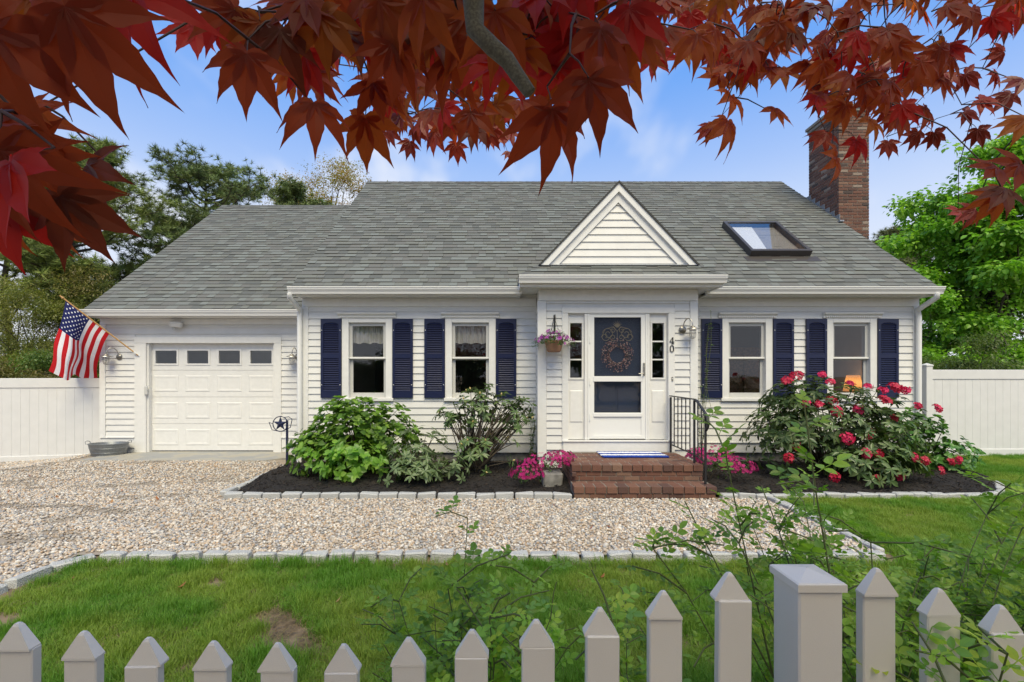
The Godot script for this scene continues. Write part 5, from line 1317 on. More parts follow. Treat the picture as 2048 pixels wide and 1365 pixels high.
func fences() -> void:
	panel_fence("vinyl_fence", "white vinyl privacy fence joining the corner of the garage", Vector2(-14.0, -8.1), Vector2(-8.2, -9.33), -0.1, 1.6, [0.1, 2.6])
	panel_fence("vinyl_fence", "white vinyl privacy fence standing on the lawn beyond the chimney end", Vector2(8.53, -9.2), Vector2(18.0, -9.2), 0.02, 1.77, [0.0, 4.8])
	# picket fence by the street: scalloped tops between square posts
	var o := thing("picket_fence", "white vinyl picket fence with scalloped pointed pickets in front of the lawn", "fence", Vector3(0, 0, -1.1))
	var tops := [[-1.78, 1.19], [-1.62, 1.16], [-1.465, 1.135], [-1.316, 1.105], [-1.161, 1.078], [-1.005, 1.057], [-0.85, 1.042], [-0.695, 1.033], [-0.541, 1.029], [-0.3825, 1.026], [-0.2265, 1.042], [-0.074, 1.061], [0.0795, 1.085], [0.2325, 1.114], [0.3848, 1.154], [0.5418, 1.198], [0.895, 1.208], [1.043, 1.16], [1.19, 1.12], [1.34, 1.09], [1.49, 1.07], [1.64, 1.06]]
	for q in tops:
		var h: float = q[1] - 0.06
		var m := M.new()
		m.cbox(T(Vector3(0, h / 2, 0)), Vector3(0.078, h - 0.0, 0.026), 0.003)
		var p := put(o, "picket", m.mesh(), mats.picket_vinyl, T(Vector3(q[0], 0.0, -1.095), rot(rnd(-0.4, 0.4), rnd(-0.8, 0.8), rnd(-0.3, 0.3))))
		if not cache.has("picket_cap"):
			m = M.new()
			var lv := []
			for s in [[0.040, 0.014, -0.004], [0.040, 0.014, 0.001], [0.0085, 0.0075, 0.0515], [0.0045, 0.0045, 0.0575], [0.0012, 0.0012, 0.0592]]:
				lv.append([Vector3(-s[0], s[2], s[1]), Vector3(s[0], s[2], s[1]), Vector3(s[0], s[2], -s[1]), Vector3(-s[0], s[2], -s[1])])
			for i in 4:
				for j in 4: m.quad(lv[i][j], lv[i][(j + 1) % 4], lv[i + 1][(j + 1) % 4], lv[i + 1][j])
			m.quad(lv[4][0], lv[4][1], lv[4][2], lv[4][3])
			cache.picket_cap = m.mesh()
		put(p, "picket_cap", cache.picket_cap, mats.picket_vinyl, T(Vector3(q[0], h + 0.0005, -1.095)))
	for x in [-1.95, 0.7185, 1.9]:
		var m := M.new()
		m.cbox(T(Vector3(0, 0.54, 0)), Vector3(0.1, 1.28, 0.1), 0.004)
		var p := put(o, "post", m.mesh(), mats.picket_vinyl, T(Vector3(x, 0, -1.082)))
		m = M.new()
		var lv := []
		for s in [[0.0555, 0.0], [0.0555, 0.0165], [0.052, 0.0195], [0.001, 0.033]]: lv.append([Vector3(-s[0], s[1], s[0]), Vector3(s[0], s[1], s[0]), Vector3(s[0], s[1], -s[0]), Vector3(-s[0], s[1], -s[0])])
		for i in 3:
			for j in 4: m.quad(lv[i][j], lv[i][(j + 1) % 4], lv[i + 1][(j + 1) % 4], lv[i + 1][j])
		m.quad(lv[0][3], lv[0][2], lv[0][1], lv[0][0])
		put(p, "post_cap", m.mesh(), mats.picket_vinyl, T(Vector3(x, 1.1805, -1.082)))
	for y in [0.25, 0.72]: boxp(o, "rail", Vector3(-1.95, y, -1.155), Vector3(1.9, y + 0.08, -1.112), mats.picket_vinyl, 0.004)

# ---------------------------------------------------------------- lamps, flag, tub, basket, numbers
func wall_lamp(p: Vector3, side: float, label: String) -> void:
	var o := thing("wall_lamp", label, "lamp", p, "caged gooseneck lamps on the front of the house")
	var m := M.new()
	m.lathe([Vector2(0.001, 0.03), Vector2(0.03, 0.028), Vector2(0.058, 0.012), Vector2(0.062, 0.0)].map(func(q): return Vector2(q.x, q.y)), 20, Transform3D(Basis(Vector3(1, 0, 0), Vector3(0, 0, 1), Vector3(0, -1, 0)), p))
	m.lathe([Vector2(0.062, 0.0), Vector2(0.058, 0.012), Vector2(0.03, 0.028), Vector2(0.001, 0.03)], 20, Transform3D(Basis(Vector3(1, 0, 0), Vector3(0, 0, 1), Vector3(0, -1, 0)), p))
	put(o, "back_plate", m.mesh(), mats.steel)
	m = M.new()
	var c := p + Vector3(side * 0.13, 0.0, 0.16)
	var pts := []
	for k in 13:
		var u := k / 12.0
		var a := PI * u
		pts.append(p + (c - p) * (0.5 - 0.5 * cos(a)) + Vector3(0, 0.16 * sin(a) + 0.03 * u, 0.02 * (1 - u)))
	m.tube(pts, [0.01], 8)
	put(o, "gooseneck", m.mesh(), mats.steel)
	m = M.new()
	m.lathe([Vector2(0.105, -0.005), Vector2(0.1, 0.004), Vector2(0.05, 0.022), Vector2(0.03, 0.045), Vector2(0.001, 0.05)], 22, T(c)); m.lathe([Vector2(0.001, 0.0), Vector2(0.1, -0.006), Vector2(0.105, -0.005)].map(func(q): return q), 22, T(c))
	put(o, "lamp_shade", m.mesh(), mats.steel)
	m = M.new()
	m.lathe([Vector2(0.001, -0.15), Vector2(0.025, -0.145), Vector2(0.04, -0.12), Vector2(0.042, -0.01)], 16, T(c))
	put(o, "glass_jar", m.mesh(), mats.glass)
	m = M.new()
	for k in 4:
		var a := PI * k / 4
		var d := Vector3(cos(a), 0, sin(a))
		m.tube([c + d * 0.052, c + d * 0.052 + Vector3(0, -0.11, 0), c + d * 0.035 + Vector3(0, -0.15, 0), c + Vector3(0, -0.165, 0), c - d * 0.035 + Vector3(0, -0.15, 0), c - d * 0.052 + Vector3(0, -0.11, 0), c - d * 0.052], [0.0035], 5, false)
	for y in [-0.03, -0.07]:
		var ring := []
		for k in 17: ring.append(c + Vector3(cos(TAU * k / 16) * 0.053, y, sin(TAU * k / 16) * 0.053))
		m.tube(ring, [0.0035], 5, false)
	put(o, "cage", m.mesh(), mats.steel)

func wall_fittings() -> void:
	wall_lamp(Vector3(-7.72, 2.03, GZ + 0.02), -1.0, "caged gooseneck wall lamp between the flag and the corner of the garage")
	wall_lamp(Vector3(-4.13, 2.03, GZ + 0.02), -0.35, "caged gooseneck wall lamp between garage door and downspout")
	wall_lamp(Vector3(2.99, 2.42, BZ + 0.036), 0.8, "caged gooseneck wall lamp beside the house number")
	# flood light over the garage door
	var o := thing("flood_light", "small white motion flood light on the frieze above the garage door", "light", Vector3(-6.55, 2.62, GZ + 0.03))
	var p := o.position
	put(o, "housing", M_box(p + Vector3(-0.13, 0.02, 0.0), p + Vector3(-0.02, 0.12, 0.06), 0.01), mats.white_paint)
	var m := M.new()
	m.cbox(T(p + Vector3(0.05, 0.055, 0.09), rot(28, 18, -4)), Vector3(0.2, 0.11, 0.1), 0.02)
	put(o, "lamp_head", m.mesh(), mats.white_paint)
	m = M.new(); m.ball(T(p + Vector3(-0.02, -0.03, 0.06)), 0.035, 12, 8)
	put(o, "sensor", m.mesh(), mats.sash_grey)
	o = thing("keypad", "grey garage door keypad on the door jamb", "keypad", Vector3(-7.165, 1.27, GZ - 0.02))
	put(o, "cover", M_box(Vector3(-7.196, 1.27, GZ + 0.035), Vector3(-7.13, 1.44, GZ + 0.058), 0.006), mats.sash_grey)
	put(o, "lip", M_box(Vector3(-7.19, 1.262, GZ + 0.037), Vector3(-7.136, 1.2685, GZ + 0.055), 0.002), mats.steel)
	# house number
	var font := SystemFont.new()
	font.font_names = PackedStringArray(["Droid Serif"])
	font.font_italic = true
	var k := 0
	for ch in ["4", "0"]:
		var t := TextMesh.new()
		t.text = ch; t.font = font; t.font_size = 64; t.pixel_size = 0.0024; t.depth = 0.012
		o = thing("house_number", "black house number %s on the white door casing" % ["four" if ch == "4" else "zero"], "number", Vector3(2.812, 2.235 - 0.135 * k, BZ + 0.042))
		put(o, "numeral", t, mats.black_paint, T(o.position))
		k += 1
	flag()
	# galvanised tub
	var tc := Vector3(-7.72, 0.07, -8.95)
	o = thing("galvanised_tub", "oval galvanised metal tub standing on the gravel by the garage corner", "tub", tc)
	m = M.new()
	var pr := [Vector2(0.001, 0.0), Vector2(0.27, 0.002), Vector2(0.285, 0.03), Vector2(0.3, 0.085), Vector2(0.308, 0.09), Vector2(0.304, 0.097), Vector2(0.322, 0.17), Vector2(0.33, 0.175), Vector2(0.326, 0.182), Vector2(0.338, 0.245), Vector2(0.35, 0.25), Vector2(0.35, 0.262), Vector2(0.338, 0.265), Vector2(0.33, 0.25), Vector2(0.27, 0.03), Vector2(0.001, 0.03)]
	m.lathe(pr, 36, T(tc, rot(0, 8, 0)), 1.0, 0.62)
	put(o, "bowl", m.mesh(), mats.galvanised)
	for sx in [-1, 1]:
		m = M.new()
		var q: Vector3 = tc + rot(0, 8, 0) * Vector3(sx * 0.35, 0.25, 0)
		m.tube([q + Vector3(0, 0, 0.06), q + Vector3(sx * 0.03, 0.05, 0.045), q + Vector3(sx * 0.035, 0.06, 0), q + Vector3(sx * 0.03, 0.05, -0.045), q + Vector3(0, 0, -0.06)], [0.006], 6)
		put(o, "handle", m.mesh(), mats.galvanised)
	# hanging basket on the bay
	var hp := Vector3(0.83, 2.04, BZ + 0.2)
	o = thing("hanging_basket", "terracotta hanging pot of purple petunias on an iron bracket beside the entrance", "planter", hp)
	m = M.new(); m.lathe([Vector2(0.001, 0), Vector2(0.1, 0.001), Vector2(0.115, 0.02), Vector2(0.148, 0.15), Vector2(0.155, 0.15), Vector2(0.155, 0.18), Vector2(0.14, 0.18), Vector2(0.135, 0.16), Vector2(0.001, 0.155)], 24, T(hp))
	put(o, "pot", m.mesh(), mats.terracotta)
	m = M.new()
	var wp := Vector3(0.86, 2.62, BZ + 0.035)
	m.cbox(T(wp + Vector3(0, -0.1, 0)), Vector3(0.03, 0.3, 0.012), 0.003)
	m.tube([wp, wp + Vector3(0, 0.03, 0.1), hp + Vector3(0, 0.6, 0), hp + Vector3(0, 0.55, 0.02)], [0.008], 6)
	for a in 3: m.tube([hp + Vector3(0, 0.57, 0), hp + Vector3(cos(a * TAU / 3) * 0.148, 0.17, sin(a * TAU / 3) * 0.148)], [0.003], 4)
	put(o, "bracket", m.mesh(), mats.dark_metal)
	var lx := []; var lc := []; var fx := []; var fc := []
	for i in 620:
		var a := rnd(0, TAU); var r := 0.33 * sqrt(rng.randf())
		var q := hp + Vector3(cos(a) * r, 0.16 + 0.26 * (1 - r / 0.36) * rnd(0.1, 1.0) - 0.1 * maxf(0, r - 0.17) / 0.16 * rng.randf(), sin(a) * r)
		lx.append(T(q, frame_of(Vector3(cos(a), rnd(-0.2, 0.8), sin(a))) * Basis.from_scale(Vector3.ONE * rnd(0.035, 0.06))))
		lc.append(Color(0.07, 0.13, 0.035) * rnd(0.7, 1.3))
	many(o, "foliage", leaf_mesh(0.55), mats.leaf, lx, lc)
	var fl := flower_mesh(5, 0.9)
	for i in 80:
		var a := rnd(0, TAU); var r := 0.32 * sqrt(rng.randf())
		var out := Vector3(cos(a), rnd(-0.1, 0.7), sin(a) + 0.4).normalized()
		var col: Color = [Color(0.32, 0.04, 0.3), Color(0.42, 0.1, 0.42), Color(0.5, 0.35, 0.5), Color(0.22, 0.02, 0.22)][rng.randi_range(0, 3)]
		put(o, "flower", fl, mat("petunia%d" % i, col.linear_to_srgb(), 0.6) if i < 4 else mats["petunia%d" % (i % 4)], T(hp + Vector3(cos(a) * r, 0.19 + 0.24 * (1 - r / 0.36) * rnd(0.3, 1.0) - 0.1 * maxf(0, r - 0.17) / 0.16 * rng.randf(), sin(a) * r), frame_of(out.cross(Vector3(0.3, 0.1, 0.5)), out) * Basis.from_scale(Vector3.ONE * rnd(0.024, 0.034))))
	# star hose post
	var sp := Vector3(-3.66, 0.06, -7.75)
	o = thing("hose_post", "dark blue metal garden post with ringed star ornament in the mulch by the garage", "garden post", sp)
	put(o, "post", M_box(sp + Vector3(-0.016, -0.05, -0.016), sp + Vector3(0.016, 0.84, 0.016)), mats.navy)
	m = M.new()
	var rc := sp + Vector3(-0.1, 0.78, 0.03)
	var ring := []
	for j in 29: ring.append(rc + Vector3(cos(TAU * j / 28), sin(TAU * j / 28), 0) * 0.125)
	m.tube(ring, [0.008], 6, false)
	put(o, "ring", m.mesh(), mats.navy)
	m = M.new()
	for j in 5:   # faceted five-pointed star
		var a := deg_to_rad(90 + 72 * j)
		var tip := rc + Vector3(cos(a), sin(a), 0) * 0.125
		var i0 := rc + Vector3(cos(a - PI / 5), sin(a - PI / 5), 0) * 0.05
		var i1 := rc + Vector3(cos(a + PI / 5), sin(a + PI / 5), 0) * 0.05
		for s in [1.0, -1.0]:
			var c := rc + Vector3(0, 0, 0.025 * s)
			if s > 0:
				m.tri(c, i0, tip); m.tri(c, tip, i1)
			else:
				m.tri(c, tip, i0); m.tri(c, i1, tip)
	put(o, "star", m.mesh(), mats.navy)
	m = M.new()
	m.tube([rc + Vector3(-0.125, 0.0, 0), rc + Vector3(-0.19, 0.03, 0), rc + Vector3(-0.14, -0.1, 0), rc + Vector3(0, -0.13, 0)], [0.007], 5)
	m.tube([rc + Vector3(0.07, 0.11, 0), rc + Vector3(0.14, 0.12, 0), rc + Vector3(0.2, 0.08, 0), rc + Vector3(0.17, -0.06, 0), rc + Vector3(0.06, -0.11, 0)], [0.007], 5)
	m.tube([sp + Vector3(-0.1, -0.02, 0.12), sp + Vector3(0, 0.01, 0)], [0.009], 5)
	put(o, "scroll_arms", m.mesh(), mats.navy)
	# stump-like concrete block by the azalea
	var cb := Vector3(0.72, 0.03, -6.72)
	o = thing("concrete_block", "rough pale concrete block half hidden under the magenta azalea by the stoop", "block", cb)
	var r2 := RandomNumberGenerator.new(); r2.seed = 7
	m = M.new(); m.cbox(Transform3D(), Vector3(0.32, 0.26, 0.22), 0.02, 0.03, r2)
	put(o, "block", m.mesh(), mats.concrete, T(cb + Vector3(0, 0.1, 0), rot(0, 6, 0)))
	# service wires
	for wi in 2:
		o = thing("utility_wire", ["upper" , "lower"][wi] + " black utility wire crossing in front of the green maple", "wire", Vector3(7.5, 4.1, -12.0))
		m = M.new()
		var pts := []
		for j in 13:
			var u := j / 12.0
			pts.append(Vector3(7.45, 4.12 - 0.08 * wi, -11.8).lerp(Vector3(30, 5.3 - 0.5 * wi, -19), u) + Vector3(0, -1.1 * u * (1 - u), 0))
		m.tube(pts, [0.014], 5)
		put(o, "cable", m.mesh(), mats.cable)

func flower_mesh(petals: int, wide: float) -> ArrayMesh:   # faces +z, radius one
	var m := M.new()
	for k in petals:
		var a := TAU * k / petals
		var d := Vector3(cos(a), sin(a), 0); var s := Vector3(-sin(a), cos(a), 0)
		var w := wide * PI / petals
		var o := Vector3(0, 0, -0.1)
		m.quad(o, d * 0.6 - s * w * 0.62 + Vector3(0, 0, 0.16), d * 0.62 + Vector3(0, 0, 0.1), o + s * 0.001)
		m.quad(o, d * 0.62 + Vector3(0, 0, 0.1), d * 0.6 + s * w * 0.62 + Vector3(0, 0, 0.16), o + s * 0.002)
		m.quad(d * 0.6 - s * w * 0.62 + Vector3(0, 0, 0.16), d * 1.0 - s * w * 0.3 + Vector3(0, 0, 0.14), d * 0.97 + Vector3(0, 0, 0.1), d * 0.62 + Vector3(0, 0, 0.1))
		m.quad(d * 0.62 + Vector3(0, 0, 0.1), d * 0.97 + Vector3(0, 0, 0.1), d * 1.0 + s * w * 0.3 + Vector3(0, 0, 0.14), d * 0.6 + s * w * 0.62 + Vector3(0, 0, 0.16))
	return clean(m)

func flag() -> void:
	# print of the cloth: thirteen stripes, canton, fifty stars
	var im := Image.create(760, 400, false, Image.FORMAT_RGB8)
	im.fill(Color(0.95, 0.94, 0.95))
	for k in 13:
		if k % 2 == 0: im.fill_rect(Rect2i(0, roundi(k * 400 / 13.0), 760, roundi((k + 1) * 400 / 13.0) - roundi(k * 400 / 13.0)), Color(0.77, 0.03, 0.10))
	im.fill_rect(Rect2i(0, 0, 304, 215), Color(0.05, 0.10, 0.36))
	for r in 9:
		for q in (6 if r % 2 == 0 else 5):
			var c := Vector2(304.0 * ((q * 2 + 1) if r % 2 == 0 else (q * 2 + 2)) / 12.0, 215.0 * (r + 1) / 10.0)
			for dy in range(-10, 11):
				for dx in range(-10, 11):
					var v := Vector2(dx, dy)
					var a := fposmod(atan2(v.x, -v.y) + PI / 5, TAU / 5) - PI / 5
					# inside a five-pointed star of radius 13
					if v.length() * (cos(absf(a)) + sin(absf(a)) * 1.9) < 9.5: im.set_pixelv(Vector2i(c) + Vector2i(dx, dy), Color(0.95, 0.95, 0.97))
	var root := Vector3(-7.32, 2.06, GZ + 0.05)
	var tip := Vector3(-8.3, 3.12, -8.62)
	var o := thing("house_flag", "united states flag on a wooden pole mounted by the garage door", "flag", root)
	var m := M.new()
	m.tube([root, tip], [0.0125], 8)
	put(o, "pole", m.mesh(), mats.pole_wood)
	m = M.new(); m.ball(T(tip, Basis.from_scale(Vector3(1, 1, 1))), 0.026, 10, 7)
	m.tube([tip, tip + (tip - root).normalized() * 0.06], [0.018, 0.012], 8)
	put(o, "finial", m.mesh(), mats.pole_wood)
	m = M.new(); m.cbox(T(root + Vector3(0.02, -0.02, -0.03)), Vector3(0.06, 0.1, 0.02), 0.004)
	m.tube([root + Vector3(0.02, -0.02, -0.03), root + (tip - root).normalized() * 0.1], [0.02], 8)
	put(o, "bracket", m.mesh(), mats.aluminium_white)
	var nu := 40; var nv := 54
	var grid := []
	for i in nu + 1:
		var u := float(i) / nu
		var line := []
		var p := tip.lerp(root, 0.035 + 0.575 * u)
		var q := p
		line.append(q)
		for j in range(1, nv + 1):
			var v := float(j) / nv
			# the canton side hangs straight down in front; the rest sweeps back under it and folds
			var f := smoothstep(0.25, 0.62, u)
			var d0 := Vector3(-0.16, -0.97, 0.05)
			var d1 := Vector3(-0.62, -0.78, -0.12)
			var d2 := Vector3(-0.42, -0.8, -0.32)
			var d := d0.lerp(d1.lerp(d2, smoothstep(0.3, 0.62, v)), f)
			d = d.normalized() * (1.0 - 0.06 * f)
			q += d * (1.36 / nv)
			line.append(q + Vector3(0.012 * sin(v * 9.0 + u * 5.0), 0, 0.035 * sin(u * 9.0 + v * 2.2) * v - 0.10 * f * smoothstep(0.1, 0.7, v) + 0.02 * sin(v * 13.0 - u * 7.0) * v))
		grid.append(line)
	m = M.new()
	for i in nu:
		for j in nv:
			var a: Vector3 = grid[i][j]; var b: Vector3 = grid[i + 1][j]; var c: Vector3 = grid[i + 1][j + 1]; var d: Vector3 = grid[i][j + 1]
			var nrm := []
			for e in [[i, j], [i + 1, j], [i + 1, j + 1], [i, j + 1]]:
				var du: Vector3 = grid[mini(e[0] + 1, nu)][e[1]] - grid[maxi(e[0] - 1, 0)][e[1]]
				var dv: Vector3 = grid[e[0]][mini(e[1] + 1, nv)] - grid[e[0]][maxi(e[1] - 1, 0)]
				nrm.append(dv.cross(du).normalized())
			m.quadn(a, d, c, b, nrm[0], nrm[3], nrm[2], nrm[1])
			var uv := func(ii: int, jj: int) -> Vector2: return Vector2(float(jj) / nv, float(ii) / nu)
			for e in [[i, j], [i + 1, j + 1], [i, j + 1], [i, j], [i + 1, j], [i + 1, j + 1]]: m.t.append(uv.call(e[0], e[1]))
	var fm := StandardMaterial3D.new()
	fm.resource_name = "flag_cloth"; fm.albedo_texture = ImageTexture.create_from_image(im); fm.roughness = 0.8
	fm.backlight_enabled = true; fm.backlight = Color(0.6, 0.6, 0.6)
	put(o, "cloth", m.mesh(), fm)

# ---------------------------------------------------------------- plants
func spread(o: Node3D, xs: Array, cols: Array, m: Mesh, palette: Array, singles: int, called := "leaf") -> void:
	# the leaves nearest the path become single leaves, the others one mass of foliage
	var id := range(xs.size())
	id.sort_custom(func(a, b): return xs[a].origin.z > xs[b].origin.z)
	var rx := []; var rc := []
	for k in id.size():
		if k < singles: put(o, called, m, palette[rng.randi_range(0, palette.size() - 1)], xs[id[k]])
		else: rx.append(xs[id[k]]); rc.append(cols[id[k]])
	many(o, "foliage", m, mats.leaf, rx, rc)

func leaf_mats(key: String, tones: Array) -> Array:
	var out := []
	for i in tones.size():
		var c: Color = tones[i]
		out.append(mat("%s%d" % [key, i], c.linear_to_srgb(), 0.42, null, 1, {"backlight_enabled": true, "backlight": (c * 2.4).linear_to_srgb()}))
	return out

func stems(o: Node3D, base: Vector3, ends: Array, r0: float, mt: Material, called := "stems") -> void:
	var m := M.new()
	for e in ends:
		var s := base + Vector3(rnd(-0.12, 0.12), 0, rnd(-0.08, 0.08))
		var mid := s.lerp(e, 0.5) + Vector3(rnd(-0.08, 0.08), rnd(0.0, 0.1), rnd(-0.08, 0.08))
		m.tube([s, s.lerp(mid, 0.6) + Vector3(rnd(-0.03, 0.03), 0, rnd(-0.03, 0.03)), mid, mid.lerp(e, 0.6) + Vector3(rnd(-0.03, 0.03), 0, 0), e], [r0, r0 * 0.8, r0 * 0.6, r0 * 0.45, r0 * 0.25], 5, false)
	put(o, called, m.mesh(), mt, Transform3D(), "stuff")

func bush(o: Node3D, base: Vector3, blobs: Array, cfg: Dictionary) -> Array:
	# blobs: [centre, radii, sprigs]. Returns sprig tips.
	var xs := []; var cs := []; var tips := []; var ends := []
	for b in blobs:
		for i in b[2]:
			var d := Vector3(rng.randfn(), rng.randfn() * 0.9 + 0.25, rng.randfn()).normalized()
			var rr := pow(rng.randf(), cfg.get("shell", 0.4))
			var p: Vector3 = b[0] + b[1] * d * rr
			if p.y < base.y + 0.06: continue
			var out := (d * 0.8 + Vector3(0, 0.5, 0) + (p - base).normalized() * 0.4).normalized()
			tips.append([p, out, rr])
			if rng.randf() < cfg.get("stem_share", 0.12): ends.append(p)
			var fr := frame_of(out)
			var a0 := rnd(0, TAU)
			var n := rng.randi_range(cfg.n0, cfg.n1)
			var g := rnd(0.7, 1.3)
			for k in n:
				var a := a0 + TAU * k / n + rnd(-0.3, 0.3)
				var side := fr.x * cos(a) + fr.z * sin(a)
				var lift: float = rnd(cfg.lift0, cfg.lift1)
				var ld := (side + out * lift).normalized()
				var s := rnd(cfg.s0, cfg.s1)
				xs.append(T(p + out * rnd(-0.5, 0.5) * float(cfg.get("pitch", 0.03)), frame_of(ld, out) * Basis(Vector3.UP, rnd(-0.5, 0.5)) * Basis.from_scale(Vector3.ONE * s)))
				var tone: Color = cfg.tones[rng.randi_range(0, cfg.tones.size() - 1)]
				cs.append(tone * g * rnd(0.85, 1.15))
	stems(o, base, ends, cfg.get("stem_r", 0.012), cfg.get("stem_mat", mats.stem))
	spread(o, xs, cs, cfg.mesh, leaf_mats(cfg.key, cfg.tones), cfg.get("singles", 0))
	return tips

func truss(o: Node3D, p: Vector3, out: Vector3, size: float, mt: Material) -> void:
	var which := "truss%d" % rng.randi_range(0, 3)
	if not cache.has(which):
		var m := M.new()
		var fl := flower_mesh(5, 0.95).surface_get_arrays(0)
		for k in 12:
			var y := 0.98 - 1.1 * (k + rng.randf()) / 12.0
			var a := k * 2.4 + rnd(-0.4, 0.4)
			var d := Vector3(cos(a) * sqrt(1 - y * y), y, sin(a) * sqrt(1 - y * y))
			var x := T(d * rnd(0.55, 0.95), frame_of(d.cross(Vector3(0.2, 0.5, 0.9)), d + Vector3(rnd(-0.4, 0.4), rnd(-0.4, 0.2), rnd(-0.4, 0.4))) * Basis.from_scale(Vector3.ONE * rnd(0.42, 0.62)))
			m.v.append_array(x * (fl[0] as PackedVector3Array))
			m.n.append_array(T(Vector3.ZERO, x.basis.orthonormalized()) * (fl[1] as PackedVector3Array))
		m.c.resize(m.v.size()); m.c.fill(Color.WHITE)
		cache[which] = m.mesh()
	put(o, "flower_cluster", cache[which], mt, T(p, frame_of(out) * Basis(Vector3.UP, rnd(0, TAU)) * Basis.from_scale(Vector3(1, rnd(0.75, 1.0), 1) * size)))

func azalea(label: String, blobs: Array, base: Vector3, n: int) -> void:
	var o := thing("azalea", label, "shrub", base)
	bush(o, base, blobs.map(func(b): return [b[0], b[1] * 0.92, b[2]]), {"n0": 3, "n1": 5, "lift0": 0.2, "lift1": 0.8, "s0": 0.025, "s1": 0.045, "mesh": leaf_mesh(0.42), "tones": [Color(0.06, 0.12, 0.03), Color(0.09, 0.16, 0.04)], "key": "azalea_leaf", "stem_r": 0.006})
	var fl := flower_mesh(5, 0.85)
	var pm := []
	for c in [Color(0.33, 0.004, 0.11), Color(0.42, 0.008, 0.16), Color(0.24, 0.003, 0.075)]: pm.append(mat("azalea_petal%d" % pm.size(), c.linear_to_srgb(), 0.6, null, 1, {"backlight_enabled": true, "backlight": L(0.2, 0.01, 0.07)}))
	for i in n:
		var b: Array = blobs[rng.randi_range(0, blobs.size() - 1)]
		var d := Vector3(rng.randfn(), absf(rng.randfn()) * 0.8, rng.randfn() + 0.5).normalized()
		var p: Vector3 = b[0] + b[1] * d * rnd(0.85, 1.05)
		if p.y < 0.05: continue
		put(o, "flower", fl, pm[rng.randi_range(0, 2)], T(p, frame_of(d.cross(Vector3(rng.randf(), rng.randf(), rng.randf() - 0.5)), d) * Basis.from_scale(Vector3.ONE * rnd(0.022, 0.031))))

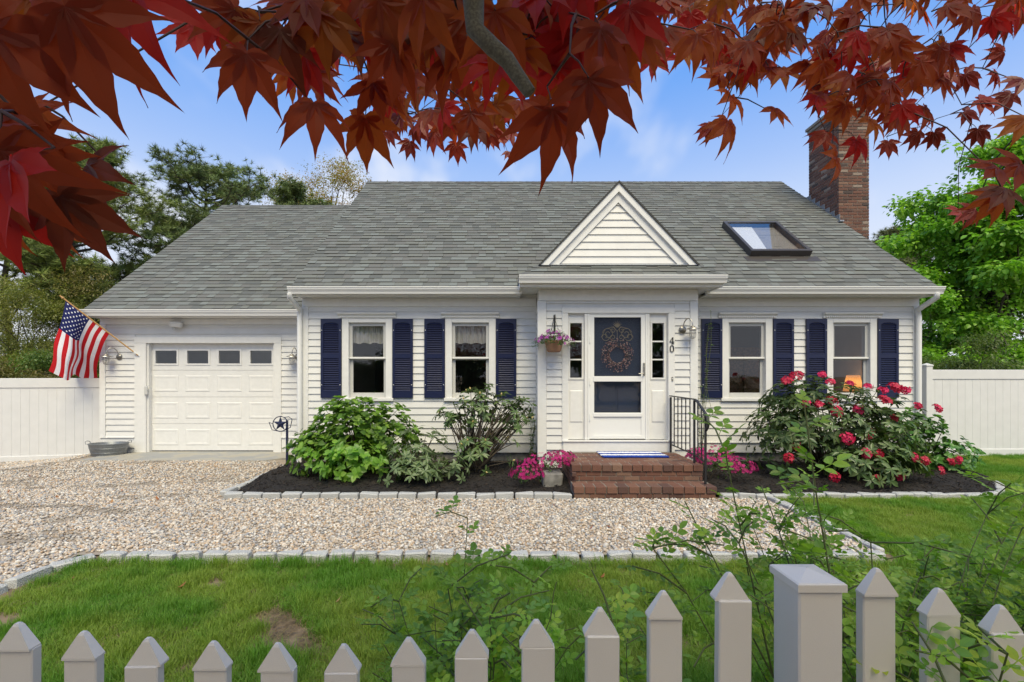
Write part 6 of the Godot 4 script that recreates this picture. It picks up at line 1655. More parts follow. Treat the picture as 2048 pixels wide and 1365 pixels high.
func shrubs() -> void:
	var broad := leaf_mesh(0.68, 0.2, 0.12, 0.4)
	var rhodo := leaf_mesh(0.34, 0.22, 0.2, 0.52)
	# hydrangea beside the garage
	var b := Vector3(-2.3, 0.08, -7.35)
	var o := thing("hydrangea_shrub", "bright green broad leaved shrub under the window nearest the garage", "shrub", b)
	bush(o, b, [[Vector3(-2.45, 0.72, -7.35), Vector3(0.68, 0.62, 0.45), 330], [Vector3(-2.95, 0.45, -7.2), Vector3(0.42, 0.42, 0.4), 130], [Vector3(-1.85, 0.65, -7.35), Vector3(0.5, 0.58, 0.42), 170], [Vector3(-2.3, 0.35, -6.95), Vector3(0.6, 0.35, 0.35), 130]], {"n0": 4, "n1": 6, "lift0": 0.1, "lift1": 0.7, "s0": 0.07, "s1": 0.125, "mesh": broad, "tones": [Color(0.14, 0.27, 0.035), Color(0.18, 0.33, 0.045), Color(0.1, 0.2, 0.03), Color(0.23, 0.37, 0.06)], "key": "hydrangea_leaf", "singles": 300, "pitch": 0.06, "stem_mat": mats.stem})
	# open, leggy rhododendrons
	var rt := [Color(0.065, 0.11, 0.032), Color(0.09, 0.145, 0.045), Color(0.045, 0.08, 0.025), Color(0.12, 0.17, 0.06)]
	b = Vector3(-0.5, 0.1, -7.3)
	o = thing("rhododendron", "leggy open rhododendron with bare dark stems under the window nearest the entrance", "shrub", b)
	var tips := bush(o, b, [[Vector3(-0.35, 1.15, -7.4), Vector3(0.4, 0.42, 0.35), 38], [Vector3(-0.75, 0.95, -7.35), Vector3(0.35, 0.35, 0.35), 26], [Vector3(0.1, 1.0, -7.4), Vector3(0.38, 0.45, 0.3), 34], [Vector3(-0.3, 0.5, -7.2), Vector3(0.55, 0.4, 0.4), 34], [Vector3(0.35, 1.1, -7.5), Vector3(0.2, 0.3, 0.2), 12]], {"n0": 6, "n1": 9, "lift0": -0.15, "lift1": 0.35, "s0": 0.09, "s1": 0.14, "mesh": rhodo, "tones": rt, "key": "rhodo_leaf", "singles": 300, "stem_share": 0.65, "stem_r": 0.016, "stem_mat": mats.stem})
	var bud := M.new(); bud.lathe([Vector2(0.001, -0.5), Vector2(0.28, -0.1), Vector2(0.22, 0.25), Vector2(0.001, 0.6)], 7)
	var bm := mat("bud", L(0.5, 0.4, 0.16), 0.6)
	for t in tips:
		if t[2] > 0.75 and rng.randf() < 0.45: put(o, "bud", bud.mesh(), bm, T(t[0] + t[1] * 0.025, frame_of(t[1]) * Basis.from_scale(Vector3.ONE * 0.05)))
	b = Vector3(-1.35, 0.06, -6.95)
	o = thing("rhododendron", "low grey green rhododendron sprawling over the mulch between two taller shrubs", "shrub", b)
	bush(o, b, [[Vector3(-1.3, 0.5, -7.0), Vector3(0.5, 0.42, 0.4), 60], [Vector3(-1.35, 0.24, -6.7), Vector3(0.5, 0.24, 0.25), 44], [Vector3(-0.75, 0.3, -6.85), Vector3(0.35, 0.28, 0.3), 26]], {"n0": 6, "n1": 9, "lift0": -0.1, "lift1": 0.4, "s0": 0.08, "s1": 0.125, "mesh": rhodo, "tones": [Color(0.12, 0.17, 0.07), Color(0.16, 0.21, 0.1), Color(0.09, 0.13, 0.05)], "key": "rhodo_grey_leaf", "singles": 240, "stem_share": 0.5, "stem_r": 0.012})
	# climbing rose against the bay corner
	for q in [[Vector3(0.42, 0.1, -7.85), 0.9, "thin climbing rose in the corner between house wall and entrance bay"], [Vector3(3.42, 0.1, -7.95), 2.3, "thin climbing vine rising between entrance bay and navy shutter"]]:
		o = thing("climbing_vine", q[2], "vine", q[0])
		var m := M.new(); var xs := []; var cs := []
		for k in 6:
			var p: Vector3 = q[0] + Vector3(rnd(-0.06, 0.06), 0, rnd(-0.03, 0.05)); var pts := [p]
			var h: float = q[1] * rnd(0.5, 1.1) + 0.2
			for j in 9:
				p += Vector3(rnd(-0.04, 0.045), h / 9, rnd(-0.01, 0.014)); pts.append(p)
				for e in 3:
					var a := rnd(0, TAU)
					xs.append(T(p, frame_of(Vector3(cos(a), rnd(-0.2, 0.5), sin(a) * 0.5 + 0.3)) * Basis.from_scale(Vector3.ONE * rnd(0.035, 0.06)))); cs.append(Color(0.07, 0.12, 0.03) * rnd(0.7, 1.5))
			m.tube(pts, [0.004], 4, false)
		put(o, "stems", m.mesh(), mats.green_stem)
		spread(o, xs, cs, leaf_mesh(0.6), leaf_mats("vine_leaf", [Color(0.07, 0.13, 0.03), Color(0.1, 0.17, 0.04)]), 60)
	# azaleas either side of the stoop
	azalea("magenta azalea in full bloom beside the concrete block left of the steps" .replace(" left of the steps", " by the steps"), [[Vector3(0.62, 0.36, -6.75), Vector3(0.42, 0.16, 0.24), 70], [Vector3(0.35, 0.22, -6.6), Vector3(0.26, 0.17, 0.2), 40], [Vector3(0.85, 0.42, -6.85), Vector3(0.25, 0.12, 0.2), 30]], Vector3(0.5, 0.05, -6.8), 300)
	azalea("magenta azalea in bloom behind the iron handrail of the steps", [[Vector3(3.2, 0.36, -6.95), Vector3(0.34, 0.26, 0.25), 70], [Vector3(3.5, 0.26, -6.8), Vector3(0.25, 0.2, 0.25), 40], [Vector3(2.98, 0.34, -7.1), Vector3(0.14, 0.2, 0.2), 20]], Vector3(3.2, 0.05, -7.0), 300)
	# big red flowering rhododendron
	b = Vector3(5.1, 0.08, -7.2)
	o = thing("rhododendron", "large rounded rhododendron covered in crimson flower clusters in its own mulch bed", "shrub", b)
	tips = bush(o, b, [[Vector3(4.95, 0.95, -7.2), Vector3(0.95, 0.7, 0.6), 210], [Vector3(5.75, 0.75, -7.1), Vector3(0.75, 0.72, 0.6), 150], [Vector3(4.35, 0.7, -7.1), Vector3(0.6, 0.62, 0.5), 100], [Vector3(5.5, 0.32, -6.75), Vector3(0.95, 0.32, 0.35), 90], [Vector3(4.6, 1.25, -7.2), Vector3(0.5, 0.35, 0.4), 50]], {"n0": 6, "n1": 9, "lift0": -0.25, "lift1": 0.3, "s0": 0.09, "s1": 0.145, "mesh": rhodo, "tones": rt, "key": "rhodo_leaf", "singles": 300, "shell": 0.28, "stem_r": 0.014})
	var fm := []
	for c in [Color(0.55, 0.012, 0.07), Color(0.62, 0.02, 0.11), Color(0.42, 0.008, 0.04)]: fm.append(mat("rhodo_petal%d" % fm.size(), c.linear_to_srgb(), 0.55, null, 1, {"backlight_enabled": true, "backlight": L(0.35, 0.01, 0.05)}))
	for f in [[4.3, 1.52], [4.45, 1.6], [4.85, 1.62], [5.0, 1.5], [5.3, 1.48], [5.62, 1.42], [5.75, 1.36], [5.95, 1.4], [6.1, 1.36], [4.52, 1.16], [4.75, 1.14], [4.95, 1.2], [4.98, 1.03], [5.35, 1.05], [5.7, 1.2], [6.2, 1.12], [6.48, 1.08], [5.85, 0.92], [5.4, 0.68], [5.05, 0.62], [4.3, 0.5], [5.3, 0.38], [5.48, 0.38], [5.95, 0.34], [6.1, 0.28], [6.5, 0.26], [4.75, 0.05], [5.35, 0.02], [5.7, 0.06], [6.3, 0.14], [4.15, 0.32], [6.6, 0.3]]:
		var yy: float = 0.16 + f[1] * 0.93
		var c := Vector3(5.15, 0.6, -7.2)
		var zz: float = -6.5 - 0.6 * clampf(yy / 1.6, 0, 1) * rnd(0.6, 1.0)
		var p := Vector3(f[0], yy, zz)
		truss(o, p, ((p - c).normalized() + Vector3(0, 0.3, 0.35)).normalized(), rnd(0.06, 0.095), fm[rng.randi_range(0, 2)])
	# hydrangea at the corner of the house
	b = Vector3(6.95, 0.08, -7.75)
	o = thing("hydrangea_shrub", "mid green leafy shrub at the house corner behind the crimson rhododendron", "shrub", b)
	bush(o, b, [[Vector3(6.85, 0.6, -7.7), Vector3(0.6, 0.55, 0.4), 230], [Vector3(7.3, 0.32, -7.45), Vector3(0.45, 0.34, 0.35), 110]], {"n0": 4, "n1": 6, "lift0": 0.1, "lift1": 0.7, "s0": 0.06, "s1": 0.1, "mesh": broad, "tones": [Color(0.08, 0.19, 0.035), Color(0.11, 0.24, 0.045), Color(0.06, 0.14, 0.03)], "key": "corner_leaf", "singles": 200, "pitch": 0.06})

# ---------------------------------------------------------------- roses along the picket fence
func rose_leaf() -> ArrayMesh:   # five to seven leaflets on a stalk, one unit long
	var m := M.new()
	var lf := leaf_mesh(0.62, 0.22, 0.14, 0.48).surface_get_arrays(0)
	for q in [[0.28, 68, 0.3], [0.26, -70, 0.3], [0.52, 58, 0.36], [0.5, -60, 0.36], [0.66, 2, 0.4]]:
		var x := T(Vector3(0, q[0], -0.08 * q[0] * q[0]), Basis(Vector3(0, 0, 1), deg_to_rad(-q[1])) * rot(rnd(-14, 14), rnd(-25, 25), 0) * Basis.from_scale(Vector3.ONE * q[2]))
		m.v.append_array(x * (lf[0] as PackedVector3Array)); m.n.append_array(T(Vector3.ZERO, x.basis.orthonormalized()) * (lf[1] as PackedVector3Array))
	m.c.resize(m.v.size()); m.c.fill(Color.WHITE)
	m.tube([Vector3.ZERO, Vector3(0, 0.35, 0), Vector3(0, 0.68, -0.03)], [0.012], 3, false)
	return m.mesh()

func rose_bush(label: String, base: Vector3, canes: Array, singles: int) -> void:
	var o := thing("rose_bush", label, "shrub", base)
	var m := M.new()
	var xs := []; var cs := []
	var grow := func(pts: Array, r: float, every: float, big: float) -> void:
		m.tube(pts, [r, r * 0.9, r * 0.75, r * 0.6, r * 0.45, r * 0.35], 6, false)
		for i in range(1, pts.size()):
			var seg: Vector3 = pts[i] - pts[i - 1]
			var n := maxi(1, roundi(seg.length() / every * 1.25))
			for k in n:
				var p: Vector3 = pts[i - 1] + seg * (k + rng.randf()) / n
				if p.y < 0.35 and rng.randf() < 0.6: continue
				var a := rnd(0, TAU)
				var d := (Vector3(cos(a), rnd(0.0, 0.7), sin(a)) + seg.normalized() * 0.5).normalized()
				xs.append(T(p, frame_of(d, Vector3(rnd(-0.4, 0.4), 1, rnd(-0.2, 0.6))) * Basis.from_scale(Vector3.ONE * rnd(0.06, 0.1) * big)))
				cs.append([Color(0.16, 0.3, 0.035), Color(0.21, 0.37, 0.045), Color(0.27, 0.43, 0.05)][rng.randi_range(0, 2)] * rnd(0.8, 1.2))
	for c in canes:
		var a: Vector3 = base + Vector3(rnd(-0.06, 0.06), 0, rnd(-0.05, 0.05)); var e: Vector3 = c[0]
		var mid := a.lerp(e, 0.5) + Vector3(rnd(-0.06, 0.06), 0.08 + c[1], rnd(-0.06, 0.06))
		var pts := []
		for j in 7:
			var u := j / 6.0
			pts.append(a.lerp(mid, u).lerp(mid.lerp(e, u), u) + Vector3(rnd(-0.012, 0.012), 0, rnd(-0.012, 0.012)))
		grow.call(pts, c[2], c[3], c[4])
		for k in c[5]:   # side shoots
			var s: Vector3 = pts[rng.randi_range(2, 6)]
			var d := Vector3(rnd(-0.2, 0.2), rnd(-0.04, 0.15), rnd(-0.16, 0.16))
			grow.call([s, s + d * 0.5 + Vector3(0, 0.02, 0), s + d], c[2] * 0.5, c[3], c[4])
	put(o, "canes", m.mesh(), mats.green_stem, Transform3D(), "stuff")
	spread(o, xs, cs, rose_leaf(), leaf_mats("rose_leaf", [Color(0.18, 0.33, 0.035), Color(0.23, 0.4, 0.045), Color(0.3, 0.46, 0.055), Color(0.13, 0.25, 0.035), Color(0.4, 0.5, 0.07)]), singles)

func roses() -> void:
	# canes: [tip, arch, radius, leaf spacing, leaf size, side shoots]
	var c := []
	for k in 24: c.append([Vector3(rnd(-0.5, 0.22), rnd(0.7, 1.0), -rnd(1.25, 1.75)), rnd(-0.05, 0.03), rnd(0.0035, 0.006), 0.05, rnd(0.75, 1.05), 4])
	c.append([Vector3(-0.12, 1.2, -1.5), 0.0, 0.004, 0.07, 0.8, 1])
	c.append([Vector3(0.3, 0.98, -1.2), 0.02, 0.006, 0.06, 1.0, 3])
	rose_bush("low leafy rose bush growing through the picket fence facing the garage side of the lawn", Vector3(-0.1, 0, -1.4), c, 240)
	c = []
	for k in 44: c.append([Vector3(rnd(0.8, 2.5), rnd(0.75, 1.2), -rnd(1.22, 2.1)), rnd(-0.05, 0.12), rnd(0.004, 0.007), 0.045, rnd(0.75, 1.1), 5])
	for k in 12: c.append([Vector3(rnd(0.95, 1.6), rnd(0.75, 1.12), -rnd(0.96, 1.06)), 0.05, 0.006, 0.045, 1.0, 4])
	c.append([Vector3(0.94, 1.58, -1.42), -0.1, 0.007, 0.075, 1.35, 2])
	c.append([Vector3(0.72, 1.42, -1.5), -0.12, 0.006, 0.06, 1.1, 3])
	c.append([Vector3(0.62, 1.24, -1.55), 0.0, 0.006, 0.05, 1.0, 4])
	c.append([Vector3(0.5, 1.1, -1.5), 0.05, 0.006, 0.05, 0.9, 4])
	rose_bush("tall arching rose bush tangled round the picket fence beside the square post", Vector3(1.15, 0, -1.4), c, 280)
	c = []
	for k in 8: c.append([Vector3(rnd(0.25, 0.7), rnd(0.5, 0.85), -rnd(1.3, 1.9)), 0.02, 0.004, 0.05, 0.85, 4])
	rose_bush("small rose bush between two taller ones behind the rising pickets", Vector3(0.5, 0, -1.5), c, 60)

# ---------------------------------------------------------------- trees
func tuft_mesh(sd: int) -> ArrayMesh:
	var r := RandomNumberGenerator.new(); r.seed = sd
	var m := M.new()
	for k in 34:
		var d := Vector3(r.randfn(), r.randfn() * 0.8 + 0.5, r.randfn()).normalized()
		var s := d.cross(Vector3(r.randf() - 0.5, r.randf() - 0.5, r.randf() - 0.5)).normalized() * 0.035
		var o := d * 0.08 * r.randf()
		var t := d * r.randf_range(0.7, 1.0)
		m.tri(o - s, o + s, t); 
	return m.mesh()
func clump_mesh(sd: int, n: int, size: float, wide: float) -> ArrayMesh:   # leaves spread through a unit ball, drooping outwards
	var r := RandomNumberGenerator.new(); r.seed = sd
	var m := M.new()
	var lf := leaf_mesh(wide, 0.2, 0.2, 0.45, 3).surface_get_arrays(0)
	for k in n:
		var d := Vector3(r.randfn(), r.randfn() * 0.55, r.randfn()).normalized()
		var p := d * pow(r.randf(), 0.5) * 0.8
		var ld := (d + Vector3(0, -0.25, 0) + Vector3(r.randf() - 0.5, r.randf() - 0.5, r.randf() - 0.5)).normalized()
		var x := T(p, frame_of(ld, Vector3(r.randf() - 0.5, 1.2, r.randf() - 0.5)) * Basis.from_scale(Vector3.ONE * size * r.randf_range(0.7, 1.2)))
		m.v.append_array(x * (lf[0] as PackedVector3Array)); m.n.append_array(T(Vector3.ZERO, x.basis.orthonormalized()) * (lf[1] as PackedVector3Array))
	m.c.resize(m.v.size()); m.c.fill(Color.WHITE)
	return m.mesh()

func curve(a: Vector3, b: Vector3, n: int, wob: float, sag := 0.0) -> Array:
	var out := [a]
	for i in range(1, n + 1):
		var u := float(i) / n
		out.append(a.lerp(b, u) + Vector3(rnd(-wob, wob), rnd(-wob, wob) * 0.5 + sag * sin(PI * u), rnd(-wob, wob)))
	return out

func pine(label: String, base: Vector3, h: float, lean: Vector3, first: float, reach: float, limbs: int, tufts: int, group: String, sd: int, tone := Color(0.055, 0.085, 0.025)) -> void:
	rng.seed = sd
	var o := thing("pine_tree", label, "tree", base, group)
	var m := M.new()
	var tp := curve(base, base + lean + Vector3(0, h * 0.96, 0), 9, 0.12)
	var rr := []
	for i in 10: rr.append(lerpf(0.15, 0.03, i / 9.0) * (h / 9.0))
	m.tube(tp, rr, 9)
	put(o, "trunk", m.mesh(), mats.bark)
	m = M.new()
	var xs := []; var cs := []
	for k in limbs:
		var u := first + (1 - first) * (k + rng.randf()) / limbs
		var fi := u * 9.0
		var s: Vector3 = tp[mini(int(fi), 8)].lerp(tp[mini(int(fi) + 1, 9)], fi - int(fi))
		var a := rnd(0, TAU)
		var prof := 0.35 + 0.65 * sin(PI * clampf((u - first) / (1 - first) * 0.72 + 0.24, 0, 1))
		var ln := reach * prof * rnd(0.6, 1.1)
		var e := s + Vector3(cos(a) * ln, ln * rnd(0.1, 0.65), sin(a) * ln)
		var lp := curve(s, e, 5, ln * 0.06, -ln * 0.05)
		m.tube(lp, [0.05 * h / 9, 0.04 * h / 9, 0.03 * h / 9, 0.022 * h / 9, 0.014, 0.008], 5, false)
		for t in tufts:
			var j := 1.2 + 3.8 * pow(rng.randf(), 0.7)
			var q: Vector3 = lp[int(j)].lerp(lp[mini(int(j) + 1, 5)], j - int(j))
			var off := Vector3(rng.randfn(), absf(rng.randfn()) * 0.5 - 0.1, rng.randfn()) * 0.2 * (1.0 + ln * 0.2)
			if rng.randf() < 0.35: m.tube([q, q + off], [0.008, 0.005], 3, false)
			xs.append(T(q + off, Basis.from_euler(Vector3(rnd(-0.6, 0.6), rnd(0, TAU), rnd(-0.6, 0.6))) * Basis.from_scale(Vector3.ONE * rnd(0.17, 0.3))))
			cs.append(tone * rnd(1.2, 2.9) + Color(0.05, 0.04, 0.0) * rng.randf())
	put(o, "limbs", m.mesh(), mats.bark)
	if not cache.has("tuft"): cache.tuft = tuft_mesh(3)
	many(o, "crown", cache.tuft, mats.needle, xs, cs)

func broadleaf(called: String, label: String, category: String, base: Vector3, blobs: Array, clump: Mesh, tones: Array, size: Vector2, trunk_r: float, sd: int, group := "") -> void:
	rng.seed = sd
	var o := thing(called, label, category, base, group)
	var top := base
	for b in blobs: if b[0].y > top.y: top = b[0]
	var m := M.new()
	var tp := curve(base, Vector3(lerpf(base.x, top.x, 0.6), top.y, lerpf(base.z, top.z, 0.6)), 6, trunk_r * 0.7)
	m.tube(tp, [trunk_r, trunk_r * 0.85, trunk_r * 0.7, trunk_r * 0.55, trunk_r * 0.4, trunk_r * 0.28, trunk_r * 0.15], 9)
	put(o, "trunk", m.mesh(), mats.bark)
	m = M.new()
	var xs := []; var cs := []
	for b in blobs:
		var lim := maxi(4, int(b[2] / 60.0))
		var hubs := []
		for k in lim:
			var d := Vector3(rng.randfn(), rng.randfn() * 0.8, rng.randfn()).normalized()
			var e: Vector3 = b[0] + b[1] * d * rnd(0.5, 0.95)
			var s: Vector3 = tp[rng.randi_range(2, 5)]
			var lp := curve(s, e, 4, 0.06 * (e - s).length())
			m.tube(lp, [trunk_r * 0.32, trunk_r * 0.24, trunk_r * 0.16, trunk_r * 0.1, trunk_r * 0.05], 5, false)
			hubs.append(e)
			for t in 3: m.tube([lp[3], lp[3] + Vector3(rnd(-0.5, 0.5), rnd(-0.2, 0.5), rnd(-0.5, 0.5)) * size.y * 2.0], [trunk_r * 0.08, 0.006], 3, false)
		for i in b[2]:
			# clumps gather in shelves round the branch ends, so gaps stay between them
			var hub: Vector3 = hubs[rng.randi_range(0, hubs.size() - 1)]
			var p: Vector3 = hub + Vector3(rng.randfn(), rng.randfn() * 0.45, rng.randfn()) * b[1] * 0.2
			xs.append(T(p, Basis.from_euler(Vector3(rnd(-0.3, 0.3), rnd(0, TAU), rnd(-0.3, 0.3))) * Basis.from_scale(Vector3.ONE * rnd(size.x, size.y))))
			cs.append(tones[rng.randi_range(0, tones.size() - 1)] * rnd(0.75, 1.25))
	put(o, "limbs", m.mesh(), mats.bark)
	many(o, "crown", clump, mats.leaf, xs, cs)

func trees() -> void:
	var mp := "pines behind the garage"
	pine("tall pitch pine with thick trunk behind the flag", Vector3(-14.7, 0, -15), 9.4, Vector3(0.8, 0, 0), 0.34, 2.6, 56, 80, mp, 101, Color(0.075, 0.105, 0.022))
	pine("pine with thinner crown beyond the far end of the privacy fence", Vector3(-17.6, 0, -16.5), 9.2, Vector3(-0.3, 0, 0.3), 0.35, 2.3, 44, 75, mp, 102, Color(0.07, 0.1, 0.024))
	pine("spreading dark pine rising behind the garage roof", Vector3(-11.6, 0, -18.5), 10.4, Vector3(-0.4, 0, 0), 0.42, 2.9, 46, 62, mp, 103)
	pine("shorter pine leaning beside the garage roof edge", Vector3(-13.6, 0, -18.8), 8.0, Vector3(0.5, 0, 0), 0.4, 1.7, 34, 60, mp, 104, Color(0.06, 0.08, 0.026))
	pine("dark pine between the garage roof and the leafless oak", Vector3(-9.4, 0, -19.5), 9.6, Vector3(0.6, 0, 0), 0.55, 1.9, 34, 70, mp, 106)
	pine("small flat topped pine behind the chimney", Vector3(18.9, 0, -22), 8.7, Vector3(0.2, 0, 0), 0.62, 1.5, 32, 80, "", 105, Color(0.06, 0.075, 0.028))
	# budding oak behind the ridge
	var bud := clump_mesh(5, 18, 0.26, 0.45)
	broadleaf("oak_tree", "sparse oak with tan spring buds above the garage ridge", "tree", Vector3(-8.2, 0, -22), [[Vector3(-8.3, 10.2, -22), Vector3(2.4, 2.0, 2.0), 900], [Vector3(-6.8, 9.2, -22), Vector3(2.0, 1.5, 1.8), 500]], bud, [Color(0.36, 0.27, 0.08), Color(0.4, 0.25, 0.1), Color(0.3, 0.28, 0.07)], Vector2(0.26, 0.46), 0.22, 201)
	# undergrowth behind the left fence
	var loose := clump_mesh(6, 22, 0.26, 0.5)
	var ug := "brush behind the garage side fence"
	var k := 0
	for q in [[-11.6, -12.0, 3.0, 1.5], [-10.6, -11.4, 2.6, 1.1], [-13.4, -13.0, 4.3, 1.7], [-12.4, -14.2, 4.9, 1.6], [-13.5, -16.5, 5.6, 1.7], [-15.6, -14.6, 4.8, 2.0], [-16.4, -17.5, 6.4, 2.3], [-9.9, -10.9, 2.2, 0.9]]:
		var lab: String = ["low olive brush right behind the fence below the flag", "green bush between fence and garage corner", "tall loose thicket beside the thick pine trunk", "open brushy sapling between the flag and the pines", "slender sapling next to the garage gable", "large hazy thicket at the far end of the fence", "airy understory tree among the pine trunks", "dark green shrub tucked against the garage corner"][k]
		var tn: Array = [[Color(0.19, 0.2, 0.055), Color(0.24, 0.22, 0.075), Color(0.28, 0.23, 0.1)], [Color(0.12, 0.2, 0.045), Color(0.16, 0.25, 0.06)], [Color(0.22, 0.25, 0.075), Color(0.28, 0.28, 0.09)]][k % 3]
		broadleaf("brush", lab, "shrub", Vector3(q[0], 0, q[1]), [[Vector3(q[0], q[2] * 0.62, q[1]), Vector3(q[3], q[2] * 0.42, q[3]), int(260 * q[3] * q[3])], [Vector3(q[0] + 0.5, q[2] * 0.35, q[1] + 0.2), Vector3(q[3], q[2] * 0.32, q[3]), int(190 * q[3] * q[3])]], loose, tn, Vector2(0.16, 0.32), 0.07, 210 + k, ug)
		k += 1
	# bright green maple and shrubs behind the right fence
	var lush := clump_mesh(7, 26, 0.42, 0.8)
	var gt := [Color(0.2, 0.42, 0.04), Color(0.25, 0.47, 0.05), Color(0.15, 0.33, 0.035), Color(0.3, 0.52, 0.07)]
	broadleaf("maple_tree", "large bright green maple in fresh leaf behind the privacy fence", "tree", Vector3(15.6, 0, -14.5), [[Vector3(15.8, 6.7, -14.5), Vector3(2.4, 2.3, 2.2), 900], [Vector3(14.3, 4.9, -14.2), Vector3(2.0, 1.9, 2.0), 800], [Vector3(17.2, 5.0, -14.5), Vector3(2.4, 3.0, 2.2), 700], [Vector3(14.3, 2.8, -13.8), Vector3(1.9, 1.2, 1.7), 420]], lush, gt, Vector2(0.22, 0.38), 0.24, 301)
	var ol := [Color(0.13, 0.18, 0.05), Color(0.17, 0.22, 0.07), Color(0.1, 0.15, 0.04)]
	k = 0
	for q in [[10.2, -11.6, 2.5, 1.0], [11.6, -11.2, 2.9, 1.2], [13.2, -11.8, 2.6, 1.3], [12.0, -13.5, 4.2, 1.4], [14.6, -11.4, 2.4, 1.2]]:
		var lab: String = ["dark shrub between house corner and privacy fence post", "pale olive shrub just behind the privacy fence below the maple", "green brush behind the long run of privacy fence", "taller sapling under the maple crown behind the fence", "low brush at the outer end of the lawn side fence"][k]
		broadleaf("brush", lab, "shrub", Vector3(q[0], 0, q[1]), [[Vector3(q[0], q[2] * 0.6, q[1]), Vector3(q[3], q[2] * 0.42, q[3]), int(230 * q[3] * q[3])]], loose if k != 3 else lush, ol if k != 3 else gt, Vector2(0.16, 0.3), 0.06, 310 + k, "brush behind the lawn side fence")
		k += 1
	# trees across the street, which the window panes mirror
	for q in [[-7.0, 17.0, 9.0], [2.5, 19.0, 10.0], [11.0, 16.0, 8.5]]:
		broadleaf("street_tree", ["leafy street tree opposite the garage", "leafy street tree opposite the entrance", "leafy street tree opposite the chimney end"][int((q[0] + 7.0) / 8.9)], "tree", Vector3(q[0], 0, q[1]), [[Vector3(q[0], q[2] * 0.62, q[1]), Vector3(3.2, q[2] * 0.33, 3.0), 700]], lush, gt, Vector2(0.35, 0.6), 0.3, 400 + int(q[0]))
	k = 0
	for x in [-13.0, -8.0, -3.5, 1.5, 6.0, 11.0]:
		broadleaf("hedge_shrub", ["dense hedge shrub across the street opposite the privacy fence", "dense hedge shrub across the street opposite the garage door", "dense hedge shrub across the street opposite the mulch bed", "dense hedge shrub across the street opposite the steps", "dense hedge shrub across the street opposite the rhododendron", "dense hedge shrub across the street opposite the lawn"][k], "shrub", Vector3(x, 0, 13.5), [[Vector3(x, 1.9, 13.5), Vector3(2.7, 1.8, 1.6), 420]], lush, ol, Vector2(0.35, 0.6), 0.09, 420 + k, "hedge across the street")
		k += 1
	rng.seed = 777

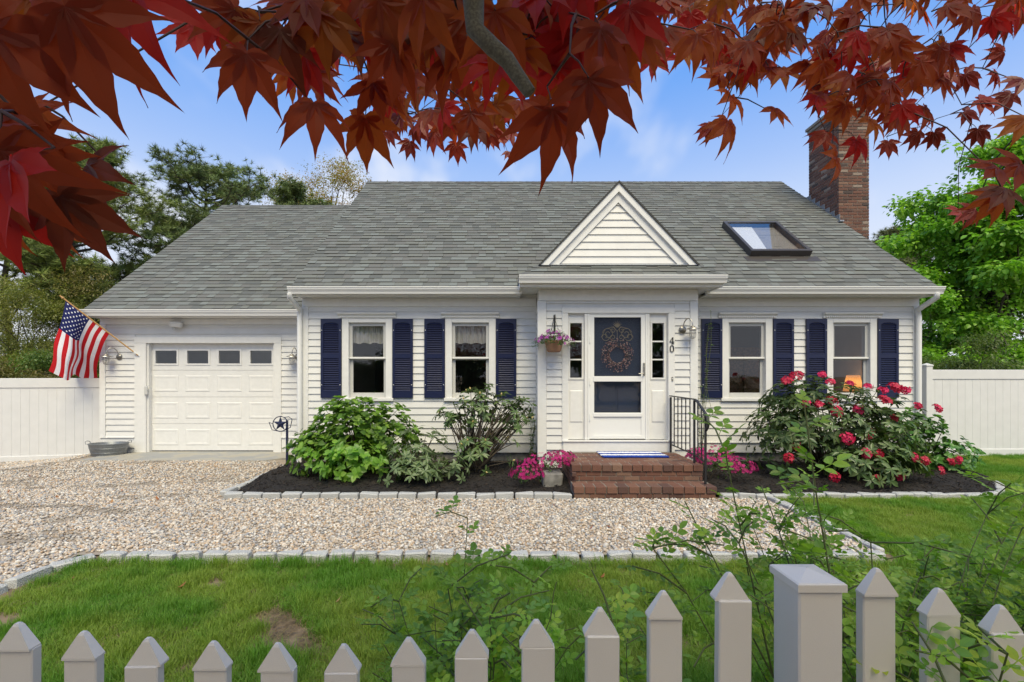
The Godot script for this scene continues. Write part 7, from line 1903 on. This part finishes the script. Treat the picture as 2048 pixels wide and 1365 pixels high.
# ---------------------------------------------------------------- the red japanese maple over the camera
func japanese_maple() -> void:
	rng.seed = 3131
	var base := Vector3(1.6, 0, 1.9)
	var o := thing("japanese_maple", "japanese maple with deep red seven lobed leaves overhanging the picket fence", "tree", base)
	var m := M.new()
	var fork := Vector3(1.3, 1.75, 1.6)
	m.tube([base, base + Vector3(-0.1, 0.8, -0.1), fork], [0.11, 0.085, 0.075], 10)
	put(o, "trunk", m.mesh(), mats.grey_bark)
	# boughs out over the fence; one ends in an old pruning stub
	var stub := [Vector3(-0.028, 2.03, -0.42), Vector3(-0.0257, 1.987, -0.42), Vector3(-0.0096, 1.971, -0.42), Vector3(0.004, 1.959, -0.42), Vector3(0.0133, 1.945, -0.42), Vector3(0.0248, 1.929, -0.42)]
	var boughs := [[fork, Vector3(0.7, 2.5, 0.7), Vector3(0.05, 2.4, -0.22), stub[0]], [fork, Vector3(1.5, 2.6, 0.6), Vector3(1.4, 2.75, -0.5), Vector3(1.2, 2.72, -1.15)], [fork, Vector3(0.2, 2.7, 1.0), Vector3(-0.8, 2.6, 0.3), Vector3(-0.75, 2.35, -0.4)], [fork, Vector3(1.9, 2.9, 2.2), Vector3(2.4, 3.2, 3.0)], [fork, Vector3(0.6, 3.0, 2.6), Vector3(-0.6, 3.3, 3.0)], [fork, Vector3(2.2, 2.7, 0.6), Vector3(2.5, 2.9, -0.6)]]
	var nodes := []
	for b in boughs:
		m = M.new()
		var rr := []
		var fine := []
		for i in b.size() - 1:
			for k in 4: fine.append((b[i] as Vector3).lerp(b[i + 1], k / 4.0) + (Vector3(rnd(-0.02, 0.02), rnd(-0.02, 0.02), 0) if i + k else Vector3.ZERO))
		fine.append(b[-1])
		for i in fine.size(): rr.append(lerpf(0.05, 0.011, float(i) / (fine.size() - 1)))
		if b == boughs[0]:
			for i in range(1, stub.size()): fine.append(stub[i]); rr.append([0.0, 0.0085, 0.0078, 0.0074, 0.0068, 0.0058][i])
		m.tube(fine, rr, 10)
		put(o, "bough", m.mesh(), mats.grey_bark)
		for p in fine: nodes.append(p)
	var shapes := [maple_leaf(0.18, 1), maple_leaf(0.34, 2), maple_leaf(0.5, 3), maple_leaf(0.26, 4)]
	var lm := []
	var blotch := noise(0.02, 301, 0.55, 1.0, 4, 256)
	for t in [[Color(0.12, 0.026, 0.01), Color(0.72, 0.125, 0.016)], [Color(0.09, 0.02, 0.01), Color(0.6, 0.075, 0.014)], [Color(0.06, 0.018, 0.01), Color(0.28, 0.04, 0.012)], [Color(0.15, 0.01, 0.01), Color(0.8, 0.03, 0.018)], [Color(0.13, 0.045, 0.01), Color(0.7, 0.16, 0.016)]]:
		lm.append(mat("maple_leaf%d" % lm.size(), t[0].linear_to_srgb(), 0.62, null, 1, {"metallic_specular": 0.3, "backlight_enabled": true, "backlight": t[1].linear_to_srgb()}))
	var order := range(MAPLE.size())
	order.sort_custom(func(a, b): return MAPLE[a][1] - 0.2 * MAPLE[a][2] > MAPLE[b][1] - 0.2 * MAPLE[b][2])
	var tw := M.new()
	var rx := []; var rc := []
	var big := range(MAPLE.size())
	big.sort_custom(func(a, b): return MAPLE[a][3] / -MAPLE[a][2] > MAPLE[b][3] / -MAPLE[b][2])
	var single := {}
	for i in mini(300, big.size()): single[big[i]] = true
	for i in order:
		var q: Array = MAPLE[i]
		var p := Vector3(q[0], q[1], q[2])
		var a := deg_to_rad(q[4])
		var bs := Basis(Vector3(0, 0, 1), a) * Basis(Vector3(0, 0, 1), PI)       # middle lobe hangs down, turned by a
		bs = bs * rot(0, q[6], 0) * rot(q[5] + 8, 0, 0)
		var s: float = q[3]
		var pet := p + bs * Vector3(rnd(-0.1, 0.1), -0.45, -0.25) * s
		tw.tube([p, p.lerp(pet, 0.5) + Vector3(0, 0.004, 0), pet], [0.0009, 0.0009, 0.0012], 4, false)
		# twig to the nearest wood already there
		var near: Vector3 = nodes[0]; var bd := 1e9
		for n in nodes:
			var dd: float = (n - pet).length() + 0.6 * maxf(0, pet.y - n.y)
			if dd < bd: bd = dd; near = n
		var mid := pet.lerp(near, 0.5) + Vector3(rnd(-0.02, 0.02), 0.02, rnd(-0.02, 0.02)) * minf(1.0, bd * 4)
		tw.tube([pet, mid, near], [0.0012, 0.0016, 0.0022], 4, false)
		nodes.append(pet)
		if bd > 0.12: nodes.append(mid)
		var mi: int = [0, 0, 0, 1, 1, 1, 2, 3, 3, 4][rng.randi_range(0, 9)]
		if single.has(i): put(o, "leaf", shapes[rng.randi_range(0, 3)], lm[mi], T(p, bs * Basis.from_scale(Vector3.ONE * s)))
		else: rx.append(T(p, bs * Basis.from_scale(Vector3.ONE * s))); rc.append(Color(0.26, 0.034, 0.015) * rnd(0.65, 1.25))
	put(o, "twigs", tw.mesh(), mats.twig, Transform3D(), "stuff")
	# the rest of the crown, above and behind
	var guard := 0
	while rx.size() < 5600 and guard < 40000:
		guard += 1
		var p := Vector3(rnd(-3.2, 4.2), rnd(2.25, 3.7), rnd(-0.4, 2.6))
		var e := Vector3((p.x - 0.7) / 3.6, (p.y - 2.7) / 1.15, (p.z - 1.2) / 2.7)
		if e.length() > 1.0 or e.length() < 0.45 and rng.randf() < 0.6: continue
		var d := -p.z
		if d > -0.3 and p.y < 1.67 + 0.86 * maxf(d, 0.0) + 0.3: continue
		rx.append(T(p, rot(rnd(50, 125), rnd(0, 360), rnd(-30, 30)) * Basis.from_scale(Vector3.ONE * rnd(0.065, 0.09))))
		rc.append(Color(0.26, 0.034, 0.015) * rnd(0.65, 1.25))
	var mm := mat("maple_mass", Color.WHITE, 0.45, null, 1, {"vertex_color_use_as_albedo": true, "backlight_enabled": true, "backlight": L(1.0, 0.4, 0.2)})
	many(o, "crown", shapes[1], mm, rx, rc)

# ---------------------------------------------------------------- grass, pebbles, mulch chips
func ground_cover() -> void:
	rng.seed = 5150
	var f := FastNoiseLite.new(); f.seed = 4; f.frequency = 0.9; f.fractal_octaves = 4
	var f2 := FastNoiseLite.new(); f2.seed = 9; f2.frequency = 3.5; f2.fractal_octaves = 3
	# grass
	for v in 3:
		var m := M.new()
		var r := RandomNumberGenerator.new(); r.seed = 70 + v
		for k in 30:
			var a := r.randf() * TAU
			var o := Vector3(cos(a), 0, sin(a)) * 0.055 * sqrt(r.randf())
			var la := r.randf() * TAU
			var h := r.randf_range(0.028, 0.07)
			var bend := Vector3(cos(la), 0, sin(la)) * h * r.randf_range(0.15, 0.9)
			var s := Vector3(-sin(la), 0, cos(la)) * r.randf_range(0.0012, 0.0022)
			var g := r.randf_range(0.75, 1.25)
			m.col = Color(g, g, g)
			if r.randf() < 0.1: m.col = Color(2.1, 1.25, 1.4)
			var mid := o + bend * 0.35 + Vector3(0, h * 0.62, 0); var tip := o + bend + Vector3(0, h, 0)
			m.quad(o - s, o + s, mid + s * 0.8, mid - s * 0.8); m.tri(mid - s * 0.8, mid + s * 0.8, tip)
		var xs := []; var cs := []
		for i in 30000:
			var d := 1.0 + 8.2 * pow(rng.randf(), 0.85)
			var x := rnd(-4.0, minf(11.5, 1.25 * d + 0.5))
			if x < -1.25 * d - 0.3 or not is_lawn(x, d): continue
			var w := f.get_noise_2d(x, d); var w2 := f2.get_noise_2d(x, d)
			if w + 0.5 * w2 < -0.62 + 0.12 * smoothstep(4.0, 2.0, d): continue
			# worn bare patch
			var bp := Vector2(x + 1.45, d - 3.05).rotated(0.75)
			if (bp / Vector2(0.42, 0.14)).length() + 0.5 * w2 < 1.0: continue
			if (Vector2(x + 3.6, d - 3.0) / Vector2(0.25, 0.35)).length() + 0.6 * w2 < 1.0: continue
			var s := rnd(0.6, 1.0) * (1.0 + 0.7 * smoothstep(-0.1, 0.6, w2 + 0.5 * w))
			xs.append(T(Vector3(x, ground_y(x, d) - 0.022, -d), Basis(Vector3.UP, rnd(0, TAU)) * Basis.from_scale(Vector3(1, s, 1))))
			var k := smoothstep(-0.35, 0.45, w + rnd(-0.15, 0.15))
			cs.append(Color(0.27, 0.38, 0.05).lerp(Color(0.14, 0.32, 0.03), k) * rnd(0.85, 1.15))
		many(self, "lawn_grass" if v == 0 else "lawn_grass_%03d" % v, m.mesh(), mats.grass, xs, cs)
	# dry thatch, thick on the bare patches
	var th := M.new()
	for k in 16:
		var a := rnd(0, TAU); var o := Vector3(rnd(-0.05, 0.05), rnd(0.0, 0.012), rnd(-0.05, 0.05))
		var u := Vector3(cos(a), rnd(-0.1, 0.35), sin(a)) * rnd(0.012, 0.03); var s := Vector3(-sin(a), 0.2, cos(a)) * 0.0011
		th.quad(o - u - s, o + u - s, o + u + s, o - u + s)
	var tx := []; var tc := []
	for i in 26000:
		var d := 1.0 + 8.2 * pow(rng.randf(), 0.85)
		var x := rnd(-4.0, minf(11.5, 1.25 * d + 0.5))
		if x < -1.25 * d - 0.3 or not is_lawn(x, d): continue
		var bp := Vector2(x + 1.45, d - 3.05).rotated(0.75)
		if (bp / Vector2(0.5, 0.2)).length() > 1.0 and rng.randf() < 0.72: continue
		tx.append(T(Vector3(x, ground_y(x, d) - 0.014 + rnd(0, 0.02), -d), Basis(Vector3.UP, rnd(0, TAU))))
		tc.append([Color(0.4, 0.31, 0.17), Color(0.32, 0.23, 0.13), Color(0.24, 0.17, 0.1), Color(0.3, 0.3, 0.1)][rng.randi_range(0, 3)] * rnd(0.8, 1.1))
	many(self, "lawn_thatch", th.mesh(), mats.grass, tx, tc)
	tag_last("lawn_thatch", "dry tan thatch scattered through the lawn", "thatch")
	tag_last("lawn_grass", "short green lawn grass with thin worn patches", "grass")
	# pebbles
	for v in 3:
		var m := M.new()
		var r := RandomNumberGenerator.new(); r.seed = 170 + v
		var pr := []
		m.ball(Transform3D(), 1.0, 6, 4)
		var memo := {}
		for i in m.v.size():
			var key := (m.v[i] * 100).round()
			if not memo.has(key): memo[key] = Vector3(1, 1, 1) * r.randf_range(0.78, 1.12)
			m.v[i] = m.v[i] * memo[key] * Vector3(1.0, 0.62, 0.78)
		var xs := []; var cs := []
		for i in 42000:
			var d := 3.3 + 5.95 * pow(rng.randf(), 0.9)
			var x := rnd(-1.25 * d, 3.5)
			if not is_gravel(x, d): continue
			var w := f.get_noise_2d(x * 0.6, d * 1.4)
			var dirt_and_shade := smoothstep(0.08, 0.5, w + 0.25 * f2.get_noise_2d(x, d)) * smoothstep(-3.6, -5.0, x)  # real dirt plus tree shade, both put into the pebble colours
			if rng.randf() < dirt_and_shade * 0.85: continue
			var s := 0.0085 + 0.0115 * pow(rng.randf(), 1.6) + (0.008 if rng.randf() < 0.05 else 0.0)
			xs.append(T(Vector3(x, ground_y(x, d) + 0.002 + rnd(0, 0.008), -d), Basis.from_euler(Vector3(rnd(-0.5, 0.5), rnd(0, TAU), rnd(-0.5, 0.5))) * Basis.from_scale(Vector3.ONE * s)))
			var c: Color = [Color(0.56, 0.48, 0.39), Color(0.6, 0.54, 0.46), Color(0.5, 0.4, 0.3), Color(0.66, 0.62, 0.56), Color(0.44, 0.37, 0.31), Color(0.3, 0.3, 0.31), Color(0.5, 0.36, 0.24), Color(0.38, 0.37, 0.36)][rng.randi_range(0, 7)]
			cs.append(c.lerp(Color(0.25, 0.22, 0.18), 0.7 * dirt_and_shade) * rnd(0.8, 1.12))
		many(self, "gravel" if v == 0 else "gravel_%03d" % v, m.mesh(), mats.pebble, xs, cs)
	tag_last("gravel", "loose beige and grey pebbles covering the drive and path", "gravel")
	# mulch chips
	var m := M.new()
	m.cbox(Transform3D(), Vector3(1, 0.18, 0.28), 0.06)
	var xs := []; var cs := []
	for i in 16000:
		var d := rnd(6.22, 8.2); var x := rnd(-3.75, 7.5)
		if x > 0.95 and not in_right_bed(x, d, -0.02): continue
		xs.append(T(Vector3(x, bed_y(x, d) + rnd(0.0, 0.022), -d), Basis.from_euler(Vector3(rnd(-0.6, 0.6), rnd(0, TAU), rnd(-0.6, 0.6))) * Basis.from_scale(Vector3.ONE * rnd(0.012, 0.045))))
		cs.append([Color(0.012, 0.009, 0.008), Color(0.02, 0.015, 0.012), Color(0.008, 0.006, 0.006), Color(0.04, 0.028, 0.02)][rng.randi_range(0, 3)] * rnd(0.7, 1.3))
	many(self, "mulch", m.mesh(), mats.chip, xs, cs)
	tag_last("mulch", "dark shredded bark mulch in the planting beds", "mulch")
	# fallen leaves and weeds on the gravel
	var lf := leaf_mesh(0.5, 0.3, 0.4)
	var dry := leaf_mats("dry_leaf", [Color(0.3, 0.12, 0.04), Color(0.38, 0.22, 0.1), Color(0.24, 0.09, 0.04)])
	for i in 46:
		var d := rnd(3.0, 8.1); var x := rnd(-1.1 * d, 5.0)
		if not (is_gravel(x, d) or is_lawn(x, d)): continue
		var o := put(self, numbered("fallen_leaf"), lf, dry[i % 3], T(Vector3(x, ground_y(x, d) + 0.022, -d), rot(rnd(60, 110), rnd(0, 360), 0) * Basis.from_scale(Vector3.ONE * rnd(0.035, 0.07))))
		o.set_meta("label", "dry brown fallen leaf lying on the ground"); o.set_meta("category", "leaf"); o.set_meta("group", "fallen leaves on gravel and lawn")

func tag_last(pre: String, label: String, category: String) -> void:
	for c in get_children():
		if String(c.name).begins_with(pre) and c is MultiMeshInstance3D:
			c.set_meta("label", label); c.set_meta("category", category); c.set_meta("group", label)
